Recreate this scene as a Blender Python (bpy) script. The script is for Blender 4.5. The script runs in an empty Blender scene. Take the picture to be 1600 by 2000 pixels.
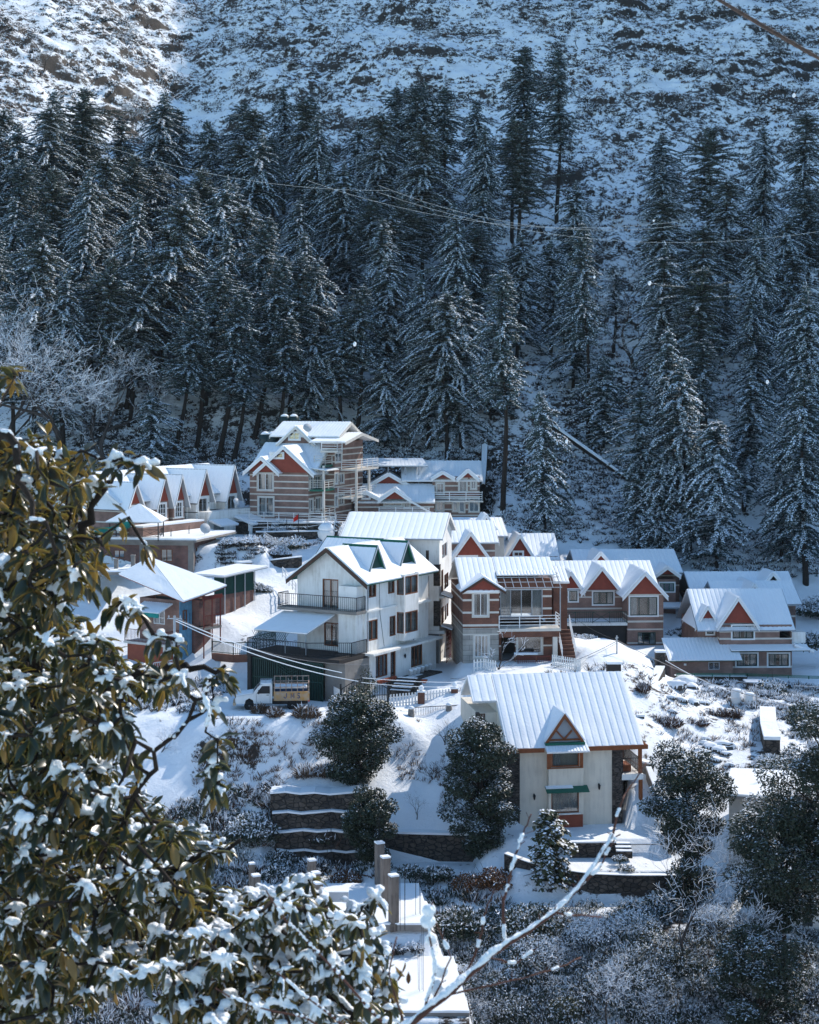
import bpy, math, random
import numpy as np
from mathutils import Vector, Matrix
R = math.radians
rng = np.random.default_rng(7)
random.seed(7)
SC = bpy.context.scene
COL = SC.collection
# ------------------------------------------------------------------ camera
F, HY = 3333.3, 760.0          # focal length and horizon row for the 1600 x 2000 frame
cam_d = bpy.data.cameras.new('camera'); cam = bpy.data.objects.new('camera', cam_d); COL.objects.link(cam)
cam_d.sensor_fit = 'HORIZONTAL'; cam_d.sensor_width = 24; cam_d.lens = 50
cam_d.shift_y = -0.15; cam_d.clip_start = 0.1; cam_d.clip_end = 3000
cam.location = (0, 0, 0); cam.rotation_euler = (R(90), 0, 0)
SC.camera = cam
cam_d.dof.use_dof = True; cam_d.dof.focus_distance = 60; cam_d.dof.aperture_fstop = 11
# ------------------------------------------------------------------ light
SUN_AZ, SUN_EL = 45.0, 41.0    # degrees from +X towards +Y, and above the horizon
w = bpy.data.worlds.new('World'); SC.world = w; w.use_nodes = True
nt = w.node_tree; bg = nt.nodes['Background']
sky = nt.nodes.new('ShaderNodeTexSky'); sky.sky_type = 'NISHITA'; sky.sun_disc = False
sky.sun_elevation = R(SUN_EL); sky.sun_rotation = R(90 - SUN_AZ)
sky.altitude = 2200; sky.air_density = 1.0; sky.dust_density = 0.3; sky.ozone_density = 2.0
tn = nt.nodes.new('ShaderNodeVectorMath'); tn.operation = 'MULTIPLY'; tn.inputs[1].default_value = (0.95, 1.08, 1.03)
nt.links.new(sky.outputs[0], tn.inputs[0]); nt.links.new(tn.outputs[0], bg.inputs[0]); bg.inputs[1].default_value = 0.15
sl = bpy.data.lights.new('sun', 'SUN'); sl.energy = 2.95; sl.angle = R(0.5); sl.color = (1.0, 0.92, 0.82)
sun = bpy.data.objects.new('sun', sl); COL.objects.link(sun)
sdir = Vector((math.cos(R(SUN_EL))*math.cos(R(SUN_AZ)), math.cos(R(SUN_EL))*math.sin(R(SUN_AZ)), math.sin(R(SUN_EL))))
sun.rotation_euler = sdir.to_track_quat('Z', 'Y').to_euler(); sun.location = sdir*300
SC.view_settings.view_transform = 'Standard'; SC.view_settings.look = 'None'
SC.view_settings.gamma = 1.0; SC.view_settings.exposure = 0.80
SC.cycles.max_bounces = 6; SC.cycles.diffuse_bounces = 3; SC.cycles.glossy_bounces = 2
SC.cycles.transparent_max_bounces = 8; SC.cycles.transmission_bounces = 3
# ------------------------------------------------------------------ helpers
def W(px, py, Y):
    return Vector(((px-800)/F*Y, Y, (HY-py)/F*Y))
def tag(o, label=None, cat=None, group=None, kind=None):
    if label: o['label'] = label
    if cat: o['category'] = cat
    if group: o['group'] = group
    if kind: o['kind'] = kind
    return o
def empty(name, loc, rz=0.0):
    o = bpy.data.objects.new(name, None); COL.objects.link(o)
    o.location = loc; o.rotation_euler = (0, 0, rz); o.empty_display_size = 0.3
    return o
def copy_tree(o, parent=None):
    c = o.copy(); COL.objects.link(c); c.parent = parent
    for ch in list(o.children): copy_tree(ch, c)
    return c
def np_mesh(name, V, Fc, mats, mi=None, smooth=False, parent=None, loc=None):
    """V (n,3), Fc (m,k) array of equal sized faces or list of lists"""
    me = bpy.data.meshes.new(name)
    if isinstance(Fc, np.ndarray):
        m, k = Fc.shape
        me.vertices.add(len(V)); me.vertices.foreach_set('co', np.asarray(V, 'f').ravel())
        me.loops.add(m*k); me.loops.foreach_set('vertex_index', Fc.astype('i').ravel())
        me.polygons.add(m); me.polygons.foreach_set('loop_start', np.arange(0, m*k, k, dtype='i'))
        me.polygons.foreach_set('loop_total', np.full(m, k, 'i'))
    else:
        me.from_pydata([tuple(v) for v in V], [], Fc)
    for x in mats: me.materials.append(x)
    if mi is not None: me.polygons.foreach_set('material_index', np.asarray(mi, 'i'))
    if smooth: me.polygons.foreach_set('use_smooth', np.ones(len(me.polygons), bool))
    me.update(calc_edges=True); me.validate()
    o = bpy.data.objects.new(name, me); COL.objects.link(o)
    if parent is not None: o.parent = parent
    if loc is not None: o.location = loc
    return o
class MB:
    """collects boxes, tubes and polygons, then links them as one mesh"""
    def __init__(s): s.v = []; s.f = []; s.m = []
    def poly(s, pts, m=0):
        b = len(s.v); s.v += [tuple(p) for p in pts]; s.f.append(list(range(b, b+len(pts)))); s.m.append(m)
    def hexa(s, p, m=0):      # 8 points: bottom 4 ccw, top 4 ccw
        b = len(s.v); s.v += [tuple(q) for q in p]
        for f in ((3,2,1,0),(4,5,6,7),(0,1,5,4),(1,2,6,5),(2,3,7,6),(3,0,4,7)):
            s.f.append([b+i for i in f]); s.m.append(m)
    def box(s, x0, y0, z0, x1, y1, z1, m=0):
        s.hexa([(x0,y0,z0),(x1,y0,z0),(x1,y1,z0),(x0,y1,z0),(x0,y0,z1),(x1,y0,z1),(x1,y1,z1),(x0,y1,z1)], m)
    def obox(s, o, u, n, a0, d0, z0, a1, d1, z1, m=0):   # a along u, d along n
        def P(a, d, z): return (o[0]+u[0]*a+n[0]*d, o[1]+u[1]*a+n[1]*d, o[2]+z)
        s.hexa([P(a0,d1,z0),P(a1,d1,z0),P(a1,d0,z0),P(a0,d0,z0),P(a0,d1,z1),P(a1,d1,z1),P(a1,d0,z1),P(a0,d0,z1)], m)
    def slab(s, P, t, m=0):   # polygon P (ccw seen from above), thickness t downwards along normal
        P = [Vector(p) for p in P]; nn = (P[1]-P[0]).cross(P[2]-P[1]).normalized()
        Q = [p-nn*t for p in P]; k = len(P); b = len(s.v)
        s.v += [tuple(p) for p in P]+[tuple(q) for q in Q]
        s.f.append([b+i for i in range(k)]); s.m.append(m)
        s.f.append([b+k+i for i in reversed(range(k))]); s.m.append(m)
        for i in range(k):
            j = (i+1) % k; s.f.append([b+i, b+k+i, b+k+j, b+j]); s.m.append(m)
    def tube(s, pts, r, n=6, m=0, cap=True):
        pts = [Vector(p) for p in pts]; k = len(pts)
        rr = r if isinstance(r, (list, tuple)) else [r]*k
        b = len(s.v)
        for i, p in enumerate(pts):
            d = (pts[min(i+1, k-1)]-pts[max(i-1, 0)])
            if d.length < 1e-9: d = Vector((0, 0, 1))
            d.normalize()
            a = d.cross(Vector((0, 0, 1)))
            if a.length < 1e-3: a = Vector((1, 0, 0))
            a.normalize(); c = a.cross(d)
            for j in range(n):
                t = 2*math.pi*j/n + math.pi/n
                s.v.append(tuple(p+(a*math.cos(t)+c*math.sin(t))*rr[i]))
        for i in range(k-1):
            for j in range(n):
                j2 = (j+1) % n
                s.f.append([b+i*n+j, b+i*n+j2, b+(i+1)*n+j2, b+(i+1)*n+j]); s.m.append(m)
        if cap:
            s.f.append([b+j for j in reversed(range(n))]); s.m.append(m)
            s.f.append([b+(k-1)*n+j for j in range(n)]); s.m.append(m)
    def lathe(s, prof, c=(0, 0, 0), n=16, m=0):
        b = len(s.v)
        for (r, z) in prof:
            for j in range(n):
                t = 2*math.pi*j/n; s.v.append((c[0]+r*math.cos(t), c[1]+r*math.sin(t), c[2]+z))
        for i in range(len(prof)-1):
            for j in range(n):
                j2 = (j+1) % n; s.f.append([b+i*n+j, b+i*n+j2, b+(i+1)*n+j2, b+(i+1)*n+j]); s.m.append(m)
        s.f.append([b+j for j in reversed(range(n))]); s.m.append(m)
        k = len(prof)-1; s.f.append([b+k*n+j for j in range(n)]); s.m.append(m)
    def build(s, name, mats, parent=None, smooth=False, loc=None):
        if not isinstance(mats, (list, tuple)): mats = [mats]
        return np_mesh(name, s.v, s.f, mats, s.m, smooth, parent, loc)
# ------------------------------------------------------------------ materials
MT = {}
def node(nt, t, **kw):
    n = nt.nodes.new(t)
    for k, v in kw.items():
        if k.startswith('_'): setattr(n, k[1:], v)
        else:
            key = int(k[1:]) if k[0] == 'i' and k[1:].isdigit() else k
            n.inputs[key].default_value = v
    return n
def newmat(name):
    m = bpy.data.materials.new(name); m.use_nodes = True
    nt = m.node_tree; b = nt.nodes['Principled BSDF']; MT[name] = m
    return m, nt, b
def plain(name, c, rough=0.8, var=0.25, scale=2.0, bump=0.0, bscale=20.0, metal=0.0, c2=None, spec=0.3):
    m, nt, b = newmat(name); L = nt.links.new
    tc = node(nt, 'ShaderNodeTexCoord')
    no = node(nt, 'ShaderNodeTexNoise', Scale=scale, Detail=6.0, Roughness=0.6)
    L(tc.outputs['Object'], no.inputs['Vector'])
    cr = node(nt, 'ShaderNodeValToRGB'); cr.color_ramp.elements[0].position = 0.3; cr.color_ramp.elements[1].position = 0.7
    a = c2 if c2 else tuple(x*(1-var) for x in c)
    cr.color_ramp.elements[0].color = (*a, 1); cr.color_ramp.elements[1].color = (*c, 1)
    L(no.outputs[0], cr.inputs[0]); L(cr.outputs[0], b.inputs['Base Color'])
    b.inputs['Roughness'].default_value = rough; b.inputs['Metallic'].default_value = metal
    b.inputs['Specular IOR Level'].default_value = spec
    if bump:
        n2 = node(nt, 'ShaderNodeTexNoise', Scale=bscale, Detail=4.0)
        L(tc.outputs['Object'], n2.inputs['Vector'])
        bp = node(nt, 'ShaderNodeBump', Strength=bump, Distance=0.05); L(n2.outputs[0], bp.inputs['Height'])
        L(bp.outputs[0], b.inputs['Normal'])
    return m
plain('snow', (0.84, 0.87, 0.90), 0.65, 0.04, 1.5, 0.35, 6.0)
plain('snow_soft', (0.84, 0.87, 0.90), 0.6, 0.03, 8.0, 0.5, 30.0)
plain('snow_leaf', (0.82, 0.86, 0.92), 0.7, 0.05, 3.0)
plain('grey_plaster', (0.42, 0.41, 0.39), 0.9, 0.2, 1.2, 0.2)
plain('white_paint', (0.78, 0.78, 0.77), 0.6, 0.1, 3)
plain('grey_paint', (0.42, 0.45, 0.48), 0.6, 0.15, 3)
plain('band_cream', (0.64, 0.60, 0.54), 0.8, 0.15, 2)
plain('concrete', (0.27, 0.25, 0.23), 0.9, 0.35, 1.3, 0.4)
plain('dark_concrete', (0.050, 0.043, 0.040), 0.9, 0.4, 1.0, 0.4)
plain('red_panel', (0.27, 0.058, 0.036), 0.7, 0.22, 3.0, 0.2)
plain('orange_wood', (0.27, 0.085, 0.03), 0.55, 0.3, 5.0)
plain('brown_wood', (0.20, 0.075, 0.035), 0.55, 0.3, 4.0)
plain('dark_wood', (0.075, 0.035, 0.022), 0.6, 0.3, 3.0)
plain('green_sheet', (0.012, 0.13, 0.085), 0.45, 0.2, 2.0)
plain('dark_green', (0.008, 0.045, 0.035), 0.5, 0.2, 2.0)
plain('green_net', (0.012, 0.06, 0.05), 0.9, 0.4, 1.0)
plain('teal_cloth', (0.005, 0.23, 0.20), 0.7, 0.3, 1.0)
plain('blue_paint', (0.16, 0.36, 0.52), 0.7, 0.35, 1.5)
plain('grey_sheet', (0.36, 0.40, 0.44), 0.45, 0.15, 1.0, metal=0.2)
plain('iron', (0.012, 0.013, 0.016), 0.45, 0.2, 5.0)
plain('red_iron', (0.16, 0.025, 0.02), 0.5, 0.3, 4.0)
plain('steel', (0.45, 0.46, 0.48), 0.4, 0.2, 3.0, metal=0.6)
plain('cable', (0.30, 0.28, 0.27), 0.6, 0.2, 3.0)
plain('bark', (0.035, 0.026, 0.021), 0.95, 0.5, 4.0, 0.6, 14)
plain('bark_grey', (0.085, 0.07, 0.062), 0.95, 0.5, 5.0, 0.5, 20)
plain('twig_red', (0.12, 0.05, 0.035), 0.8, 0.4, 12.0, 0.3, 40)
plain('tank_black', (0.012, 0.03, 0.033), 0.4, 0.1)
plain('terracotta', (0.30, 0.075, 0.04), 0.7, 0.25, 3)
plain('flag_red', (0.6, 0.03, 0.02), 0.8, 0.2)
plain('soil', (0.055, 0.038, 0.028), 0.95, 0.5, 2.0, 0.6, 10)
plain('rock', (0.10, 0.092, 0.085), 0.95, 0.5, 1.5, 0.7, 6)
plain('rubber', (0.015, 0.015, 0.016), 0.8)
plain('truck_yellow', (0.52, 0.27, 0.06), 0.6, 0.5, 3.0, c2=(0.42, 0.36, 0.30))
plain('truck_blue', (0.03, 0.09, 0.22), 0.5)
plain('leaf_dark', (0.040, 0.058, 0.036), 0.45, 0.45, 1.2)
plain('leaf_olive', (0.075, 0.085, 0.038), 0.5, 0.4, 1.2)
plain('needle', (0.076, 0.122, 0.122), 0.8, 0.4, 0.5)
plain('needle_warm', (0.090, 0.125, 0.110), 0.8, 0.4, 0.5)
plain('dead_leaf', (0.17, 0.075, 0.03), 0.8, 0.5, 1.5)
plain('dry_grass', (0.16, 0.105, 0.07), 0.9, 0.4, 1.5)
plain('scrub', (0.045, 0.040, 0.034), 0.95, 0.5, 0.3)
plain('scrub_brown', (0.11, 0.06, 0.042), 0.95, 0.5, 0.4)
plain('curtain', (0.55, 0.56, 0.56), 0.9, 0.2)
plain('pink_cloth', (0.5, 0.08, 0.25), 0.8)
plain('room', (0.10, 0.09, 0.08), 0.9)
def brick(name, c1, c2, mortar, sx=1.0, bw=0.5, rh=0.25, ms=0.03, rough=0.9, bumpd=0.02):
    m, nt, b = newmat(name); L = nt.links.new
    tc = node(nt, 'ShaderNodeTexCoord'); sp = node(nt, 'ShaderNodeSeparateXYZ'); L(tc.outputs['Object'], sp.inputs[0])
    ad = node(nt, 'ShaderNodeMath', _operation='ADD'); L(sp.outputs[0], ad.inputs[0]); L(sp.outputs[1], ad.inputs[1])
    cb = node(nt, 'ShaderNodeCombineXYZ'); L(ad.outputs[0], cb.inputs[0]); L(sp.outputs[2], cb.inputs[1])
    bt = node(nt, 'ShaderNodeTexBrick', Scale=sx)
    bt.inputs['Color1'].default_value = (*c1, 1); bt.inputs['Color2'].default_value = (*c2, 1); bt.inputs['Mortar'].default_value = (*mortar, 1)
    bt.inputs['Mortar Size'].default_value = ms; bt.inputs['Brick Width'].default_value = bw; bt.inputs['Row Height'].default_value = rh
    L(cb.outputs[0], bt.inputs['Vector'])
    no = node(nt, 'ShaderNodeTexNoise', Scale=0.9, Detail=5.0); L(tc.outputs['Object'], no.inputs['Vector'])
    mr = node(nt, 'ShaderNodeMapRange', i1=0.3, i2=0.7, i3=0.6, i4=1.15); L(no.outputs[0], mr.inputs[0])
    mx = node(nt, 'ShaderNodeVectorMath', _operation='SCALE'); L(bt.outputs[0], mx.inputs[0]); L(mr.outputs[0], mx.inputs['Scale'])
    L(mx.outputs[0], b.inputs['Base Color']); b.inputs['Roughness'].default_value = rough
    bp = node(nt, 'ShaderNodeBump', Strength=0.6, Distance=bumpd); L(bt.outputs['Fac'], bp.inputs['Height']); bp.invert = True
    L(bp.outputs[0], b.inputs['Normal'])
    return m
brick('brick_red', (0.23, 0.085, 0.06), (0.15, 0.06, 0.048), (0.16, 0.14, 0.13), 1.0, 0.24, 0.10, 0.014)
brick('brick_brown', (0.29, 0.175, 0.14), (0.25, 0.15, 0.12), (0.22, 0.15, 0.12), 1.0, 0.3, 0.12, 0.008, bumpd=0.005)
brick('brick_dark', (0.20, 0.085, 0.055), (0.16, 0.07, 0.048), (0.13, 0.06, 0.04), 1.0, 0.3, 0.12, 0.008, bumpd=0.005)
brick('grey_block', (0.42, 0.39, 0.35), (0.36, 0.34, 0.31), (0.20, 0.19, 0.18), 1.0, 1.1, 0.40, 0.015)
def stone(name, c1, c2, sx, sz, mort=(0.02, 0.018, 0.016), snow=0.0):
    m, nt, b = newmat(name); L = nt.links.new
    tc = node(nt, 'ShaderNodeTexCoord'); mp = node(nt, 'ShaderNodeMapping'); mp.inputs['Scale'].default_value = (sx, sx, sz)
    no = node(nt, 'ShaderNodeTexNoise', Scale=2.0, Detail=2.0); L(tc.outputs['Object'], no.inputs['Vector'])
    mv = node(nt, 'ShaderNodeVectorMath', _operation='MULTIPLY_ADD'); L(no.outputs['Color'], mv.inputs[0]); mv.inputs[1].default_value = (0.25, 0.25, 0.25); L(tc.outputs['Object'], mv.inputs[2]); L(mv.outputs[0], mp.inputs[0])
    v = node(nt, 'ShaderNodeTexVoronoi', Scale=1.0); L(mp.outputs[0], v.inputs['Vector'])
    ve = node(nt, 'ShaderNodeTexVoronoi', Scale=1.0, _feature='DISTANCE_TO_EDGE'); L(mp.outputs[0], ve.inputs['Vector'])
    sp = node(nt, 'ShaderNodeSeparateXYZ'); L(v.outputs['Color'], sp.inputs[0])
    mx = node(nt, 'ShaderNodeMix', _data_type='RGBA'); L(sp.outputs[0], mx.inputs['Factor']); mx.inputs[6].default_value = (*c1, 1); mx.inputs[7].default_value = (*c2, 1)
    mr = node(nt, 'ShaderNodeMapRange', i1=0.02, i2=0.10); L(ve.outputs['Distance'], mr.inputs[0])
    m2 = node(nt, 'ShaderNodeMix', _data_type='RGBA'); L(mr.outputs[0], m2.inputs['Factor']); m2.inputs[6].default_value = (*mort, 1); L(mx.outputs[2], m2.inputs[7])
    n3 = node(nt, 'ShaderNodeTexNoise', Scale=1.1, Detail=6.0, Roughness=0.7); L(tc.outputs['Object'], n3.inputs['Vector'])
    m3 = node(nt, 'ShaderNodeMapRange', i1=0.3, i2=0.7, i3=0.45, i4=1.25); L(n3.outputs[0], m3.inputs[0])
    sc = node(nt, 'ShaderNodeVectorMath', _operation='SCALE'); L(m2.outputs[2], sc.inputs[0]); L(m3.outputs[0], sc.inputs['Scale']); L(sc.outputs[0], b.inputs['Base Color'])
    b.inputs['Roughness'].default_value = 0.95
    bp = node(nt, 'ShaderNodeBump', Strength=0.9, Distance=0.06); L(mr.outputs[0], bp.inputs['Height']); L(bp.outputs[0], b.inputs['Normal'])
stone('dry_stone', (0.15, 0.12, 0.10), (0.06, 0.05, 0.045), 3.0, 9.0)
stone('rubble', (0.12, 0.095, 0.075), (0.045, 0.038, 0.034), 2.4, 4.0)
def plaster(name, c, stain, amt):
    m, nt, b = newmat(name); L = nt.links.new
    tc = node(nt, 'ShaderNodeTexCoord'); mp = node(nt, 'ShaderNodeMapping'); mp.inputs['Scale'].default_value = (2.6, 2.6, 0.28); L(tc.outputs['Object'], mp.inputs[0])
    n1 = node(nt, 'ShaderNodeTexNoise', Scale=1.6, Detail=7.0, Roughness=0.65); L(mp.outputs[0], n1.inputs['Vector'])
    n2 = node(nt, 'ShaderNodeTexNoise', Scale=0.7, Detail=5.0, Roughness=0.6); L(tc.outputs['Object'], n2.inputs['Vector'])
    a = node(nt, 'ShaderNodeMath', _operation='MULTIPLY'); L(n1.outputs[0], a.inputs[0]); L(n2.outputs[0], a.inputs[1])
    mr = node(nt, 'ShaderNodeMapRange', i1=0.22, i2=0.40, i3=0.0, i4=amt); L(a.outputs[0], mr.inputs[0])
    mx = node(nt, 'ShaderNodeMix', _data_type='RGBA'); L(mr.outputs[0], mx.inputs['Factor']); mx.inputs[6].default_value = (*c, 1); mx.inputs[7].default_value = (*stain, 1); L(mx.outputs[2], b.inputs['Base Color'])
    b.inputs['Roughness'].default_value = 0.9; b.inputs['Specular IOR Level'].default_value = 0.2
    n3 = node(nt, 'ShaderNodeTexNoise', Scale=18.0, Detail=3.0); L(tc.outputs['Object'], n3.inputs['Vector'])
    bp = node(nt, 'ShaderNodeBump', Strength=0.35, Distance=0.03); L(n3.outputs[0], bp.inputs['Height']); L(bp.outputs[0], b.inputs['Normal'])
plaster('white_plaster', (0.80, 0.79, 0.76), (0.42, 0.38, 0.32), 0.55)
plaster('cream_plaster', (0.72, 0.66, 0.56), (0.42, 0.38, 0.33), 0.45)
plaster('weathered_concrete', (0.20, 0.165, 0.14), (0.045, 0.04, 0.036), 1.0)
def glassmat():
    m, nt, b = newmat('glass'); L = nt.links.new; nt.nodes.remove(b); out = nt.nodes['Material Output']
    t = node(nt, 'ShaderNodeBsdfTransparent'); t.inputs[0].default_value = (0.62, 0.68, 0.70, 1)
    g = node(nt, 'ShaderNodeBsdfGlossy', Roughness=0.06); g.inputs[0].default_value = (0.9, 0.9, 0.9, 1)
    fr = node(nt, 'ShaderNodeFresnel', IOR=1.5); mr = node(nt, 'ShaderNodeMapRange', i1=0.0, i2=1.0, i3=0.13, i4=1.0)
    L(fr.outputs[0], mr.inputs[0]); mx = node(nt, 'ShaderNodeMixShader')
    L(mr.outputs[0], mx.inputs[0]); L(t.outputs[0], mx.inputs[1]); L(g.outputs[0], mx.inputs[2]); L(mx.outputs[0], out.inputs[0])
glassmat()
plain('near_cable', (0.17, 0.11, 0.085), 0.75, 0.5, 60.0, 0.5, 200, c2=(0.07, 0.05, 0.045))
plain('rusty_white', (0.50, 0.42, 0.36), 0.7, 0.5, 4.0, c2=(0.25, 0.12, 0.07))
# ------------------------------------------------------------------ terrain
def vnoise(x, y, seed=0):
    xi = np.floor(x).astype(np.int64); yi = np.floor(y).astype(np.int64); fx = x-xi; fy = y-yi
    fx = fx*fx*(3-2*fx); fy = fy*fy*(3-2*fy)
    def h(a, b):
        n = (a*374761393 + b*668265263 + seed*1442695041) & 0xffffffff
        n = ((n ^ (n >> 13))*1274126177) & 0xffffffff
        return ((n ^ (n >> 16)) & 0xffff)/65535.0
    return (h(xi, yi)*(1-fx)+h(xi+1, yi)*fx)*(1-fy)+(h(xi, yi+1)*(1-fx)+h(xi+1, yi+1)*fx)*fy
def fbm(x, y, oct=4, seed=0, gain=0.5):
    s = 0; a = 1; t = 0
    for i in range(oct):
        s = s+a*vnoise(x*2**i, y*2**i, seed+i); t += a; a *= gain
    return s/t
def sst(a, b, x):
    t = np.clip((x-a)/(b-a), 0, 1); return t*t*(3-2*t)
# (px, py, Y): where the ground is seen, and how far away it lies
CP = [(-200,2250,88),(300,2250,88),(800,2250,86),(1300,2250,82),(1800,2250,80),
 (1300,2000,88),(1600,1950,90),(1450,1830,96),(1200,1850,94),(1000,1900,93),(600,1960,94),(0,2000,96),(300,1900,100),
 (1050,1800,99),(900,1790,101),(1330,1760,101),(1560,1720,103),(1750,1700,105),
 (540,1690,107),(600,1710,106),(430,1690,108),(300,1700,108),(0,1650,112),
 (760,1700,106.5),(880,1700,105.5),(840,1620,109.2),(700,1600,110),(450,1560,112.5),(620,1545,112.2),(300,1520,114),(0,1500,116),
 (450,1470,115.5),(700,1450,117),(880,1480,115),(420,1395,119),(300,1400,119),(520,1395,119),(640,1395,119.5),(760,1400,119.5),(880,1400,119),(0,1380,120),
 (950,1420,116),(900,1560,111),
 (640,1362,126),(520,1350,127),(400,1340,128),(200,1330,128),(-100,1300,130),
 (740,1345,125),(860,1330,128),(900,1345,124),(800,1372,122),
 (1000,1305,127),(1130,1305,127),(950,1310,127),
 (1200,1262,131),(1250,1300,129),(1240,1340,125),(1230,1400,119),
 (1320,1350,130),(1400,1350,132),(1500,1370,130),(1600,1370,132),(1340,1450,120),(1450,1450,121),(1530,1460,119),
 (1300,1500,115),(1400,1550,113),(1290,1600,110),(1420,1620,109),(1550,1560,112),(1390,1700,104.5),(1700,1500,118),
 (1120,1240,142),(1200,1250,141),(1400,1325,139),(1500,1326,139.5),(1600,1328,141),(1500,1322,146),(1380,1322,146),(1320,1330,136),(1000,1765,101.6),(1150,1775,101),(1290,1775,101),
 (460,1180,141),(480,1230,136),(440,1210,136),(300,1240,137),(100,1260,136),
 (500,1130,149),(460,1100,153),(560,1075,156),(640,1065,158),(500,1055,160),(700,1040,162),
 (400,1075,158),(200,1075,155),(0,1075,153),(-200,1080,152),
 (560,1018,166),(660,1020,166),(780,1025,167),(900,1025,168),
 (480,965,174),(300,970,172),(100,965,172),(-150,960,172),
 (1000,1090,160),(1100,1120,160),(1340,1150,162),(1500,1160,161),(1700,1180,162),
 (1050,1060,168),(1200,1060,170),(1400,1080,170),(1600,1100,170),
 (960,960,178),(700,930,182)]
for (py, Y) in ((900,186),(700,205),(550,226),(400,252),(250,283),(100,318),(0,345),(-150,400),(-250,460)):
    for px in (-700,-350,0,400,800,1200,1600,1950,2400): CP.append((px, py, Y))
cpt = np.array([tuple(W(*c)) for c in CP])
near = [(-40,-15,-2),(0,-15,-2.6),(40,-15,-2),(-60,6,-4.6),(0,4,-4.4),(60,6,-4.6),(-20,12,-7.0),(20,12,-7.4),(0,30,-15.5),(-40,30,-15.5),(40,30,-15.5),(-60,60,-28),(0,60,-29),(60,60,-29),(-60,80,-35),(0,80,-35.5),(60,80,-35)]
cpt = np.vstack([cpt, np.array(near, float)])
def rbf_fit(P):
    n = len(P); d = np.hypot(P[:,None,0]-P[None,:,0], P[:,None,1]-P[None,:,1])
    A = np.zeros((n+3, n+3)); A[:n,:n] = d+np.eye(n)*(-0.15); A[:n,n] = 1; A[:n,n+1] = P[:,0]; A[:n,n+2] = P[:,1]; A[n:,:n] = A[:n,n:].T
    return np.linalg.solve(A, np.r_[P[:,2], 0, 0, 0])
rw = rbf_fit(cpt)
def rbf(x, y):
    s = rw[-3]+rw[-2]*x+rw[-1]*y
    for i in range(len(cpt)): s = s+rw[i]*np.hypot(x-cpt[i,0], y-cpt[i,1])
    return s
# level places: (corners as (px, Y)), py and Y that give the height, blend width
PADS = []
def pad(corners, py, Y, blend=1.0):
    P = np.array([((px-800)/F*YY, YY) for px, YY in corners])
    c = P.mean(0); a = np.arctan2(P[:,1]-c[1], P[:,0]-c[0]); P = P[np.argsort(a)]
    PADS.append((P, (HY-py)/F*Y, blend))
PADL = [
 ([(525,105.0),(706,105.0),(706,109.5),(525,109.5)], 1700, 108.5, 0.3),
 ([(745,105.0),(936,105.0),(934,108.5),(745,108.5)], 1690, 107.5, 0.3),
 ([(985,98),(1340,98),(1335,102.0),(985,102.9)], 1775, 101, 0.25),
 ([(1290,136.2),(1600,136.2),(1610,150),(1300,150)], 1322, 140, 1.0),
 ([(1080,141.6),(1305,141.6),(1305,155),(1085,155)], 1262, 144.4, 1.0),
 ([(480,163),(700,163),(700,178),(480,178)], 1018, 166, 2.0),
 ([(690,168),(940,168),(940,180),(690,180)], 1034, 170, 2.0),
 ([(225,152),(500,152),(500,172),(240,172)], 1058, 156, 2.0),
 ([(905,127.5),(1085,127.5),(1085,139),(880,139)], 1296, 130, 0.8),
 ([(700,124.2),(860,124.6),(900,140),(600,140)], 1336, 126.5, 1.0),
 ([(430,117.6),(760,118.2),(760,125),(430,125)], 1390, 119, 3.5),       # truck ledge
 ([(930,122),(1140,122),(1120,131),(930,131)], 1312, 126, 0.8),          # yard
 ([(1010,103.0),(1350,103.0),(1330,106.6),(1000,106.6)], 1700, 103.5, 0.35),  # lower lawn
 ([(985,107.2),(1300,107.2),(1290,109.6),(985,109.6)], 1625, 109, 0.4),
 ([(1020,108),(1235,108),(1210,117),(1000,117)], 1625, 109, 0.3),        # chalet platform
 ([(560,95.4),(846,95.4),(822,103.5),(560,103.5)], 1812, 96, 0.8),
 ([(700,85),(925,85),(893,95),(700,95)], 1990, 86, 0.3),             # column slab ground
]
for a in PADL: pad(*a)
def pads(x, y, z):
    for P, h, bl in PADS:
        d = np.full_like(x, -1e9)
        for i in range(len(P)):
            a = P[i]; b = P[(i+1) % len(P)]; t = (b-a)/np.hypot(*(b-a)); n = np.array([t[1], -t[0]])
            d = np.maximum(d, (x-a[0])*n[0]+(y-a[1])*n[1])
        k = 1-sst(0, bl, d); z = z*(1-k)+h*k
    return z
def hill(x, y):
    z = rbf(x, y)
    # the gully at the upper left and the spur beyond it, rising towards the left
    xg = -24-(y-215)*0.17
    k = sst(200, 262, y)
    dl = np.maximum(0, xg-x); dr = np.maximum(0, x-xg)
    z = z+k*(0.38*(np.sqrt(np.minimum(dl, 60)**2+64)-8) - 5.0*np.exp(-((xg-x)/10)**2))
    # broad folds
    wv = sst(172, 215, y)
    z = z+wv*(fbm(x/26, y/26, 3, 5)-0.5)*7
    return z
def ground_fn(x, y):
    x = np.asarray(x, float); y = np.asarray(y, float)
    z = hill(x, y)
    wv = sst(176, 215, y)
    st = 3.1; ph = z/st+3.2*fbm(x/34, y/44, 3, 11)+x*0.035*np.sin(y*0.021)
    f = ph-np.floor(ph); amp = wv*st*0.42*sst(0.46, 0.66, fbm(x/9, y/7, 3, 25))*1.2*sst(0.38, 0.62, fbm(x/14, y/14, 2, 21))
    z = z+amp*(sst(0.05, 0.22, f)-f)
    z = z+wv*(fbm(x/3.2, y/3.2, 4, 31, 0.6)-0.5)*3.4
    vz = 1-sst(165, 185, y)
    z = z+vz*(fbm(x/4, y/4, 3, 41)-0.5)*0.9+vz*(fbm(x/0.9, y/0.9, 2, 43)-0.5)*0.22
    return pads(x, y, z)
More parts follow.
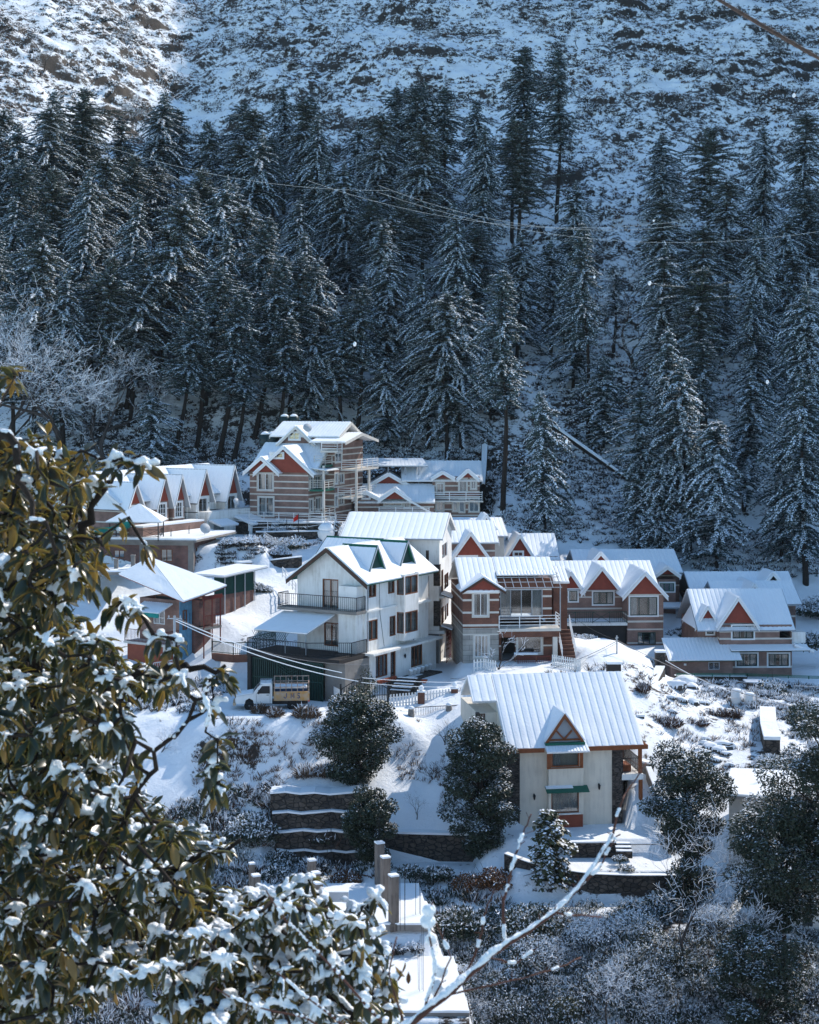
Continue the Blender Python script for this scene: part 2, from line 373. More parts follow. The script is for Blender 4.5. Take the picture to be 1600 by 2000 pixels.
def axis(segs):
    o = [segs[0][0]]
    for a, b, st in segs:
        n = max(1, int(round((b-a)/st))); o += list(a+(b-a)*(np.arange(1, n+1)/n))
    return np.array(o)
gx = axis([(-170,-95,3),(-95,-55,1.0),(-55,55,0.5),(55,105,0.8),(105,210,3)])
gy = axis([(-18,80,2.0),(80,98,0.7),(98,145,0.4),(145,345,0.55),(345,420,1.2),(420,470,4)])
GX, GY = np.meshgrid(gx, gy); GZ = ground_fn(GX, GY)
def gz(x, y):
    i = np.clip(np.searchsorted(gx, x)-1, 0, len(gx)-2); j = np.clip(np.searchsorted(gy, y)-1, 0, len(gy)-2)
    fx = (x-gx[i])/(gx[i+1]-gx[i]); fy = (y-gy[j])/(gy[j+1]-gy[j])
    return (GZ[j,i]*(1-fx)+GZ[j,i+1]*fx)*(1-fy)+(GZ[j+1,i]*(1-fx)+GZ[j+1,i+1]*fx)*fy
def grid_faces(nx, ny):
    a = np.arange(nx*ny).reshape(ny, nx)
    return np.stack([a[:-1,:-1], a[:-1,1:], a[1:,1:], a[1:,:-1]], -1).reshape(-1, 4)
def hit(px, py, y0=80, y1=420):
    """the first ground point seen through a pixel"""
    ys = np.arange(y0, y1, 0.25); x = (px-800)/F*ys; z = (HY-py)/F*ys
    g = gz(x, ys); k = np.nonzero(g >= z)[0]
    return None if len(k) == 0 else (x[k[0]], ys[k[0]], g[k[0]])
def ground_mat():
    m, nt, b = newmat('hill_ground'); L = nt.links.new
    tc = node(nt, 'ShaderNodeTexCoord'); ge = node(nt, 'ShaderNodeNewGeometry')
    at = node(nt, 'ShaderNodeAttribute'); at.attribute_name = 'wild'
    n1 = node(nt, 'ShaderNodeTexNoise', Scale=0.9, Detail=9.0, Roughness=0.68); L(tc.outputs['Object'], n1.inputs['Vector'])
    n2 = node(nt, 'ShaderNodeTexNoise', Scale=0.10, Detail=3.0); L(tc.outputs['Object'], n2.inputs['Vector'])
    n3 = node(nt, 'ShaderNodeTexNoise', Scale=3.2, Detail=6.0, Roughness=0.75); L(tc.outputs['Object'], n3.inputs['Vector'])
    sp = node(nt, 'ShaderNodeSeparateXYZ'); L(ge.outputs['Normal'], sp.inputs[0])
    st = node(nt, 'ShaderNodeMapRange', i1=0.74, i2=0.35, i3=0.0, i4=0.24); L(sp.outputs[2], st.inputs[0])
    def ma(op, a, b_):
        n = node(nt, 'ShaderNodeMath', _operation=op)
        for i, v in enumerate((a, b_)):
            if isinstance(v, (int, float)): n.inputs[i].default_value = v
            else: L(v, n.inputs[i])
        return n.outputs[0]
    a = ma('ADD', ma('MULTIPLY', n1.outputs[0], 0.62), ma('MULTIPLY', n3.outputs[0], 0.38))
    a = ma('ADD', a, st.outputs[0]); a = ma('ADD', a, ma('MULTIPLY', ma('SUBTRACT', n2.outputs[0], 0.5), 0.42))
    a = ma('ADD', a, ma('MULTIPLY', ma('SUBTRACT', at.outputs['Fac'], 1.0), 0.16))
    cr = node(nt, 'ShaderNodeMapRange', i1=0.500, i2=0.560, i3=0.0, i4=1.0); L(a, cr.inputs[0])
    c2 = node(nt, 'ShaderNodeValToRGB'); c2.color_ramp.elements[0].position = 0.35; c2.color_ramp.elements[1].position = 0.62
    c2.color_ramp.elements[0].color = (0.022, 0.022, 0.020, 1); c2.color_ramp.elements[1].color = (0.055, 0.042, 0.035, 1)
    L(n1.outputs[0], c2.inputs[0])
    mx = node(nt, 'ShaderNodeMix', _data_type='RGBA'); L(cr.outputs[0], mx.inputs['Factor'])
    mx.inputs[6].default_value = (0.84, 0.87, 0.90, 1); L(c2.outputs[0], mx.inputs[7]); L(mx.outputs[2], b.inputs['Base Color'])
    b.inputs['Roughness'].default_value = 0.8; b.inputs['Specular IOR Level'].default_value = 0.2
    bp = node(nt, 'ShaderNodeBump', Strength=0.8, Distance=0.25); L(a, bp.inputs['Height']); L(bp.outputs[0], b.inputs['Normal'])
    return m
ground_mat()
V = np.stack([GX, GY, GZ], -1).reshape(-1, 3)
gr = np_mesh('snowy_hillside', V, grid_faces(len(gx), len(gy)), [MT['hill_ground']], smooth=True)
wild = np.clip(sst(170, 190, GY)*0.95+0.28+0.45*sst(102, 96, GY)+0.1*(fbm(GX/6, GY/6, 2, 77)-0.5), 0, 1)
wild = wild + 0.5*(GY < 104)*sst(99.8, 98.5, GY)*(GX > 1) + 0.3*((GX < -8) & (GY > 103) & (GY < 110))+0.3*sst(14, 17, GX)*sst(107, 112, GY)*(GY < 130)
at = gr.data.attributes.new('wild', 'FLOAT', 'POINT'); at.data.foreach_set('value', wild.ravel().astype('f'))
tag(gr, kind='structure')
# unseen ridge added outside the frame on the right to shade the forest slope
cA, sA, tE = math.cos(R(SUN_AZ)), math.sin(R(SUN_AZ)), math.tan(R(SUN_EL))
XR = 190.0
# ridge crest, shaped to the wanted shadow edge: (y on the line x=XR, height)
RC = RIDGE = [(60,40),(150,90),(240,135),(282,166),(306,184),(318,190),(331,191),(342,203),(355,214),(366,228),(378,246),(396,256),(417,276),(429,283),(455,302),(475,315),(492,326),(505,334),(520,331),(540,342),(574,360),(620,395)]
ry = np.array([c[0] for c in RC], float); rh = np.array([c[1] for c in RC], float)
yy = np.arange(60, 600, 6.0); hh = np.interp(yy, ry, rh)+(fbm(yy/17, yy*0, 3, 91)-0.5)*5
uu = np.linspace(-1, 1, 25)
RX, RY = np.meshgrid(XR+uu*110, yy); prof = 1-np.abs(uu)**1.15
RZ = -45+(hh[:,None]+45)*prof[None,:]+(fbm(RX/12, RY/12, 3, 95)-0.5)*8
ridge = np_mesh('shading_ridge', np.stack([RX, RY, RZ], -1).reshape(-1, 3), grid_faces(len(uu), len(yy)), [MT['hill_ground']], smooth=True)
tag(ridge, kind='structure')
# ------------------------------------------------------------------ building kit
class Plane:
    def __init__(s, H, ox, oy, ux, uy):
        s.H = H; s.o = (ox, oy); s.ul = (ux, uy); s.nl = (uy, -ux)
        c, sn = math.cos(H.rz), math.sin(H.rz)
        s.O = (H.loc[0]+c*ox-sn*oy, H.loc[1]+sn*ox+c*oy); s.U = (c*ux-sn*uy, sn*ux+c*uy)
    def a(s, px):      # distance along the wall seen at column px
        k = (px-800)/F
        return (k*s.O[1]-s.O[0])/(s.U[0]-k*s.U[1])
    def z(s, py, a):   # local height seen at row py
        return (HY-py)/F*(s.O[1]+a*s.U[1])-s.H.loc[2]
    def rect(s, x0, y0, x1, y1):
        a0, a1 = s.a(x0), s.a(x1); am = (a0+a1)/2
        return (a0, s.z(y1, am), a1, s.z(y0, am))
    def P(s, a, d, z): return (s.o[0]+s.ul[0]*a+s.nl[0]*d, s.o[1]+s.ul[1]*a+s.nl[1]*d, z)
def facade(mb, pl, L, H, holes, bands=(), z0=0.0, m=0, mb_band=1, depth=0.16, mr=None):
    mr = m if mr is None else mr
    us = {0.0, L}; vs = {z0, H}
    for h in holes:
        us |= {min(max(h[0], 0), L), min(max(h[2], 0), L)}; vs |= {min(max(h[1], z0), H), min(max(h[3], z0), H)}
    for b in bands:
        if z0 < b[0] < H: vs.add(b[0])
        if z0 < b[1] < H: vs.add(b[1])
    us = sorted(us); vs = sorted(vs)
    for i in range(len(us)-1):
        for j in range(len(vs)-1):
            a0, a1, v0, v1 = us[i], us[i+1], vs[j], vs[j+1]
            if a1-a0 < 1e-4 or v1-v0 < 1e-4: continue
            ac, vc = (a0+a1)/2, (v0+v1)/2
            if any(h[0] < ac < h[2] and h[1] < vc < h[3] for h in holes): continue
            mi = mb_band if any(b[0] < vc < b[1] for b in bands) else m
            mb.poly([pl.P(a0, 0, v0), pl.P(a1, 0, v0), pl.P(a1, 0, v1), pl.P(a0, 0, v1)], mi)
    for (a0, v0, a1, v1) in holes:
        for q in ([(a0,v0),(a0,v1)],[(a0,v1),(a1,v1)],[(a1,v1),(a1,v0)],[(a1,v0),(a0,v0)]):
            (p, r), (t, u) = q
            mb.poly([pl.P(p, 0, r), pl.P(t, 0, u), pl.P(t, -depth, u), pl.P(p, -depth, r)], mr)
def snow_slab(mb, A, B, C, D, t, rib=0.0, amp=0.024, rows=7, seed=0, inset=0.04, edge=0.0):
    """snow on the plane A-B (eave, left to right) C-D (ridge, right to left); ribs run from eave to ridge"""
    A, B, C, D = map(Vector, (A, B, C, D)); n = (B-A).cross(D-A)
    if n.length < 1e-6: n = (B-A).cross(C-A)
    n.normalize(); W_ = (B-A).length
    if rib > 0:
        k = max(1, int(round(W_/rib))); cs = [0.0]; hs = [0.2]
        for i in range(k):
            for f, h in ((0.14, 0.0), (0.30, 1.0), (0.62, 1.05), (0.84, 0.9)):
                cs.append((i+f)/k); hs.append(h)
        cs.append(1.0); hs.append(0.2)
    else:
        k = max(4, int(W_/0.5)); cs = list(np.linspace(0, 1, k+1)); hs = [1.0]*(k+1)
    cs = np.array(cs); hs = np.array(hs); rs = np.linspace(0, 1, rows+1)
    A, B, C, D, n = (np.array(v) for v in (A, B, C, D, n))
    V = []
    gx_ = seed*7.3
    for r in rs:
        Lp = A+(D-A)*r; Rp = B+(C-B)*r
        P = Lp+(Rp-Lp)*cs[:,None]
        th = t*(0.72+0.5*fbm(P[:,0]*0.7+gx_, P[:,1]*0.7+P[:,2]*0.5, 3, 5+seed))+(hs-1)*amp+0.02*(fbm(P[:,0]*3+gx_, P[:,2]*3+P[:,1]*3, 2, 9+seed)-0.5)
        if r == 0 and edge: P = P-(D-A)/np.linalg.norm(D-A)*edge*(fbm(P[:,0]*1.8+gx_, P[:,1]*1.8, 3, 3+seed)[:,None]-0.3)
        V.append(P+n*np.maximum(th, 0.012)[:,None])
    ny, nx = len(rs), len(cs); b = len(mb.v)
    V = np.array(V).reshape(-1, 3); mb.v += [tuple(v) for v in V]
    idx = np.arange(nx*ny).reshape(ny, nx)+b
    for j in range(ny-1):
        for i in range(nx-1):
            mb.f.append([int(idx[j,i]), int(idx[j,i+1]), int(idx[j+1,i+1]), int(idx[j+1,i])]); mb.m.append(0)
    # skirt
    bd = list(idx[0,:])+list(idx[1:,-1])+list(idx[-1,::-1][1:])+list(idx[::-1,0][1:-1])
    b2 = len(mb.v); mb.v += [tuple(np.array(mb.v[int(i)])-n*(0.0+max(0.0, np.dot(np.array(mb.v[int(i)])-A, n)-0.004))) for i in bd]
    m = len(bd)
    for i in range(m):
        j = (i+1) % m; mb.f.append([b2+i, b2+j, int(bd[j]), int(bd[i])]); mb.m.append(0)
class House:
    def __init__(s, name, label, px, py, Y, deg, cat='house', group=None):
        s.rz = R(deg); s.loc = W(px, py, Y); s.root = tag(empty(name, s.loc, s.rz), label, cat, group)
        s.S = F/Y
    def plane(s, side, x=0.0, y=0.0):
        ux, uy = {'F': (1, 0), 'R': (0, 1), 'L': (0, -1), 'B': (-1, 0)}[side]
        return Plane(s, x, y, ux, uy)
    def lx(s, px, y=0.0): return s.plane('F', 0, y).a(px)
    def block(s, x0, x1, y0, y1, z0, z1, mats, holes=None, bands=(), part='wall', top=True, gable=None, zr=None, gm=0, depth=0.16):
        """walls round a rectangle; holes = {'F': [rects]...} in wall coordinates measured from x=0 or y=0"""
        holes = holes or {}; mb = MB()
        spec = {'F': (Plane(s, x0, y0, 1, 0), x1-x0, x0), 'R': (Plane(s, x1, y0, 0, 1), y1-y0, y0),
                'B': (Plane(s, x1, y1, -1, 0), x1-x0, 0), 'L': (Plane(s, x0, y1, 0, -1), y1-y0, 0)}
        for k, (pl, L, off) in spec.items():
            hh = [(h[0]-off, h[1], h[2]-off, h[3]) if k in 'FR' else (y1-h[2], h[1], y1-h[0], h[3]) for h in holes.get(k, ())]
            facade(mb, pl, L, z1, hh, bands, z0, depth=depth)
        if top: mb.poly([(x0, y0, z1), (x1, y0, z1), (x1, y1, z1), (x0, y1, z1)])
        if gable == 'y':   # ridge runs along y, triangles front and back
            xm = (x0+x1)/2
            mb.poly([(x0, y0, z1), (x1, y0, z1), (xm, y0, zr)], gm); mb.poly([(x1, y1, z1), (x0, y1, z1), (xm, y1, zr)], gm)
        if gable == 'x':
            ym = (y0+y1)/2
            mb.poly([(x1, y0, z1), (x1, y1, z1), (x1, ym, zr)], gm); mb.poly([(x0, y1, z1), (x0, y0, z1), (x0, ym, zr)], gm)
        return mb.build(part, [MT[m] for m in mats], s.root)
    def window(s, pl, r, mull=(2, 1), fr='white_paint', surround=None, curtain=0, name='window', sill=None, ft=0.06, dep=0.10, door=False, open_leaf=False):
        a0, v0, a1, v1 = r; mb = MB()
        def bx(p, d0, q, t, d1, u, m=0):
            mb.obox(pl.P(0, 0, 0), pl.ul, pl.nl, p, d0, q, t, d1, u, m)
        bx(a0, -dep, v0, a0+ft, -dep+0.09, v1); bx(a1-ft, -dep, v0, a1, -dep+0.09, v1)
        bx(a0+ft, -dep, v1-ft, a1-ft, -dep+0.09, v1); bx(a0+ft, -dep, v0, a1-ft, -dep+0.09, v0+ft)
        for i in range(1, mull[0]):
            x = a0+(a1-a0)*i/mull[0]; bx(x-ft*0.45, -dep+0.005, v0+ft, x+ft*0.45, -dep+0.075, v1-ft)
        for j in range(1, mull[1]):
            z = v0+(v1-v0)*j/mull[1]; bx(a0+ft, -dep+0.01, z-ft*0.35, a1-ft, -dep+0.065, z+ft*0.35)
        mats = [MT[fr]]
        if surround:
            g = 0.13; mats.append(MT[surround])
            bx(a0-g, -0.01, v0-g, a0, 0.035, v1+g, 1); bx(a1, -0.01, v0-g, a1+g, 0.035, v1+g, 1)
            bx(a0, -0.01, v1, a1, 0.035, v1+g, 1); bx(a0, -0.01, v0-g, a1, 0.035, v0, 1)
        w = mb.build(name, mats, s.root)
        if sill:
            sb = MB(); sb.obox(pl.P(0, 0, 0), pl.ul, pl.nl, a0-0.1, 0.0, v0-0.08, a1+0.1, 0.12, v0-0.01); sb.build('sill', MT[sill], w)
        p = MB(); d = -dep+0.03
        p.poly([pl.P(a0+ft, d, v0+ft), pl.P(a1-ft, d, v0+ft), pl.P(a1-ft, d, v1-ft), pl.P(a0+ft, d, v1-ft)])
        p.build('pane', MT['glass'], w)
        if curtain:
            c = MB(); wd = a1-a0
            spans = {1: [(0, 0.26), (0.74, 1)], 2: [(0, 1)], 3: [(0, 0.35)], 4: [(0.1, 0.42), (0.58, 0.95)]}[curtain]
            for f0, f1 in spans:
                n = max(3, int((f1-f0)*wd/0.09)); xs = [a0+wd*(f0+(f1-f0)*i/n) for i in range(n+1)]
                for i in range(n):
                    d0, d1 = (-dep-0.12-(0.05 if i % 2 else 0)), (-dep-0.12-(0.0 if i % 2 else 0.05))
                    c.poly([pl.P(xs[i], d0, v0), pl.P(xs[i+1], d1, v0), pl.P(xs[i+1], d1, v1), pl.P(xs[i], d0, v1)])
            c.build('curtain', MT['curtain'], w)
        return w
    def roof(s, x0, x1, y0, y1, ze, zr, axis='x', oe=0.5, og=0.4, rib=0.0, mat='grey_sheet', t=0.10, st=0.14, barge=None, only=None, ridge=None, snow=True, edge=0.05, name='roof', snow_top=1.0, bw=0.22, back=True):
        """gable roof; axis is the direction of the ridge; oe overhang at eaves, og at gables"""
        mb = MB(); sn = MB()
        if axis == 'x':
            ym = ridge if ridge is not None else (y0+y1)/2
            k = (zr-ze)/(ym-y0); k2 = (zr-ze)/(y1-ym); X0, X1 = x0-og, x1+og
            PL = [((X0, y0-oe, ze-k*oe), (X1, y0-oe, ze-k*oe), (X1, ym, zr), (X0, ym, zr)),
                  ((X1, y1+oe, ze-k2*oe), (X0, y1+oe, ze-k2*oe), (X0, ym, zr), (X1, ym, zr))]
        else:
            xm = ridge if ridge is not None else (x0+x1)/2
            k = (zr-ze)/(xm-x0); k2 = (zr-ze)/(x1-xm); Y0, Y1 = y0-og, y1+(og if back else 0)
            PL = [((x0-oe, Y1, ze-k*oe), (x0-oe, Y0, ze-k*oe), (xm, Y0, zr), (xm, Y1, zr)),
                  ((x1+oe, Y0, ze-k2*oe), (x1+oe, Y1, ze-k2*oe), (xm, Y1, zr), (xm, Y0, zr))]
        for i, P in enumerate(PL):
            if only is not None and i not in only: continue
            P = [Vector(p)+Vector((0, 0, t*1.1)) for p in P]
            mb.slab(P, t)
            if snow:
                A, B, C, D = P; cut = 1-(1-snow_top)
                C2 = B+(C-B)*(snow_top if snow_top < 1 else 1.0); D2 = A+(D-A)*(snow_top if snow_top < 1 else 1.0)
                e = (B-A).normalized()*0.05
                snow_slab(sn, A+e+(D2-A).normalized()*0.03, B-e+(C2-B).normalized()*0.03, C2-e, D2+e, st, rib, seed=random.randrange(90), edge=edge)
        mats = [MT[mat]]
        r = mb.build(name, mats, s.root)
        if snow and sn.f: sn.build('snow_cover', MT['snow'], r)
        if barge:
            bb = MB(); bw_ = bw
            for P in PL:
                A, B, C, D = [Vector(p) for p in P]
                for (E, Rg, out) in (((A, D, (A-B).normalized())), ((B, C, (B-A).normalized()))):
                    q = 0.045; dn = Vector((0, 0, -1))
                    a = E+out*0.0; c = Rg
                    bb.hexa([a+dn*(bw_-0.06), c+dn*(bw_-0.06), c+dn*(bw_-0.06)+out*q, a+dn*(bw_-0.06)+out*q,
                             a-dn*0.12, c-dn*0.12, c-dn*0.12+out*q, a-dn*0.12+out*q])
            bb.build('bargeboard', MT[barge], r)
        return r
    def gable_front(s, x0, x1, y, ze, zr, depth, og=0.35, oe=0.35, rib=0.0, panel='red_panel', barge='white_paint', st=0.14, mat='grey_sheet', bw=0.24, attic=None):
        """cross gable facing front with a coloured triangle"""
        r = s.roof(x0, x1, y, y+depth, ze, zr, 'y', oe, og, rib, mat, st=st, barge=barge, bw=bw, back=False)
        mb = MB(); xm = (x0+x1)/2; yo = y-0.03
        if panel:
            mb.slab([(x0, yo+0.06, ze+0.02), (x1, yo+0.06, ze+0.02), (xm, yo+0.06, zr-0.03)], 0.1)
            mb.build('gable_panel', MT[panel], s.root)
        if attic:
            pl = s.plane('F', 0, yo-0.05)
            s.window(pl, attic, (2, 1), surround='white_paint', dep=0.0, ft=0.05)
        return r
    def bx(s, name, x0, y0, z0, x1, y1, z1, mat, parent=None):
        mb = MB(); mb.box(x0, y0, z0, x1, y1, z1); return mb.build(name, MT[mat], parent or s.root)
    def railing(s, pts, h=1.0, style='bars', mat='iron', step=0.14, r=0.02, parent=None, n=3):
        mb = MB()
        railing_mesh(mb, pts, h, style, step, r, n)
        return mb.build('railing', MT[mat], parent or s.root)
    def band_boxes(s, pl, L, zs, h=0.14, mat='band_cream', a0=0.0):
        mb = MB()
        for z in zs: mb.obox(pl.P(0, 0, 0), pl.ul, pl.nl, a0, -0.02, z, L, 0.03, z+h)
        return mb.build('wall_band', MT[mat], s.root)
def railing_mesh(mb, pts, h, style, step, r, n=3):
    pts = [Vector(p) for p in pts]
    for a, b in zip(pts[:-1], pts[1:]):
        L = (b-a).length; z = Vector((0, 0, 1))
        if style == 'bars':
            mb.tube([a+z*h, b+z*h], r*1.5, 4); mb.tube([a+z*0.1, b+z*0.1], r*1.1, 4)
            k = max(1, int(L/step))
            for i in range(k+1):
                p = a+(b-a)*(i/k); rr = r*1.6 if i in (0, k) else r*0.75
                mb.tube([p, p+z*h], rr, 4)
        elif style == 'rails':
            k = max(1, int(round(L/1.5)))
            for i in range(k+1):
                p = a+(b-a)*(i/k); mb.tube([p, p+z*h], r*1.5, 4)
            for j in range(n): mb.tube([a+z*h*(j+1)/n, b+z*h*(j+1)/n], r, 4)
        elif style == 'cross':
            mb.tube([a+z*h, b+z*h], r*1.3, 4); mb.tube([a+z*0.1, b+z*0.1], r*1.3, 4)
            k = max(1, int(round(L/1.3)))
            for i in range(k+1):
                p = a+(b-a)*(i/k); mb.tube([p, p+z*h], r*1.4, 4)
                if i < k:
                    q = a+(b-a)*((i+1)/k)
                    if i % 2 == 0: mb.tube([p+z*0.1, q+z*h], r*0.8, 4); mb.tube([q+z*0.1, p+z*h], r*0.8, 4)
                    else:
                        for u in range(1, 8): c = p+(q-p)*(u/8); mb.tube([c+z*0.1, c+z*h], r*0.7, 3)
        elif style == 'picket':
            d = (b-a).normalized(); nn = Vector((d.y, -d.x, 0))
            k = max(1, int(L/step)); w = step*0.28
            for zz in (0.25, 0.72):
                p = a+z*h*zz; q = b+z*h*zz
                mb.hexa([p-nn*0.02, q-nn*0.02, q+nn*0.01, p+nn*0.01, p-nn*0.02+z*0.07, q-nn*0.02+z*0.07, q+nn*0.01+z*0.07, p+nn*0.01+z*0.07])
            for i in range(k+1):
                p = a+(b-a)*(i/k)
                o = [p-d*w+nn*0.012, p+d*w+nn*0.012, p+d*w+nn*0.035, p-d*w+nn*0.035]
                t = [q+z*h for q in o]; mb.hexa(o+t)
def thing(name, mb, mats, label, cat, group=None, smooth=False, loc=None):
    o = mb.build(name, mats, None, smooth, loc); return tag(o, label, cat, group)
def snow_cap_box(mb, x0, y0, x1, y1, z, t=0.12, m=0):
    mb.box(x0-0.02, y0-0.02, z, x1+0.02, y1+0.02, z+t*0.6, m); mb.box(x0+0.03, y0+0.03, z+t*0.6, x1-0.03, y1-0.03, z+t, m)
def unitb(s, x0, x1, y0, y1, z0, z1, mats, wins=None, bands=(), part='wall', top=True, gable=None, zr=None, gm=0, style=None):
    """walls with windows; wins = {'F': [(px0, py0, px1, py1, {options})]} read off at the wall plane"""
    wins = wins or {}; mb = MB(); st = style or {}
    spec = {'F': (Plane(s, x0, y0, 1, 0), x1-x0), 'R': (Plane(s, x1, y0, 0, 1), y1-y0),
            'B': (Plane(s, x1, y1, -1, 0), x1-x0), 'L': (Plane(s, x0, y1, 0, -1), y1-y0)}
    todo = []
    for k, (pl, L) in spec.items():
        hh = []
        for wdef in wins.get(k, ()):
            r = pl.rect(*wdef[:4]); r = (max(0.05, r[0]), max(z0+0.02, r[1]), min(L-0.05, r[2]), min(z1-0.05, r[3]))
            if r[2]-r[0] < 0.15 or r[3]-r[1] < 0.15: continue
            o = dict(st); o.update(wdef[4] if len(wdef) > 4 else {})
            hh.append(r); todo.append((pl, r, o))
        facade(mb, pl, L, z1, hh, bands, z0)
    if top: mb.poly([(x0+0.01, y0+0.01, z1-0.004), (x1-0.01, y0+0.01, z1-0.004), (x1-0.01, y1-0.01, z1-0.004), (x0+0.01, y1-0.01, z1-0.004)])
    mb.poly([(x0+0.05, (y0+y1)/2+0.1, z0), (x1-0.05, (y0+y1)/2+0.1, z0), (x1-0.05, (y0+y1)/2+0.1, z1-0.05), (x0+0.05, (y0+y1)/2+0.1, z1-0.05)], len(mats))   # inner partition
    if gable == 'y':
        xm = (x0+x1)/2
        mb.poly([(x0, y0, z1), (x1, y0, z1), (xm, y0, zr)], gm); mb.poly([(x1, y1, z1), (x0, y1, z1), (xm, y1, zr)], gm)
    if gable == 'x':
        ym = (y0+y1)/2
        mb.poly([(x1, y0, z1), (x1, y1, z1), (x1, ym, zr)], gm); mb.poly([(x0, y1, z1), (x0, y0, z1), (x0, ym, zr)], gm)
    wl = mb.build(part, [MT[m] for m in mats]+[MT['room']], s.root)
    for pl, r, o in todo:
        if o.get('open'): continue
        s.window(pl, r, **{k: v for k, v in o.items() if k != 'open'})
    return wl
House.unitb = unitb
def bandset(z0, n, step, h=0.16):
    return [(z0+i*step, z0+i*step+h) for i in range(n)]
# ------------------------------------------------------------------ the chalet in front
h = House('chalet', 'cream chalet with stone corners and one big ribbed snow roof, nearest house above the lawn', 991, 1621, 110, 9, 'house')
bw = dict(fr='brown_wood', curtain=1, mull=(2, 1))
XW = h.plane('F').a(1214)
h.unitb(0, XW, 0, 9.0, -1.0, 5.5, ['cream_plaster'], {'F': []}, gable='x', zr=8.9)
mb = MB()
for x0, x1 in ((-0.06, h.lx(1015)), (h.lx(1195.5), XW+0.06)):
    mb.box(x0, -0.07, -1.0, x1, 0.9, 5.45)
mb.box(-0.05, 0.9, -1, 0.0-0.003, 9.0, 5.4)
mb.build('stone_corner', MT['dry_stone'], h.root)
x0, x1 = h.lx(1072, -0.55), h.lx(1140, -0.55); pl = Plane(h, x0, -0.55, 1, 0)
r1 = pl.rect(1071+6, 1461, 1132, 1498); r2 = pl.rect(1077, 1547, 1131, 1588)
mb = MB(); facade(mb, pl, x1-x0, 5.35, [r1, r2], [], 0.95); facade(mb, Plane(h, x1, -0.55, 0, 1), 0.55, 5.35, [], [], 0.95); facade(mb, Plane(h, x0, 0, 0, -1), 0.55, 5.35, [], [], 0.95)
mb.poly([(x0, -0.55, 0.95), (x0, 0, 0.95), (x1, 0, 0.95), (x1, -0.55, 0.95)]); mb.build('bay_wall', MT['cream_plaster'], h.root)
h.window(pl, r1, (1, 1), 'orange_wood', curtain=3, ft=0.09, sill='brown_wood')
h.window(pl, r2, (1, 1), 'brown_wood', curtain=2, ft=0.07, sill='white_plaster')
mb = MB(); mb.box(x0-0.12, -0.60, r1[1]-0.1, x0+r1[0]-0.02, -0.52, 5.2); mb.box(x0+r1[2]+0.02, -0.60, r1[1]-0.1, x0+r1[2]+0.24, -0.52, 5.2); mb.build('window_post', MT['orange_wood'], h.root)
h.bx('bay_base', x0+0.03, -0.50, -0.8, x1-0.03, -0.001, 0.94, 'terracotta')
for z, st, m in ((5.1, 0.10, 'white_paint'), (2.55, 0.035, 'green_sheet')):
    mb = MB(); A = [(x0-0.25, -1.15, z-0.0), (x1+0.25, -1.15, z), (x1+0.25, -0.5, z+0.28), (x0-0.25, -0.5, z+0.28)]; mb.slab(A, 0.05)
    c = mb.build('window_canopy', MT[m], h.root); sn = MB()
    if z > 3: snow_slab(sn, *[Vector(a)+Vector((0, 0, 0.003)) for a in A], 0.10, 0.22, 0.04, 3, 4, edge=0.05)
    else: snow_slab(sn, Vector(A[0])+Vector((0.02, 0.35, 0.16)), Vector(A[1])+Vector((-1.0, 0.35, 0.16)), Vector(A[2])+Vector((-1.0, -0.02, 0)), Vector(A[3])+Vector((0.02, -0.02, 0)), 0.05, 0, 0.04, 2, 4)
    sn.build('snow_cover', MT['snow'], c)
h.roof(0, XW+1.2, 0, 9.2, 5.55, 9.05, 'x', 0.55, 0.15, 0.47, 'white_paint', st=0.10, edge=0.06, t=0.12, barge=None)
mb = MB(); mb.box(-0.28, -0.66, 5.05, x0-0.3, -0.58, 5.32); mb.box(x1+0.3, -0.66, 5.05, XW+1.6, -0.58, 5.32); mb.box(XW+1.55, -0.58, 5.1, XW+1.62, 4.6, 5.3); mb.build('eave_board', MT['orange_wood'], h.root)
# rear wing to the left
h.unitb(-1.35, 0.0, 3.1, 9.0, -1.0, 7.0, ['cream_plaster'], {'F': [(930, 1389, 948, 1414, dict(fr='dark_wood'))]}, top=True)
mb = MB(); mb.box(-1.43, 3.05, -1, -1.2, 3.4, 7.0); mb.build('stone_corner', MT['dry_stone'], h.root)
P = [(-1.75, 2.6, 7.33), (-0.155, 2.6, 7.33), (-0.155, 4.6, 8.72), (-1.75, 4.6, 8.72)]
P2 = [(-0.155, 6.9, 7.33), (-1.75, 6.9, 7.33), (-1.75, 4.6, 8.72), (-0.155, 4.6, 8.72)]
P = [(a, b, 9.05-(4.6-b)*0.6818+0.13 if b <= 4.6 else 9.05+(4.6-b)*0.6818+0.13) for a, b, c in P]; P2 = [(a, b, 9.18-abs(4.6-b)*0.6818) for a, b, c in P2]
mb = MB(); mb.slab(P, 0.12); mb.slab(P2, 0.12); rr = mb.build('roof', MT['white_paint'], h.root)
sn = MB(); snow_slab(sn, *P, 0.10, 0.47, seed=8); snow_slab(sn, *P2, 0.10, 0.47, seed=8); sn.build('snow_cover', MT['snow'], rr)
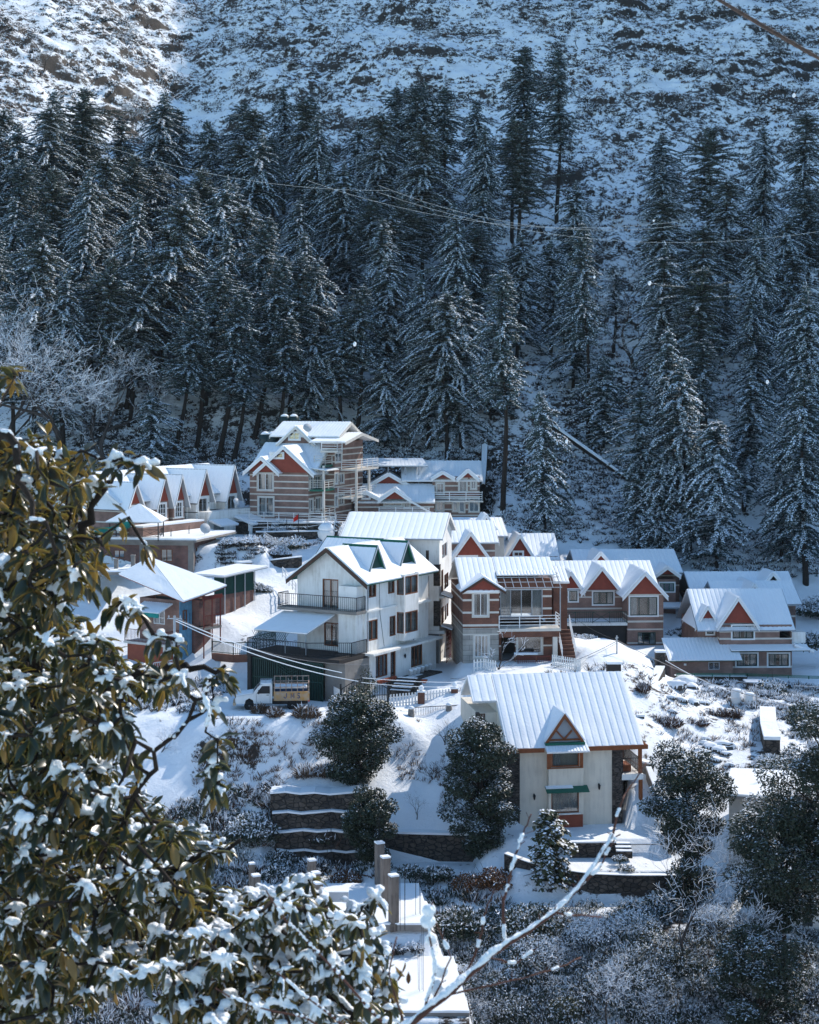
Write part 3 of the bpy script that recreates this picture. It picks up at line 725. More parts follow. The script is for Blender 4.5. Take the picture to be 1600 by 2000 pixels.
# attic dormer
px0, px1 = h.lx(1063, 0.0), h.lx(1137, 0.0); xm = (px0+px1)/2
h.roof(px0+0.2, px1-0.2, -0.25, 3.4, 5.85, 7.35, 'y', 0.22, 0.2, 0.0, 'white_paint', st=0.10, barge='orange_wood', bw=0.24, back=False)
mb = MB(); y = -0.22
mb.slab([(px0+0.1, y, 5.68), (px1-0.1, y, 5.68), (xm, y, 7.25)], 0.05)
g_ = mb.build('dormer_window', MT['grey_sheet'], h.root)
mb = MB()
for a, b in (((px0+0.15, 5.75), (px1-0.15, 5.75)), ((px0+0.1, 5.72), (xm, 7.25)), ((px1-0.1, 5.72), (xm, 7.25)), ((px0+0.75, 6.33), (xm, 5.78)), ((px1-0.75, 6.33), (xm, 5.78))):
    mb.tube([(a[0], y-0.06, a[1]), (b[0], y-0.06, b[1])], 0.075, 4)
mb.build('timber_frame', MT['orange_wood'], h.root)
h.bx('dormer_sill', px0-0.05, -0.62, 5.47, px1+0.05, -0.28, 5.62, 'green_sheet')
# porch on the right side
xp = XW+1.3
mb = MB(); mb.box(xp-0.14, -0.05, 3.35, xp+0.08, 0.17, 5.4); mb.box(xp-0.10, -0.05, -0.6, xp+0.12, 0.17, 2.95)
mb.box(xp-0.14, 4.2, -0.6, xp+0.08, 4.4, 5.6); mb.build('porch_post', MT['orange_wood'], h.root)
fl = h.bx('balcony_floor', XW+0.01, -0.1, 2.95, xp+0.15, 4.6, 3.32, 'white_plaster')
h.railing([(XW+0.1, 0.02, 3.4), (xp-0.1, 0.02, 3.4), (xp, 4.4, 3.4)], 0.95, 'bars', 'iron', 0.13, 0.02)
h.bx('bench', XW+0.2, 0.5, 3.35, XW+0.8, 1.8, 3.8, 'orange_wood')
pr = Plane(h, XW, 0, 0, 1)
h.window(pr, (1.1, 0.5, 2.3, 2.5), (2, 1), 'orange_wood', dep=0.0, surround='white_plaster'); h.window(pr, (1.0, 3.4, 2.2, 5.2), (2, 1), 'brown_wood', dep=0.0)
h.bx('porch_deck', XW+0.01, -0.35, -0.9, xp+0.35, 5, 0.06, 'rubble')
for k, px in enumerate((1043, 1169.5)):
    a = h.lx(px); mb = MB(); z = h.plane('F').z(1555 if k == 0 else 1535, a)
    mb.box(a-0.04, -0.10, z+0.06, a+0.04, 0.0, z+0.16); mb.lathe([(0.02, -0.22), (0.06, -0.16), (0.09, 0.02), (0.10, 0.05), (0.02, 0.14)], (a, -0.16, z), 8)
    mb.build('wall_lantern', MT['iron'], h.root)
CHALET = h
# ------------------------------------------------------------------ the white three-storey house
h = House('white_house', 'white plaster three storey house with brown windows, green ridged snow roof and awning', 581, 1324, 128.2, -30, 'house')
Wd, Dp = 6.0, 9.4
bw = dict(fr='brown_wood', curtain=1, mull=(2, 1), ft=0.09)
h.unitb(0, Wd, 0, Dp, 2.35, 7.7, ['white_plaster'], {
    'F': [(630, 1131, 661, 1189, dict(bw, name='door', curtain=4)), (633, 1216, 662, 1262, dict(bw, name='door'))],
    'R': [(717, 1141, 735, 1167, bw), (758, 1133, 771, 1159, dict(bw, mull=(1, 1))),
          (717, 1211, 738, 1251, bw), (761, 1203, 773, 1242, dict(bw, mull=(1, 1)))]}, gable='y', zr=9.85, top=False)
h.unitb(0.9, Wd+0.35, 0, Dp+0.6, -1.5, 2.2, ['white_plaster'], {
    'R': [(734, 1279, 757, 1322, dict(bw, mull=(3, 1))), (763, 1270, 773, 1324, dict(fr='brown_wood', name='door', mull=(1, 1), ft=0.16)), (803, 1260, 825, 1301, dict(bw, mull=(3, 1)))]})
h.bx('storey_slab', 0.5, -0.4, 2.2, Wd+0.95, Dp+0.7, 2.352, 'white_plaster')
mb = MB(); mb.box(Wd, 0.0, 5.30, Wd+0.16, 4.35, 5.42); mb.box(Wd, 6.7, 5.2, Wd+0.55, 8.9, 5.34); mb.build('storey_band', MT['white_plaster'], h.root)
# bay on the right side
pr = Plane(h, Wd, 0, 0, 1); b0, b1 = 4.4, 6.55; bx_ = 0.75
pf = Plane(h, Wd, b0, 1, 0); pb = Plane(h, Wd+bx_, b0, 0, 1)
mb = MB(); fr1, fr2 = (0.08, 6.15, bx_-0.06, 7.55), (0.08, 3.25, bx_-0.06, 4.85)
rr1, rr2 = (0.1, 6.15, b1-b0-0.12, 7.55), (0.1, 3.25, b1-b0-0.12, 4.85)
facade(mb, pf, bx_, 7.7, [fr1, fr2], [], 2.7); facade(mb, pb, b1-b0, 7.7, [rr1, rr2], [], 2.7)
facade(mb, Plane(h, Wd+bx_, b1, -1, 0), bx_, 7.7, [], [], 2.7)
mb.poly([(Wd, b0, 2.7), (Wd, b1, 2.7), (Wd+bx_, b1, 2.7), (Wd+bx_, b0, 2.7)]); mb.build('bay_wall', MT['white_plaster'], h.root)
for r in (fr1, fr2): h.window(pf, r, (1, 1), 'brown_wood', ft=0.08)
for r in (rr1, rr2): h.window(pb, r, (2, 1), 'brown_wood', curtain=4, ft=0.09)
# chimney breast on the gable wall
a0 = h.lx(661, -0.9); a1 = h.lx(691, -0.9)
h.bx('chimney_breast', a0, -0.9, 2.36, a1+0.25, -0.001, 7.25, 'white_plaster')
# main roof, dormers, wing
h.roof(0, Wd, 0, Dp, 7.7, 9.85, 'y', 0.55, 0.7, 0.0, 'green_sheet', st=0.13, barge='dark_wood', bw=0.26, snow_top=0.965)
for px0, px1 in ((727, 754), (787, 813)):
    y0, y1 = pr.a(px0)+0.1, pr.a(px1)+0.5; ym = (y0+y1)/2
    h.roof(2.9, Wd-0.55, y0, y1, 8.05, 9.95, 'x', 0.12, 0.25, 0.35, 'green_sheet', st=0.07, barge='grey_paint', bw=0.14, snow_top=0.90, name='dormer_roof')
    mb = MB(); xx = Wd-0.5; mb.slab([(xx, y0, 8.0), (xx, y1, 8.0), (xx, ym, 9.8)], 0.06); mb.build('dormer_face', MT['dark_green'], h.root)
    mb = MB(); mb.slab([(xx-0.1, y0+0.1, 8.1), (xx+0.5, y0+0.1, 7.9), (xx+0.5, y1-0.1, 7.9), (xx-0.1, y1-0.1, 8.1)], 0.04); mb.build('dormer_apron', MT['green_sheet'], h.root)
h.unitb(-1.6, 0.6, 5.6, 9.2, 2.0, 8.0, ['white_plaster'], {}, top=False)
h.roof(-1.9, 3.0, 5.2, 9.4, 8.3, 9.95, 'x', 0.4, 0.1, 0.35, 'green_sheet', st=0.07, barge='dark_green', snow_top=0.92)
# upper balcony
z = 5.25
mb = MB(); mb.box(-0.9, -1.35, z, Wd+0.05, -0.001, z+0.22); mb.build('balcony_floor', MT['concrete'], h.root)
h.railing([(-0.85, 0.0, z+0.24), (-0.85, -1.3, z+0.24), (Wd, -1.3, z+0.24), (Wd, -0.05, z+0.24)], 1.0, 'bars', 'iron', 0.17, 0.022)
# awning
A = [(-1.4, -3.6, 3.95), (3.2, -3.6, 3.95), (3.9, -0.9, 5.05), (-0.6, -0.9, 5.05)]
mb = MB(); mb.slab(A, 0.05); aw = mb.build('awning', MT['grey_sheet'], h.root); sn = MB(); snow_slab(sn, *[Vector(a)+Vector((0, 0, 0.003)) for a in A], 0.09, 0, rows=6, seed=3, edge=0.08); sn.build('snow_cover', MT['snow'], aw)
mb = MB()
for x in (-1.2, 1.2, 3.0): mb.tube([(x, -3.4, 2.4), (x, -3.4, 3.95)], 0.035, 5)
mb.build('awning_post', MT['grey_paint'], h.root)
# terrace, garage under it
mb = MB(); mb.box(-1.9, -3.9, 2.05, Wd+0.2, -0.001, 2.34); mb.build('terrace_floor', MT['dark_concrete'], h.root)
h.railing([(-1.85, -0.2, 2.36), (-1.85, -3.85, 2.36), (3.4, -3.85, 2.36), (Wd+0.15, -2.2, 2.36), (Wd+0.15, -0.1, 2.36)], 1.0, 'bars', 'iron', 0.14, 0.022)
mb = MB()      # lattice screen
for i in range(16):
    t = i*0.3; mb.tube([(-1.8, -3.7+t*0.75, 2.4), (-1.8, -3.7+min(3.5, t*0.75+1.5), 3.9)], 0.02, 3); mb.tube([(-1.5+t*0.6, -3.78, 3.2), (-1.5+t*0.6+0.55, -3.78, 3.95)], 0.02, 3); mb.tube([(-1.5+t*0.6+0.55, -3.78, 3.2), (-1.5+t*0.6, -3.78, 3.95)], 0.02, 3)
mb.build('lattice_screen', MT['dark_green'], h.root)
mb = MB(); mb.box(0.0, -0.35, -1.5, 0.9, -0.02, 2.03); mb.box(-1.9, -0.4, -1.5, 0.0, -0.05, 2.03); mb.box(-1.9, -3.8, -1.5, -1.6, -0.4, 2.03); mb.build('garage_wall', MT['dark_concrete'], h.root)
for gx0, gx1 in ((-1.5, 0.6), (0.7, 2.8), (2.9, 4.6)):
    mb = MB(); n = 12; y = -3.55
    mb.box(gx0, y-0.03, -1.4, gx1, y-0.01, 1.9, 1)
    for i in range(n+1):
        x = gx0+(gx1-gx0)*i/n; mb.box(x-0.035, y-0.09, -1.4, x+0.035, y-0.03, 1.95)
    for zz in (-0.9, 0.5, 1.85): mb.box(gx0, y-0.12, zz, gx1, y-0.09, zz+0.1)
    if gx0 == 0.7:
        xm = (gx0+gx1)/2
        for k in range(3): mb.tube([(gx0, y-0.13, 1.9-k*0.22), (xm, y-0.13, 1.3-k*0.22), (gx1, y-0.13, 1.9-k*0.22)], 0.035, 4)
    mb.build('garage_gate', [MT['dark_green'], MT['iron']], h.root)
mb = MB(); mb.box(4.6, -3.3, -1.5, Wd+0.3, -0.01, 2.03); mb.build('garage_side_wall', MT['concrete'], h.root)
h.bx('doorstep', Wd+0.36, 2.4, -1.2, Wd+1.8, 8.4, -0.05, 'rubble')
mb = MB(); mb.lathe([(0.03, -0.2), (0.09, 0.0), (0.03, 0.16)], (Wd+0.47, 5.0, 1.5), 6); mb.build('wall_lantern', MT['iron'], h.root)
mb = MB(); mb.tube([(Wd-2.6, -4.3, -1.5), (Wd-2.6, -4.3, 2.0)], 0.05, 5)
mb = MB()
for x, y in ((Wd+0.06, 0.25), (Wd+0.06, 7.0)): mb.tube([(x, y, 7.4), (x, y, 2.4)], 0.05, 6)
mb.build('drainpipe', MT['grey_paint'], h.root)
mb = MB(); mb.tube([(Wd+0.04, 1.9, 7.5), (Wd+0.04, 2.0, 5.0), (Wd+0.04, 2.6, 2.5)], 0.015, 4); mb.build('wall_cable', MT['iron'], h.root)
WH = h
# ------------------------------------------------------------------ tall white building behind it
h = House('tall_white_building', 'tall white building with stone strips and a grey ribbed roof behind the awning house', 676, 1285, 137.0, -8, 'house')
WT = h.plane('F').a(858)
h.unitb(0, WT, 0, 8.6, -1.5, 9.75, ['white_plaster'], {
    'R': [(862, 1125-12, 866, 1168-8, dict(fr='brown_wood', ft=0.05)), (868, 1120, 876, 1160, dict(fr='brown_wood', ft=0.05)), (862, 1185, 867, 1226, dict(fr='brown_wood', ft=0.05)), (869, 1180, 876, 1215, dict(fr='brown_wood', ft=0.05)),
          (864, 1060, 874, 1090, dict(fr='white_paint'))],
    'F': [(832, 1075, 838, 1100, dict(fr='dark_wood')), (833, 1125, 838, 1165, dict(fr='dark_wood'))]}, gable='x', zr=11.3, top=False)
mb = MB(); mb.box(WT-0.45, -0.07, 5.9, WT+0.06, 0.5, 7.6); mb.box(WT-0.45, -0.07, 2.7, WT+0.06, 0.5, 4.7); mb.build('stone_strip', MT['dry_stone'], h.root)
mb = MB(); mb.box(WT-0.9, -0.25, 2.1, WT+0.45, 8.0, 2.35); mb.box(WT, 0.1, 4.9, WT+0.4, 8.0, 5.05); mb.build('storey_slab', MT['white_plaster'], h.root)
h.bx('entrance_wall', WT-1.4, -0.1, -1.5, WT-0.02, -0.004, 2.1, 'concrete')
mb = MB(); A = [(WT+0.1, 0.2, 4.9), (WT+1.0, 0.2, 4.6), (WT+1.0, 7.6, 4.6), (WT+0.1, 7.6, 4.9)]
for dz in (0.0, -2.55):
    Q = [Vector(a)+Vector((0, 0, dz+0.3)) for a in A]; mb.slab(Q, 0.06)
c = mb.build('side_canopy', MT['dark_wood'], h.root); sn = MB()
for dz in (0.0, -2.55):
    Q = [Vector(a)+Vector((0, 0, dz+0.303)) for a in A]; snow_slab(sn, Q[1], Q[2], Q[3], Q[0], 0.12, 0, rows=3, seed=5)
sn.build('snow_cover', MT['snow'], c)
h.roof(-0.1, WT, 0, 8.6, 9.75, 11.3, 'x', 0.55, 0.35, 0.52, 'grey_sheet', st=0.04, barge='white_plaster', edge=0.0)
mb = MB()
for i in range(5): mb.tube([(WT+0.55, 0.3+i*0.75, -1.2), (WT+0.55, 0.3+i*0.75, 2.4)], 0.035, 4)
for zz in (0.0, 1.2, 2.35): mb.tube([(WT+0.55, 0.3, zz), (WT+0.55, 3.3, zz)], 0.025, 4)
mb.build('entrance_grille', MT['red_iron'], h.root)
# ------------------------------------------------------------------ brown banded house with the pergola
h = House('pergola_house', 'brown and cream banded house with a snowy lean roof, steel pergola and white balcony', 904, 1291, 130.0, 5, 'house')
wg = dict(fr='white_paint', surround='band_cream', curtain=1, mull=(2, 1))
bn = [(2.35, 2.5), (2.62, 2.78), (3.6, 3.75), (4.55, 4.7), (5.1, 5.22)]
xa = h.lx(975); xb = Plane(h, 0, 2.0, 1, 0).a(1063); xe = Plane(h, 0, 2.0, 1, 0).a(1078)
h.unitb(0, xa, 0, 8.0, 2.5, 5.35, ['brick_dark', 'band_cream'], {'F': [(925, 1159, 953, 1203, wg)], 'L': []}, bn)
h.unitb(0.02, xa-0.02, 0.02, 8.0, -1.0, 2.5, ['grey_block', 'band_cream'], {'F': [(927, 1241, 954, 1283, dict(wg, mull=(4, 1), curtain=2))]}, [(1.95, 2.05)])
h.unitb(xa, xe, 2.0, 8.0, 2.9, 6.0, ['brick_dark', 'band_cream'], {'F': [(977, 1151, 1060, 1206, dict(fr='grey_paint', mull=(4, 1), curtain=1, ft=0.07))]}, bn)
h.unitb(xa, xe, 0.9, 8.0, -1.0, 2.2, ['brick_dark', 'band_cream'], {'F': [(979, 1234, 1006, 1289, dict(fr='white_paint', open=True)), (1011, 1235, 1058, 1276, dict(fr='white_paint', surround='band_cream', mull=(1, 1)))]}, [(0.9, 1.02), (2.0, 2.2)])
h.bx('balcony_floor', xa-0.02, -0.1, 2.2, xe+0.35, 2.0, 2.42, 'band_cream'); h.bx('balcony_beam', xa-0.02, -0.02, 1.75, xe+0.25, 0.9, 2.195, 'brick_dark')
h.railing([(xa, -0.05, 2.45), (xe+0.3, -0.05, 2.45), (xe+0.3, 2.0, 2.45)], 0.95, 'rails', 'white_paint', r=0.03, n=4)
h.bx('pillar', xe-0.25, 0.0, -1.0, xe+0.1, 0.3, 1.75, 'band_cream')
h.roof(-0.2, xa, 0, 8.0, 5.45, 7.3, 'x', 0.55, 0.0, 0.42, 'white_paint', st=0.12, edge=0.1)
# right roof stops short above the pergola
mb = MB(); xr = xe+0.15
k = (7.3-5.45)/4.0
A = [(xa, 1.7, 5.45+k*1.7+0.11), (xr, 1.7, 5.45+k*1.7+0.11), (xr, 4.0, 7.41), (xa, 4.0, 7.41)]; B = [(xr, 8.4, 5.3), (xa, 8.4, 5.3), (xa, 4.0, 7.41), (xr, 4.0, 7.41)]
mb.slab(A, 0.1); mb.slab(B, 0.1); rr = mb.build('roof', MT['white_paint'], h.root); sn = MB(); snow_slab(sn, *A, 0.12, 0.42, seed=2, edge=0.1); snow_slab(sn, *B, 0.12, 0.42, seed=2); sn.build('snow_cover', MT['snow'], rr)
g0, g1 = h.lx(903, -0.5), h.lx(985, -0.5)
h.gable_front(g0+0.15, g1-0.2, -0.55, 5.4, 6.3, 3.0, og=0.2, oe=0.3, barge='dark_wood', bw=0.14)
mb = MB(); zt = 6.05
for i in range(9): x = xa-0.1+(xe+0.4-xa)*i/8; mb.tube([(x, -0.35, zt-0.5), (x, 1.9, zt+0.45)], 0.035, 4)
for y in (-0.3, 0.5, 1.2, 1.75): mb.tube([(xa-0.15, y, zt-0.5+0.42*(y+0.35)), (xe+0.4, y, zt-0.5+0.42*(y+0.35))], 0.04, 4)
mb.tube([(xe+0.3, -0.05, 2.4), (xe+0.3, -0.05, zt-0.4)], 0.05, 5)
mb.build('pergola', MT['steel'], h.root)
mb = MB(); snow_slab(mb, (xa, 1.2, 6.35), (xe+0.2, 1.2, 6.35), (xe+0.2, 1.9, 6.6), (xa, 1.9, 6.6), 0.08, 0.25, 0.05, 3); mb.build('snow_cover', MT['snow'], h.root)
# side stair with white rails
mb = MB()
for i in range(9): mb.box(xe+0.35, -0.4+i*0.32, -1.0, xe+1.5, -0.08+i*0.32, 0.05+i*0.24)
mb.build('side_stair', MT['brick_dark'], h.root)
h.railing([(xe+1.45, -0.4, 0.1), (xe+1.45, 2.4, 2.2)], 0.9, 'rails', 'white_paint', r=0.025, n=4); h.railing([(xe+0.4, -0.4, 0.1), (xe+0.4, 2.4, 2.2)], 0.9, 'rails', 'white_paint', r=0.025, n=4)
h.roof(xe+0.4, xe+1.5, 3.5, 7.5, 5.6, 6.4, 'x', 0.4, 0.1, 0.3, 'white_paint', st=0.1)
h.unitb(xe+0.4, xe+1.5, 3.6, 7.4, -1, 5.6, ['brick_dark'], {})
PG = h
# ------------------------------------------------------------------ row house with three gables
def gab(h, px0, px1, y, pye, pya, depth, **kw):
    p = Plane(h, 0, y, 1, 0); a0, a1 = p.a(px0), p.a(px1); am = (a0+a1)/2
    h.gable_front(a0+0.3, a1-0.3, y, p.z(pye, am)+0.15, p.z(pya, am)-0.1, depth, **kw)
    return a0, a1
wg = dict(fr='dark_green', surround='white_paint', curtain=1, mull=(3, 1), ft=0.06)
h = House('three_gable_house', 'banded house with three red gables in a row and a railed deck in front', 1091, 1236, 147, 3, 'house')
x2 = h.lx(1222); bn = [(1.1, 1.22), (2.0, 2.14), (3.0, 3.12), (3.55, 3.68)]
h.unitb(0, x2, 0, 8, -1.5, 3.72, ['brick_brown', 'band_cream'], {'F': [(1112, 1154, 1128, 1174, dict(wg, mull=(1, 1))), (1159, 1156, 1198, 1180, wg)]}, bn)
pf = Plane(h, 0, -2.6, 1, 0); b0, b1 = pf.a(1226), pf.a(1296)
h.unitb(b0, b1, -2.6, 7, -2.5, 3.75, ['brick_brown', 'band_cream'], {'F': [(1231, 1166, 1284, 1202, wg), (1246, 1235, 1281, 1259, dict(wg, surround=None, mull=(3, 1)))]}, [(-0.6, -0.48), (0.55, 0.67), (1.2, 1.36), (1.7, 1.84), (3.5, 3.6)])
h.roof(-0.2, b1+0.1, 0.5, 8, 3.9, 5.6, 'x', 0.6, 0.1, 0.4, 'grey_sheet', st=0.10)
gab(h, 1087, 1141, -0.15, 1153, 1117, 5, og=0.3); gab(h, 1135, 1216, -0.4, 1156, 1108, 5.5, og=0.3); gab(h, 1216, 1303, -2.75, 1164, 1118, 7.5, og=0.3)
mb = MB(); mb.box(-0.4, -2.6, 0.95, b0-0.01, -0.001, 1.15); mb.build('deck', MT['white_plaster'], h.root)
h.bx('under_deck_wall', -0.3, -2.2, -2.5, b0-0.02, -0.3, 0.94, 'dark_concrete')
h.railing([(-0.35, -0.2, 1.16), (-0.35, -2.55, 1.16), (b0-0.05, -2.55, 1.16)], 0.95, 'cross', 'dark_green', r=0.025)
mb = MB(); snow_slab(mb, (-0.3, -2.5, 1.151), (b0-0.1, -2.5, 1.151), (b0-0.1, -0.1, 1.151), (-0.3, -0.1, 1.151), 0.1); mb.build('snow_cover', MT['snow'], h.root)
h = House('gabled_house', 'taller banded house behind the right end of the three gable row, one red gable', 1240, 1200, 156, 3, 'house')
xr = h.lx(1334)
h.unitb(0, xr, 1.5, 9, -3.0, 3.75, ['brick_brown', 'band_cream'], {'F': []}, [(0.2, 0.34), (2.4, 2.54), (3.3, 3.42)])
pf = Plane(h, 0, 0, 1, 0); b0, b1 = pf.a(1284), pf.a(1320)
h.unitb(b0, b1, 0, 2, -3, 3.2, ['brick_brown', 'band_cream'], {'F': [(1289, 1139, 1317, 1155, dict(wg, fr='green_sheet'))]}, [(0.9, 1.1)])
h.roof(-4.9, xr, 1.5, 9, 3.75, 5.3, 'x', 0.5, 0.3, 0.4, 'grey_sheet', st=0.09); gab(h, 1278, 1328, -0.1, 1125, 1106, 5, og=0.3)
h.gable_front(-4.4, -1.6, 1.0, 3.9, 5.5, 4)
mb = MB(); snow_slab(mb, (b0-0.3, -1.3, 0.75), (b1+0.9, -1.3, 0.75), (b1+0.9, 0, 1.0), (b0-0.3, 0, 1.0), 0.1); mb.build('porch_snow', MT['snow'], h.root)
h.bx('porch_roof', b0-0.3, -1.35, 0.64, b1+0.9, 0.0, 0.74, 'grey_sheet')
# the two houses behind the pergola house
wn = dict(fr='white_paint', surround='white_paint', curtain=1, mull=(3, 1), ft=0.06)
h = House('red_gable_house', 'snow roofed house with one steep red gable peeping over the pergola house', 866, 1125, 150, 4, 'house')
xr = h.lx(970)
h.unitb(0, xr, 1.2, 8.5, -2, 2.9, ['brick_brown', 'band_cream'], {}, [(1.0, 1.15), (2.0, 2.15)], gable='x', zr=4.6, gm=1)
pf = Plane(h, 0, 0, 1, 0); b0, b1 = pf.a(889), pf.a(948)
h.unitb(b0, b1, 0, 2, -2, 2.0, ['brick_brown', 'band_cream'], {'F': [(897, 1087, 931, 1101, wn)]}, [(0.5, 0.65)])
h.roof(-0.4, xr, 1.2, 8.5, 2.9, 4.35, 'x', 0.5, 0.3, 0.4, 'grey_sheet', st=0.1, barge='white_paint'); gab(h, 882, 956, -0.1, 1088, 1040, 6, og=0.3)
h = House('rear_row_house', 'white roofed house half hidden right behind the steep red gable', 900, 1110, 158, 4, 'house')
xr = h.lx(985)
h.unitb(0, xr, 0, 8.5, -3, 3.0, ['band_cream', 'band_cream'], {'R': [(976, 1070, 980, 1088, wn)]}, gable='x', zr=4.3)
h.roof(-3, xr, 0, 8.5, 3.0, 4.2, 'x', 0.5, 0.3, 0.4, 'grey_sheet', st=0.1, barge='white_paint'); h.gable_front(-2.4, -0.4, -0.2, 3.2, 4.6, 4, panel=None); h.gable_front(1.6, 3.4, 1.2, 3.4, 4.75, 3, panel=None)
h = House('small_red_gable_house', 'small house with low red gable and attic window at the forest edge', 992, 1120, 161, 3, 'house')
xr = h.lx(1090)
h.unitb(0, xr, 0, 7, -2, 1.6, ['brick_brown', 'band_cream'], {}, [(1.0, 1.15)])
h.roof(0.5, xr, 0.2, 7, 1.45, 3.3, 'x', 0.6, 0.2, 0.4, 'grey_sheet', st=0.1)
p = Plane(h, 0, -0.3, 1, 0); am = p.a(1011); ar = p.rect(1004, 1078, 1021, 1086)
gab(h, 984, 1046, -0.25, 1090, 1045, 5, og=0.3, attic=ar)
# ------------------------------------------------------------------ right-hand house in the shade
h = House('shaded_gable_house', 'mauve brown banded house at the right edge with a small and a large red gable', 1406, 1320, 140, 3, 'house')
xr = h.lx(1547); pfz = Plane(h, 0, 0, 1, 0)
wg = dict(fr='dark_green', surround='white_paint', curtain=4, mull=(3, 1), ft=0.06)
h.unitb(0, xr, 0, 7.5, -1.0, 4.15, ['brick_brown', 'band_cream'], {'F': [(1431, 1222, 1472, 1247, wg), (1439, 1277, 1479, 1301, wg), (1501, 1277, 1541, 1301, wg), (1523, 1225, 1545, 1246, dict(open=True))]},
        [(0.62, 0.78), (1.95, 2.08), (2.2, 2.26), (2.95, 3.1), (3.55, 3.64)])
pl_ = Plane(h, 0, 1.0, 1, 0); a0 = pl_.a(1364)
h.unitb(a0, 0.0, 1.0, 7.5, -1, 4.15, ['brick_brown', 'band_cream'], {'F': [(1381, 1219, 1394, 1238, dict(wg, mull=(1, 1)))]}, [(3.55, 3.64)])
h.roof(a0-0.1, xr, 0.3, 7.5, 4.05, 6.55, 'x', 0.6, 0.25, 0.36, 'grey_sheet', st=0.045, edge=0.02)
gab(h, 1401, 1481, -0.1, 1221, 1167, 5.5, og=0.3, bw=0.22); gab(h, 1357, 1406, 0.85, 1219, 1184, 4.5, og=0.3, bw=0.2)
A = [(0.7, -1.1, 2.18), (xr+1.2, -1.1, 2.18), (xr+1.2, 0, 2.5), (0.7, 0, 2.5)]; mb = MB(); mb.slab(A, 0.06); c = mb.build('window_canopy', MT['dark_green'], h.root); mb = MB(); snow_slab(mb, *[Vector(a)+Vector((0, 0, .003)) for a in A], 0.07); mb.build('snow_cover', MT['snow'], c)
A = [(xr, -0.8, 2.5), (xr+1.6, -0.8, 2.0), (xr+1.6, 3, 2.0), (xr, 3, 2.5)]; mb = MB(); mb.slab(A, 0.06); c = mb.build('side_canopy', MT['white_paint'], h.root); mb = MB(); snow_slab(mb, Vector(A[0])+Vector((0,0,.01)), Vector(A[1])+Vector((0,0,.01)), Vector(A[2])+Vector((0,0,.01)), Vector(A[3])+Vector((0,0,.01)), 0.16); mb.build('snow_cover', MT['snow'], c)
h.bx('side_balcony', xr+0.01, 0.2, 2.6, xr+1.2, 2.4, 3.5, 'white_plaster')
# lean-to on the left of it
p = Plane(h, 0, -1.6, 1, 0); l0, l1 = p.a(1312), p.a(1440)
h.unitb(l0, l1-0.3, -1.4, 0.9, -1.2, 1.55, ['brick_brown', 'band_cream'], {'F': [(1336, 1296, 1341, 1300, dict(fr='white_paint')), (1384, 1293, 1406, 1308, dict(fr='grey_paint'))]}, top=False, part='annex_wall')
A = [(l0-0.3, -1.9, 1.55), (l1+0.35, -1.9, 1.55), (l1+0.35, 0.98, 2.95), (l0-0.3, 0.98, 2.95)]; mb = MB(); mb.slab(A, 0.06); c = mb.build('annex_roof', MT['green_sheet'], h.root); mb = MB(); snow_slab(mb, *[Vector(a)+Vector((0, 0, .003)) for a in A], 0.09, 0.3, 0.03, 6, edge=0.04); mb.build('snow_cover', MT['snow'], c)
h = House('rear_gable_house', 'snow covered house behind the shaded mauve house, small red gable between roof ridges', 1362, 1290, 152, 3, 'house')
xr = h.lx(1570)
h.unitb(0.3, xr-0.3, 1.5, 9, -2, 5.2, ['brick_brown', 'band_cream'], {}, [(2.2, 2.36), (3.6, 3.76), (4.6, 4.7)])
h.roof(0.2, xr-0.2, 1.5, 9, 5.2, 7.2, 'x', 0.5, 0.3, 0.36, 'grey_sheet', st=0.06)
h.roof(1.6, xr-0.9, -1.2, 4.5, 5.3, 6.75, 'x', 0.5, 0.3, 0.36, 'grey_sheet', st=0.06)
gab(h, 1452, 1494, -1.4, 1165, 1140, 5, og=0.3); h.gable_front(xr-3.3, xr-1.3, 2.0, 6.3, 7.5, 3, panel=None)
# ------------------------------------------------------------------ the brick hotel up the slope
h = House('hotel', 'tall four level hotel of brown brick with cream bands, red gables and stacked side balconies', 488, 1012, 166, -20, 'hotel')
Wd = h.plane('F').a(602); Dp = 10.5
bn = [(0.45+i*0.62, 0.45+i*0.62+0.13) for i in range(10)]
wg = dict(fr='white_paint', surround='band_cream', curtain=4, mull=(2, 1), ft=0.06)
h.unitb(0, Wd, 0, Dp, -1.5, 5.0, ['brick_brown', 'band_cream'], {
    'F': [(504, 925, 533, 957, wg), (505, 971, 534, 1007, wg)],
    'R': [(604, 932, 612, 956, wg), (616, 930, 627, 955, wg), (632, 930, 642, 952, wg), (604, 975, 612, 1000, wg), (617, 972, 628, 997, wg), (633, 970, 644, 992, wg)]}, bn)
h.roof(0.3, Wd+0.3, 0.8, 7.2, 5.0, 7.1, 'x', 0.5, 0.5, 0.33, 'white_paint', st=0.08, barge='band_cream')
p = Plane(h, 0, -0.2, 1, 0)
gab(h, 498, 615, -0.25, 926, 872, 5, og=0.35, attic=p.rect(530, 885, 554, 894)); gab(h, 478, 547, -0.45, 924, 893, 3.5, og=0.35)
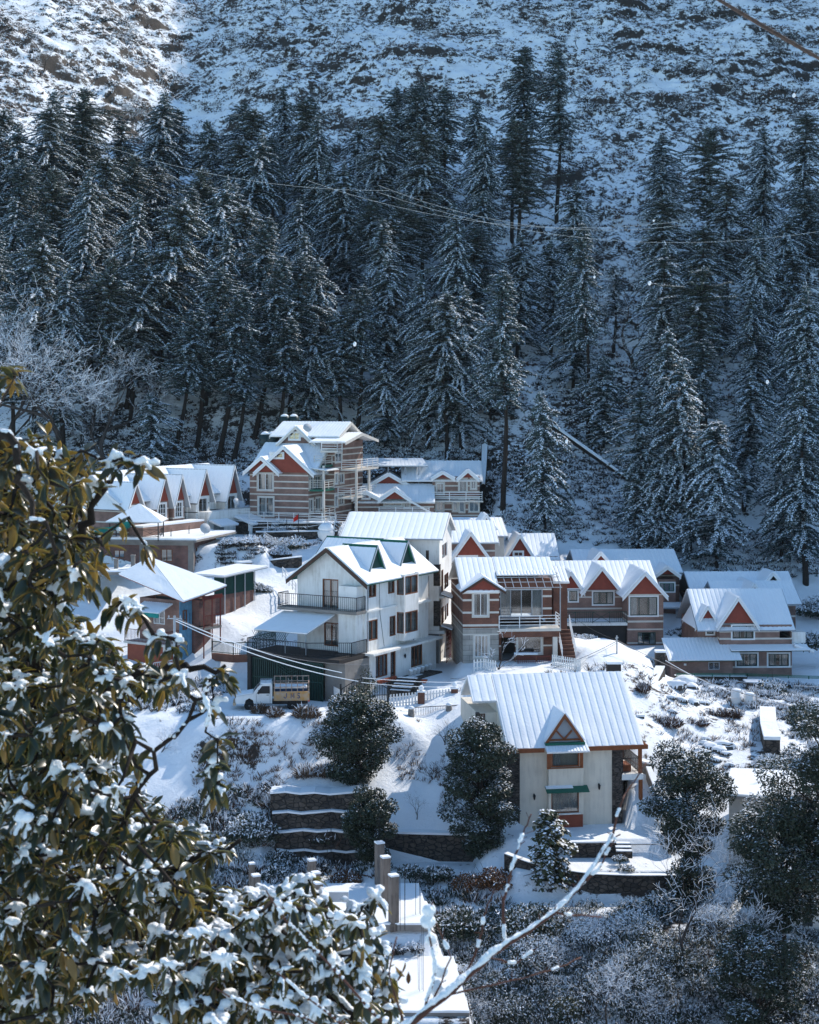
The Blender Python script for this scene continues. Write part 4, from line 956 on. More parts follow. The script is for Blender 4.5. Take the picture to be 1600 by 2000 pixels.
# upper storey set back
u0 = 1.5
h.unitb(u0, Wd+0.6, 4.2, Dp, 5.0, 8.0, ['brick_brown', 'band_cream'], {'R': [(640, 880, 652, 900, wg), (640, 848, 650, 865, wg)]}, bandset(5.6, 5, 0.62, 0.13))
h.roof(u0-0.8, Wd+1.4, 4.2, 9.6, 8.0, 9.15, 'x', 0.5, 0.3, 0.33, 'white_paint', st=0.08, barge='band_cream')
p = Plane(h, 0, 3.8, 1, 0); a0 = p.a(548); a1 = p.a(612)
h.gable_front(a0, a1, 3.8, p.z(866, (a0+a1)/2), p.z(835, (a0+a1)/2), 3.5, panel='brick_brown', attic=p.rect(566, 845, 586, 858), barge='band_cream')
# side tower with stacked balconies
tx = Wd+0.001
h.unitb(tx, tx+1.5, 3.0, Dp, -1.5, 7.4, ['brick_brown', 'band_cream'], {'R': [(650, 925, 660, 945, wg), (664, 925, 672, 943, wg), (650, 968, 660, 990, wg), (664, 966, 672, 985, wg), (655, 885, 668, 902, wg)], 'F': [(622, 930, 632, 950, wg), (622, 972, 632, 992, wg)]}, bn+[(6.6, 6.75), (7.4, 7.55)])
h.roof(tx-0.4, tx+2.6, 2.6, Dp, 7.4, 8.1, 'x', 0.5, 0.4, 0.3, 'white_paint', st=0.08, barge='band_cream')
for (x0, y0, x1, y1, z, m) in ((tx, 0.2, tx+1.5, 3.0, 2.9, 'green_sheet'), (tx, 0.2, tx+1.6, 3.0, 0.15, 'band_cream'), (tx+1.5, 4.5, tx+3.2, Dp, 4.7, 'band_cream'), (tx+1.5, 3.6, tx+3.0, Dp, 2.0, 'band_cream'), (tx+1.5, 3.2, tx+3.0, Dp, -0.6, 'band_cream'), (tx, 1.2, tx+1.3, 3.0, 5.2, 'green_sheet'), (tx+0.6, 1.6, tx+2.4, 2.9, 6.6, 'band_cream')):
    b = h.bx('balcony_floor', x0+0.01, y0, z-0.18, x1, y1, z, m)
    h.railing([(x0+0.1, y0+0.04, z), (x1-0.05, y0+0.04, z), (x1-0.05, y1-0.05, z)], 0.9, 'rails', 'band_cream' if x0 == tx else 'white_paint', r=0.035, n=4)
mb = MB()
for (x, y, z0, z1) in ((tx+1.45, 0.3, -1, 5.2), (tx+3.1, 4.6, -1, 4.6), (tx+3.1, 8.0, -1, 4.6)): mb.box(x-0.1, y, z0, x+0.1, y+0.2, z1)
mb.build('balcony_post', MT['band_cream'], h.root)
for z in (5.0, 7.2):
    A = [(tx-0.2, -0.1 if z < 6 else 1.0, z), (tx+2.0, -0.1 if z < 6 else 1.0, z-0.25), (tx+2.0, 3, z-0.25), (tx-0.2, 3, z)]
    if z < 6:
        mb = MB(); mb.slab(A, 0.05); c = mb.build('balcony_awning', MT['band_cream'], h.root); sn = MB(); snow_slab(sn, Vector(A[0])+Vector((.05, .05, .003)), Vector(A[1])+Vector((-.05, .05, .003)), Vector(A[2])+Vector((-.05, -.05, .003)), Vector(A[3])+Vector((.05, -.05, .003)), 0.07, rows=3); sn.build('snow_cover', MT['snow'], c)
# plinth terrace with a white rail in front
h.bx('plinth', -0.6, -2.2, -3.2, Wd+3.5, -0.01, -0.15, 'rubble')
mb = MB(); snow_slab(mb, (-0.5, -2.15, -0.149), (Wd+3.4, -2.15, -0.149), (Wd+3.4, -0.05, -0.149), (-0.5, -0.05, -0.149), 0.12); mb.build('snow_cover', MT['snow'], h.root)
h.railing([(-0.6, -2.15, -0.1), (Wd+1.0, -2.15, -0.1), (Wd+3.4, -1.4, -0.1)], 0.9, 'rails', 'white_paint', r=0.03, n=3)
HOTEL = h
def tank(px, py, Y, label, r=0.55, hh=1.1):
    mb = MB(); mb.lathe([(r, 0), (r, hh*0.2), (r*1.04, hh*0.22), (r, hh*0.26), (r, hh*0.5), (r*1.04, hh*0.53), (r, hh*0.56), (r, hh*0.8), (r*0.6, hh*0.95), (r*0.3, hh), (r*0.3, hh*1.06)], n=14)
    t = empty('water_tank', W(px, py, Y)); mb.build('barrel', MT['tank_black'], t, True)
    mb = MB(); mb.lathe([(r*0.8, hh*0.9), (r*0.6, hh*1.02), (r*0.2, hh*1.12)], n=10); mb.build('snow_cap', MT['snow'], t, True)
    tag(t, label, 'water tank')
tank(556, 832, 174, 'dark water tank on the hotel ridge, left of the upper pair'); tank(574, 832, 174, 'dark water tank on the hotel ridge, right of the upper pair')
tank(518, 871, 170.5, 'dark water tank behind the lower hotel roof, left one', 0.6, 1.3); tank(532, 871, 170.3, 'dark water tank behind the lower hotel roof, right one', 0.6, 1.3)
def dish(px, py, Y, yaw, label, r=0.45):
    t = empty('satellite_dish', W(px, py, Y), R(yaw)); mb = MB(); pr = [(0.02, 0.0)]+[(r*i/6, 0.12*(i/6)**2*r/0.45) for i in range(1, 7)]+[(r*0.97, 0.14*r/0.45)]
    mb.lathe(pr, n=18); o = mb.build('dish', MT['grey_paint'], t, True); o.rotation_euler = (R(65), 0, 0)
    mb = MB(); mb.tube([(0, 0.05, -0.6), (0, 0.02, 0)], 0.03, 5); mb.tube([(0, 0, -0.05), (0, -0.35, 0.12)], 0.015, 4); mb.build('mast', MT['steel'], t); tag(t, label, 'satellite dish')
dish(600, 836, 169, 20, 'round dark satellite dish on the top roof of the hotel'); dish(634, 873, 167, 30, 'round dark satellite dish on the hotel side balcony roof'); dish(400, 1033, 153.5, 30, 'satellite dish standing on the flat snowy roof of the brick house', 0.5); dish(461, 980, 160, 40, 'grey satellite dish on the end wall of the white row house', 0.35)
# ------------------------------------------------------------------ lodge right of the hotel
h = House('balcony_lodge', 'banded lodge with twin red gables in front and a balconied wing beside the forest', 692, 1030, 170, 0, 'lodge')
wg = dict(fr='white_paint', surround='band_cream', curtain=4, mull=(2, 1), ft=0.06)
p = h.plane('F'); xr = p.a(848)
h.unitb(0, p.a(741), 0, 6, -1.5, 2.75, ['brick_brown', 'band_cream'], {}, bandset(0.3, 5, 0.55, 0.13))
h.unitb(p.a(741), xr, 0.4, 6, -1.5, 2.75, ['brick_brown', 'band_cream'], {'F': [(751, 971, 785, 988, wg), (790, 975, 800, 992, wg)]}, bandset(0.3, 5, 0.55, 0.13))
h.roof(0.2, xr-0.2, 0.3, 6.5, 2.6, 4.0, 'x', 0.5, 0.3, 0.33, 'white_paint', st=0.08)
gab(h, 688, 741, -0.2, 976, 960, 4, og=0.3, attic=p.rect(708, 966, 722, 973)); gab(h, 739, 803, -0.6, 978, 955, 4, og=0.3)
h.bx('balcony_floor', p.a(741), -1.3, 1.35, p.a(838), 0.39, 1.5, 'band_cream'); h.railing([(p.a(741), -1.25, 1.5), (p.a(838), -1.25, 1.5)], 0.6, 'rails', 'white_paint', r=0.035, n=4)
mb = MB(); mb.slab([(p.a(800), -0.8, 2.6), (p.a(802), -0.8, 2.75), (p.a(846), -0.8, 1.5), (p.a(842), -0.8, 1.4)], 0.12); mb.build('stair_rail', MT['white_paint'], h.root)
q = Plane(h, 0, 3.0, 1, 0); b0, b1 = q.a(845), q.a(937)
h.unitb(b0, b1, 3.0, 10, -3, 4.9, ['brick_brown', 'band_cream'], {'F': [(853, 944, 867, 965, wg), (897, 935, 912, 960, wg), (920, 935, 930, 955, wg), (852, 980, 866, 998, wg), (885, 978, 893, 998, wg), (898, 976, 907, 1000, wg), (917, 973, 935, 999, dict(wg, curtain=2)), (917, 1013, 935, 1024, wg)]}, bandset(-0.3, 9, 0.6, 0.14))
h.unitb(q.a(720), b0, 4.5, 10, -3, 4.2, ['brick_brown', 'band_cream'], {}, bandset(-0.3, 8, 0.6, 0.14))
h.roof(q.a(790), b1, 3.4, 10, 4.6, 6.2, 'x', 0.5, 0.3, 0.33, 'white_paint', st=0.08, barge='white_paint')
gab(h, 719, 800, 3.5, 950, 925, 4, og=0.3); gab(h, 842, 888, 2.6, 936, 921, 4, og=0.3); gab(h, 893, 935, 2.6, 936, 918, 4, og=0.3)
h.bx('balcony_floor', b0, 1.4, 2.4, b1+0.3, 2.99, 2.55, 'band_cream'); h.railing([(b0, 1.45, 2.55), (b1+0.25, 1.45, 2.55), (b1+0.25, 3, 2.55)], 0.85, 'rails', 'white_paint', r=0.035, n=4)
h.bx('lower_balcony_floor', q.a(885), 1.8, -0.15, q.a(915), 2.99, 0.0, 'band_cream'); h.railing([(q.a(885), 1.85, 0.0), (q.a(915), 1.85, 0.0)], 0.85, 'rails', 'white_paint', r=0.035, n=4)
A = [(q.a(704), 3.6, 5.95), (q.a(836), 3.6, 5.95), (q.a(826), 6.0, 6.6), (q.a(714), 6.0, 6.6)]; B = [(q.a(838), 8.5, 5.8), (q.a(704), 8.5, 5.8), (q.a(714), 6.0, 6.6), (q.a(826), 6.0, 6.6)]
mb = MB(); mb.slab(A, 0.08); mb.slab(B, 0.08); c = mb.build('canopy_roof', MT['grey_sheet'], h.root); mb = MB(); snow_slab(mb, *[Vector(a)+Vector((0, 0, .003)) for a in A], 0.07, 0.4, 0.02, 4); snow_slab(mb, *[Vector(a)+Vector((0, 0, .003)) for a in B], 0.07, 0.4, 0.02, 4); mb.build('snow_cover', MT['snow'], c)
mb = MB()
for x in (q.a(722), q.a(758), q.a(792), q.a(818)):
    for y in (3.9, 8.0): mb.tube([(x, y, 3.9), (x, y, 6.1)], 0.06, 5)
mb.build('canopy_post', MT['grey_paint'], h.root)
# ------------------------------------------------------------------ left row, houses turned to the right
wl = dict(fr='white_paint', surround='white_paint', mull=(3, 3), ft=0.05)
wd = dict(fr='grey_paint', surround='white_paint', mull=(2, 1), ft=0.05, curtain=1)
def rowhouse(name, label, px0, px1, py, Y, deg, mats, bands, gabs, win):
    h = House(name, label, px0, py, Y, deg, 'house'); p = h.plane('F'); L = p.a(px1)
    h.unitb(0, L, 0, 7.5, -1.5, 4.0, mats, {}, bands)
    h.roof(-0.2, L+0.2, 0, 7.5, 4.0, 6.3, 'x', 0.5, 0.3, 0.35, 'grey_sheet', st=0.09, barge='white_paint')
    q = Plane(h, 0, -1.0, 1, 0)
    for x0, x1, zr in gabs:
        a0, a1 = (q.a(x0), q.a(x1)) if x0 > 20 else (x0, x1); a0 += 0.3; a1 -= 0.3
        h.roof(a0, a1, -1.0, 4.2, 3.8, zr, 'y', 0.35, 0.45, 0.34, 'grey_sheet', st=0.045, barge='white_paint', bw=0.2, back=False)
        mb = MB(); mb.slab([(a0, -1.02, 3.75), (a1, -1.02, 3.75), ((a0+a1)/2, -1.02, zr-0.1)], 0.1); mb.build('gable_panel', MT['red_panel'], h.root)
        pl = Plane(h, a0, -1.0, 1, 0); mb = MB(); w_ = a1-a0; r = (w_*0.2, 2.15, w_*0.8, 3.5)
        facade(mb, pl, w_, 3.79, [r], bands, 1.0); facade(mb, Plane(h, a1, -1.0, 0, 1), 1.0, 3.79, [], bands, 1.0); facade(mb, Plane(h, a0, 0, 0, -1), 1.0, 3.79, [], bands, 1.0)
        mb.poly([(a0, -1, 1.0), (a0, 0, 1.0), (a1, 0, 1.0), (a1, -1, 1.0)]); mb.build('bay_wall', [MT[m] for m in mats], h.root)
        h.window(pl, r, **win)
    return h, L
def lean(h, nm, x0, x1, y0, z0, y1, z1, mat, st=0.13):
    A = [(x0, y0, z0), (x1, y0, z0), (x1, y1, z1), (x0, y1, z1)]; mb = MB(); mb.slab(A, 0.07); c = mb.build(nm, MT[mat], h.root); mb = MB(); snow_slab(mb, *[Vector(a)+Vector((0, 0, .003)) for a in A], st, 0, rows=4); mb.build('snow_cover', MT['snow'], c)
h, L = rowhouse('brown_row_house', 'mauve brown row house with red gabled bays, left of the white row house', 232, 357, 1066, 152.5, 60, ['brick_brown', 'band_cream'], [(1.15, 1.28), (2.0, 2.12), (3.0, 3.1)], [(243, 277, 5.6), (300, 333, 6.1), (334, 364, 6.0)], wl)
h.bx('flat_porch', 0.2, -2.6, 0.5, L-0.1, -1.01, 1.7, 'brick_brown'); mb = MB(); snow_slab(mb, (0.2, -2.6, 1.703), (L-0.1, -2.6, 1.703), (L-0.1, -1.02, 1.703), (0.2, -1.02, 1.703), 0.14); mb.build('snow_cover', MT['snow'], h.root)
lean(h, 'porch_roof', 2.5, L+0.3, -4.8, 0.35, -2.6, 0.95, 'dark_green')
h, L = rowhouse('white_row_house', 'white row house with dark bands and two red gabled bays, end of the row', 364, 462, 1047, 160.8, 60, ['white_plaster', 'iron'], [(2.2, 2.28), (3.0, 3.08)], [(379, 413, 6.2), (436, 467, 6.4)], wd)
h.bx('balcony_wall', 0.4, -2.2, 1.5, L+0.3, -1.01, 2.3, 'white_plaster')
lean(h, 'porch_roof', 0.6, 3.4, -3.6, 1.0, -2.2, 1.45, 'white_paint'); lean(h, 'porch_roof', 4.6, L+1.6, -4.4, 0.9, -2.2, 1.6, 'white_paint', 0.17)
h.bx('ground_floor', 0.4, -2.1, -2.2, L+0.2, -0.02, 1.49, 'white_plaster'); gp = Plane(h, 0.4, -2.1, 1, 0)
for r in ((1.0, -0.3, 2.6, 1.1), (4.8, -1.2, 6.4, 1.1)): h.window(gp, r, **dict(wd, dep=0.0, mull=(3, 1)))
mb = MB()
for x in (4.7, L+1.4): mb.box(x-0.12, -4.2, -2.5, x+0.12, -3.96, 0.9)
mb.build('porch_post', MT['white_plaster'], h.root)
h, L = rowhouse('far_left_row_house', 'snow roofed row house mostly hidden behind the leaves at the left edge', -60, 130, 1010, 152, 40, ['brick_brown', 'band_cream'], [(2.2, 2.34)], [(-0.5, 2.2, 5.6), (4.0, 6.6, 6.0)], wl)
# gazebo with a pyramid roof
t = tag(empty('gazebo', W(272, 1043, 150)), 'small gazebo with a snowy pyramid roof on the brick house terrace', 'gazebo')
mb = MB(); ap = (0, 0, 2.6); cs = [(-2.6, -1.8, 1.15), (2.2, -1.8, 1.15), (2.2, 1.8, 1.15), (-2.6, 1.8, 1.15)]
for i in range(4): mb.slab([cs[i], cs[(i+1) % 4], ap], 0.07)
rf_ = mb.build('roof', MT['grey_sheet'], t); mb = MB()
for i in range(4): snow_slab(mb, Vector(cs[i])+Vector((0, 0, .004)), Vector(cs[(i+1) % 4])+Vector((0, 0, .004)), ap, ap, 0.1, rows=5)
mb.build('snow_cover', MT['snow'], rf_); mb = MB()
for x, y in ((-2.3, -1.6), (1.9, -1.6), (1.9, 1.6), (-2.3, 1.6)): mb.tube([(x, y, -0.5), (x, y, 1.15)], 0.05, 6)
mb.build('post', MT['iron'], t); mb = MB(); railing_mesh(mb, [(-2.3, -1.6, -0.2), (1.9, -1.6, -0.2), (1.9, 1.6, -0.2)], 0.7, 'cross', 0.2, 0.02); mb.build('railing', MT['iron'], t)
# ------------------------------------------------------------------ flat roofed brick house
h = House('brick_house', 'bare red brick house with concrete pillars under a flat snowy slab roof', 165, 1118, 151.4, -8, 'house')
p = h.plane('F'); xc = p.a(377); ww = dict(fr='brown_wood', mull=(2, 1), ft=0.08)
h.unitb(0, xc, 0, 8.0, -1.5, 2.85, ['brick_red'], {'F': [(222, 1074, 244, 1090, ww), (314, 1072, 337, 1097, ww)],
    'R': [(381, 1068, 390, 1092, ww), (392, 1066, 399, 1112, dict(fr='brown_wood', name='door', mull=(1, 1), ft=0.1)), (402, 1063, 408, 1108, dict(fr='brown_wood', name='door', mull=(1, 1), open=True)), (411, 1060, 419, 1084, ww)]})
mb = MB()
for px in (277, 372): a = p.a(px); mb.box(a-0.2, -0.06, -1.5, a+0.2, 0.1, 2.84)
mb.box(xc-0.3, -0.07, -1.5, xc+0.06, 0.3, 2.84); mb.box(0, -0.05, 2.5, xc-0.31, 0.05, 2.845); mb.build('concrete_frame', MT['concrete'], h.root)
mb = MB(); mb.hexa([(-0.6, -0.7, 2.86), (xc+0.5, -0.7, 2.86), (xc+1.8, 8.8, 2.86), (-0.6, 8.8, 2.86), (-0.6, -0.7, 3.02), (xc+0.5, -0.7, 3.02), (xc+1.8, 8.8, 3.02), (-0.6, 8.8, 3.02)]); c = mb.build('roof_slab', MT['concrete'], h.root)
mb = MB(); snow_slab(mb, (-0.55, -0.65, 3.024), (xc+0.45, -0.65, 3.024), (xc+1.7, 8.7, 3.024), (-0.55, 8.7, 3.024), 0.16, 0, rows=14, edge=0.1); mb.build('snow_cover', MT['snow'], c)
mb = MB()
for x, y in ((3, 1), (5.2, 4), (7.5, 1.2), (8.3, 4.2), (9.0, 6.5), (1.2, 6)):
    for k in range(4): mb.tube([(x+0.1*(k % 2), y+0.1*(k//2), 3.0), (x+0.1*(k % 2)+0.02, y+0.1*(k//2), 3.65+0.1*k)], 0.012, 3)
mb.build('rebar', MT['iron'], h.root)
# teal tarpaulin
V = []; n = 14
for i in range(n):
    for j in range(5):
        u, v = i/(n-1), j/4; q = W(150+105*u, 1052-22*u-(14*(1-v))*(0.4+0.6*u), 147.5+1.5*v); V.append((q.x, q.y, q.z+0.10*math.sin(u*17+v*2)))
F4 = [[i*5+j, (i+1)*5+j, (i+1)*5+j+1, i*5+j+1] for i in range(n-1) for j in range(4)]
o = np_mesh('tarpaulin', V, F4, [MT['teal_cloth']], smooth=True); md = o.modifiers.new('t', 'SOLIDIFY'); md.thickness = 0.03; tag(o, 'teal tarpaulin sheet draped along the left edge of the flat brick house roof', 'tarpaulin')
# ------------------------------------------------------------------ blue walled house with the wide snow roof
up = Vector((0, 0, .004))
h = House('blue_wall_house', 'light blue and bare brick house under a wide snow covered shed roof', 262, 1290, 133.5, -33, 'house')
ww = dict(fr='white_paint', mull=(2, 3), ft=0.06, curtain=1)
h.unitb(0.6, 4.6, 0, 3.4, -1.0, 5.0, ['brick_brown'], {'F': [(300, 1182, 322, 1219, dict(ww, name='door'))]}, top=False)
pr = Plane(h, 4.6, 0, 0, 1); mb = MB(); mb.obox(pr.P(0, 0, 0), pr.ul, pr.nl, 0.02, 0.004, -0.6, 1.45, 0.05, 4.95)
for i in range(5): mb.obox(pr.P(0, 0, 0), pr.ul, pr.nl, 0.1+i*0.28, 0.05, -0.6, 0.14+i*0.28, 0.075, 4.95)
mb.build('blue_boards', MT['blue_paint'], h.root)
h.window(pr, (0.35, 2.7, 0.8, 4.2), (1, 2), 'brown_wood', dep=-0.03); h.window(pr, (1.0, 2.6, 1.35, 4.0), (1, 2), 'blue_paint', dep=-0.03); h.window(pr, (0.5, 0.6, 0.95, 1.9), (1, 2), 'blue_paint', dep=-0.03)
mb = MB(); mb.obox(pr.P(0, 0, 0), pr.ul, pr.nl, 1.5, 0.004, 2.9, 3.45, 0.75, 4.9); mb.obox(pr.P(0, 0, 0), pr.ul, pr.nl, 1.5, 0.004, -1.0, 3.45, 0.3, 2.6); mb.build('brick_bay', MT['brick_red'], h.root)
mb = MB(); mb.obox(pr.P(0, 0, 0), pr.ul, pr.nl, 1.48, 0.0, 2.62, 3.6, 1.25, 2.8); mb.build('walkway_floor', MT['concrete'], h.root)
mb = MB()
for a_, d_ in ((1.5, 1.2), (2.5, 1.2), (3.5, 1.2)): mb.tube([pr.P(a_, d_, -2.0), pr.P(a_, d_, 5.0)], 0.055, 5)
mb.build('red_post', MT['red_iron'], h.root); h.railing([pr.P(1.5, 1.2, 2.8), pr.P(3.55, 1.2, 2.8)], 0.9, 'bars', 'red_iron', 0.2, 0.018)
mb = MB(); mb.obox(pr.P(0, 0, 0), pr.ul, pr.nl, 1.3, 1.2, 4.95, 3.7, 1.25, 5.25); mb.build('red_fascia', MT['red_iron'], h.root)
c1, c2, cm, c3, r1_, c4 = (Vector(v) for v in ((-0.9, -0.7, 6.7), (5.9, -1.0, 5.05), (6.2, 1.3, 5.45), (6.4, 3.5, 5.85), (0.2, 1.6, 7.85), (-0.6, 4.0, 6.9)))
mb = MB()
for f in ([c1, c2, r1_], [c2, cm, r1_], [cm, c3, r1_], [c3, c4, r1_], [c4, c1, r1_]): mb.slab(f, 0.07)
c = mb.build('roof', MT['red_panel'], h.root); mb = MB()
for i, (p0, p1) in enumerate(((c1, c2), (c2, cm), (cm, c3), (c3, c4), (c4, c1))): snow_slab(mb, p0+up, p1+up, r1_+up, r1_+up, 0.14, rows=8, seed=0)
mb.build('snow_cover', MT['snow'], c)
A = [(1.4, -2.0, 4.2), (4.3, -2.0, 4.2), (4.3, -0.4, 4.75), (1.4, -0.4, 4.75)]; mb = MB(); mb.slab(A, 0.05); c = mb.build('door_canopy', MT['white_paint'], h.root); mb = MB(); snow_slab(mb, *[Vector(a)+up for a in A], 0.05, 0.22, 0.035, 3); mb.build('snow_cover', MT['snow'], c); h.bx('canopy_fascia', 1.4, -2.03, 3.85, 4.3, -1.98, 4.16, 'teal_cloth')
h.bx('balcony_floor', 0.4, -1.6, 1.6, 4.7, -0.01, 1.78, 'band_cream'); h.railing([(0.45, -1.55, 1.78), (4.65, -1.55, 1.78), (4.65, -0.1, 1.78)], 0.95, 'bars', 'red_iron', 0.14, 0.018)
h.bx('ground_floor_wall', 0.4, -1.2, -1.5, 4.4, -0.02, 1.59, 'terracotta'); mb = MB(); mb.box(2.6, -1.3, -1.5, 2.9, -1.21, 1.59); mb.box(4.1, -1.3, -1.5, 4.4, -1.21, 1.59); mb.build('pilaster', MT['band_cream'], h.root)
h = House('netted_shed', 'brick shed wrapped in green netting right behind the blue walled house', 418, 1182, 139.5, -30, 'shed')
h.unitb(0, 1.0, 0, 4.2, -1.5, 0.9, ['brick_red'], {}); mb = MB(); mb.box(0.02, 0.0, 0.91, 1.02, 4.2, 2.4); mb.build('green_netting', MT['green_net'], h.root)
mb = MB()
for y in (0, 1.4, 2.8, 4.2): mb.tube([(1.1, y, -1.5), (1.1, y, 2.45)], 0.05, 5)
lean(h, 'roof', -1.6, 1.6, -0.8, 2.45, 5.4, 2.7, 'grey_sheet', 0.15)
mb.build('porch_post', MT['grey_paint'], h.root)
# snowy terrace beside it
def deck(name, label, cat, pts, t=0.25, mat='concrete', st=0.14, parent=None):
    P = [W(*q) for q in pts]; z = sum(p.z for p in P)/len(P); P = [Vector((p.x, p.y, z)) for p in P]
    r = tag(empty(name, P[0]), label, cat); Q = [p-P[0] for p in P]; mb = MB(); mb.slab(Q, t); mb.build('slab', MT[mat], r)
    mb = MB(); snow_slab(mb, Q[0]+up, Q[1]+up, Q[2]+up, Q[3]+up, st, 0, rows=10, edge=0.06); mb.build('snow_cover', MT['snow'], r); return r
deck('roof_terrace', 'flat snowy concrete terrace with rough posts between brick house and blue house', 'terrace', [(150, 1122, 143), (262, 1118, 143), (258, 1103, 148), (150, 1103, 148)])
# concrete posts on the terrace
for px, py, hp in ((227, 1118, 24), (260, 1112, 26), (190, 1122, 22)):
    a = W(px, py, 144.5); mb = MB(); mb.box(-0.16, -0.16, -0.2, 0.16, 0.16, hp/23); mb.box(-0.2, -0.2, hp/23, 0.2, 0.2, hp/23+0.1); thing('concrete_post', mb, MT['concrete'], {227: 'short concrete post in the middle of the snowy roof terrace', 260: 'concrete post at the right end of the snowy roof terrace', 190: 'concrete post on the roof terrace nearest the foreground leaves'}[px], 'post', 'posts on the roof terrace', loc=a)
# ------------------------------------------------------------------ trees
def quads(C, A, B):     # centres, half axes -> verts, faces
    V = np.stack([C-A-B, C+A-B, C+A+B, C-A+B], 1).reshape(-1, 3)
    return V, np.arange(len(V)).reshape(-1, 4)
def tris_leaf(C, A, B):   # pointed leaf: diamond
    V = np.stack([C-A, C-B, C+A, C+B], 1).reshape(-1, 3)
    return V, np.arange(len(V)).reshape(-1, 4)
def unit(a): return a/np.maximum(np.linalg.norm(a, axis=-1, keepdims=True), 1e-9)
UP = np.array([0, 0, 1.0])
def conifer(seed, h=20.0, rad=3.2, droop=0.5, low=0.12, dens=1.0, snow=0.5, lean=0.0, mat='needle', ragged=0.3, name='conifer_source'):
    g = np.random.default_rng(seed)
    lx, ly = g.normal(0, 0.012, 2)
    def axis_pt(z): return np.stack([lx*z+lean*z+0.25*np.sin(z*0.3+seed), ly*z+0.2*np.cos(z*0.27), z], -1)
    tb = MB(); zz = np.linspace(-1.5, h, 14); P = axis_pt(zz)
    tb.tube([tuple(p) for p in P], [max(0.03, (0.30*(h/20))*(1-max(z, 0)/h)**0.8+0.03) for z in zz], 7)
    # bare dead stubs
    for k in range(14):
        z = g.uniform(0.05, max(low, 0.12)+0.1)*h; a = g.uniform(0, 6.28); q = axis_pt(z); l = g.uniform(0.4, 1.6)
        tb.tube([q, q+np.array([math.cos(a)*l, math.sin(a)*l, -0.25*l])], [0.04, 0.015], 3)
    nb = int(230*dens*(h/20))
    t = np.sort(low+(1-low)*g.random(nb)**0.9); t = np.minimum(t, 0.995)
    env = np.sin(np.clip((1-t)/(1-low), 0, 1)**0.62*math.pi*0.62)/0.93
    lobes = 0.72+0.30*np.sin(t*31+seed)*np.sin(t*11+2*seed)+0.22*np.sin(t*9*math.pi+seed)
    L = 1.42*rad*env*lobes*g.uniform(1-ragged, 1.15, nb)+0.3
    az = np.arange(nb)*2.399+g.normal(0, 0.5, nb); L = L*(1+0.28*np.cos(az-seed*1.7))
    keep = g.random(nb) > 0.08*(1+np.sin(az*1+seed)); t, L, az = t[keep], L[keep], az[keep]
    Cs, As, Bs, Ms = [], [], [], []; SV = MB()
    for ti, Li, ai in zip(t, L, az):
        o = axis_pt(ti*h); d = np.array([math.cos(ai), math.sin(ai), 0]); sd = np.array([-d[1], d[0], 0])
        rise = g.uniform(0.0, 0.35)+0.5*max(0, ti-0.75)*2; dr = droop*(0.7+0.6*g.random())
        n = max(4, int(Li/0.19)); s = (np.arange(n)+g.random(n)*0.6)/n
        r = s*Li; zc = rise*r-dr*r*r/max(Li, 1.2)
        pt = o+d*r[:,None]+UP*zc[:,None]
        if Li > 1.3: SV.tube([tuple(pt[0]), tuple(pt[n//2]-np.array([0,0,0.03])), tuple(pt[-1])], [0.045, 0.03, 0.012], 3)
        slope = rise-2*dr*r/max(Li, 1.2)
        for side in (-1, 1):
            wl = (0.30+0.5*(1-s)*min(Li, 3)/3)*g.uniform(0.6, 1.1, n)
            dirv = unit(d*0.75+sd*side*0.8+UP*(slope[:,None]*0.7-0.18-0.35*droop*g.random((n,1))))
            c = pt+dirv*(wl*0.5)[:,None]+g.normal(0, 0.05, (n,3))
            b = unit(np.cross(dirv, UP)+g.normal(0, 0.35, (n,3)))*(0.085+0.06*g.random((n,1)))
            Cs.append(c); As.append(dirv*(wl*0.5)[:,None]); Bs.append(b); Ms.append(np.zeros(n))
            k = g.random(n) < snow*(1.1+0.65*s)
            if k.any():
                f = g.uniform(0.5, 0.9, k.sum())[:,None]
                bb = unit(np.cross(dirv[k], UP)+g.normal(0, 0.15, (k.sum(),3)))*(0.055+0.05*g.random((k.sum(),1)))
                Cs.append(c[k]+UP*0.06+dirv[k]*0.03); As.append(dirv[k]*(wl[k]*0.5)[:,None]*f); Bs.append(bb); Ms.append(np.ones(k.sum()))
        # hanging sprays
        hl = g.uniform(0.12, 0.34, n)*(0.6+droop)
        dv = unit(-UP+d*0.3+g.normal(0, 0.25, (n,3)))
        Cs.append(pt+dv*(hl*0.5)[:,None]); As.append(dv*(hl*0.6)[:,None]); Bs.append(unit(sd+g.normal(0, 0.6, (n,3)))*0.10); Ms.append(np.zeros(n))
        k = g.random(n) < snow*1.3
        if k.any():   # snow along the limb itself
            m = k.sum(); Cs.append(pt[k]+UP*0.07); As.append(unit(d+UP*slope[k][:,None])*0.13); Bs.append(unit(sd+g.normal(0, 0.2, (m,3)))*0.065); Ms.append(np.ones(m))
    # leader
    m = 60; z = h*(0.93+0.09*g.random(m)); Cs.append(axis_pt(z)+g.normal(0, 0.13, (m,3))); a = unit(g.normal(0, 1, (m,3))+UP*0.6); As.append(a*0.16); Bs.append(unit(np.cross(a, UP))*0.06); Ms.append((g.random(m) < 0.35*1.0).astype(float))
    C = np.concatenate(Cs); A = np.concatenate(As); B = np.concatenate(Bs); M_ = np.concatenate(Ms)
    V, Fc = tris_leaf(C, A, B*1.35)
    root = empty(name, (0, 0, 0))
    tb.v += []; off = len(tb.v); tb.v += SV.v; tb.f += [[i+off for i in f] for f in SV.f]; tb.m += SV.m
    tb.build('trunk', [MT['bark']], root)
    np_mesh('crown', V, Fc, [MT[mat], MT['snow_leaf']], M_, parent=root)
    return root
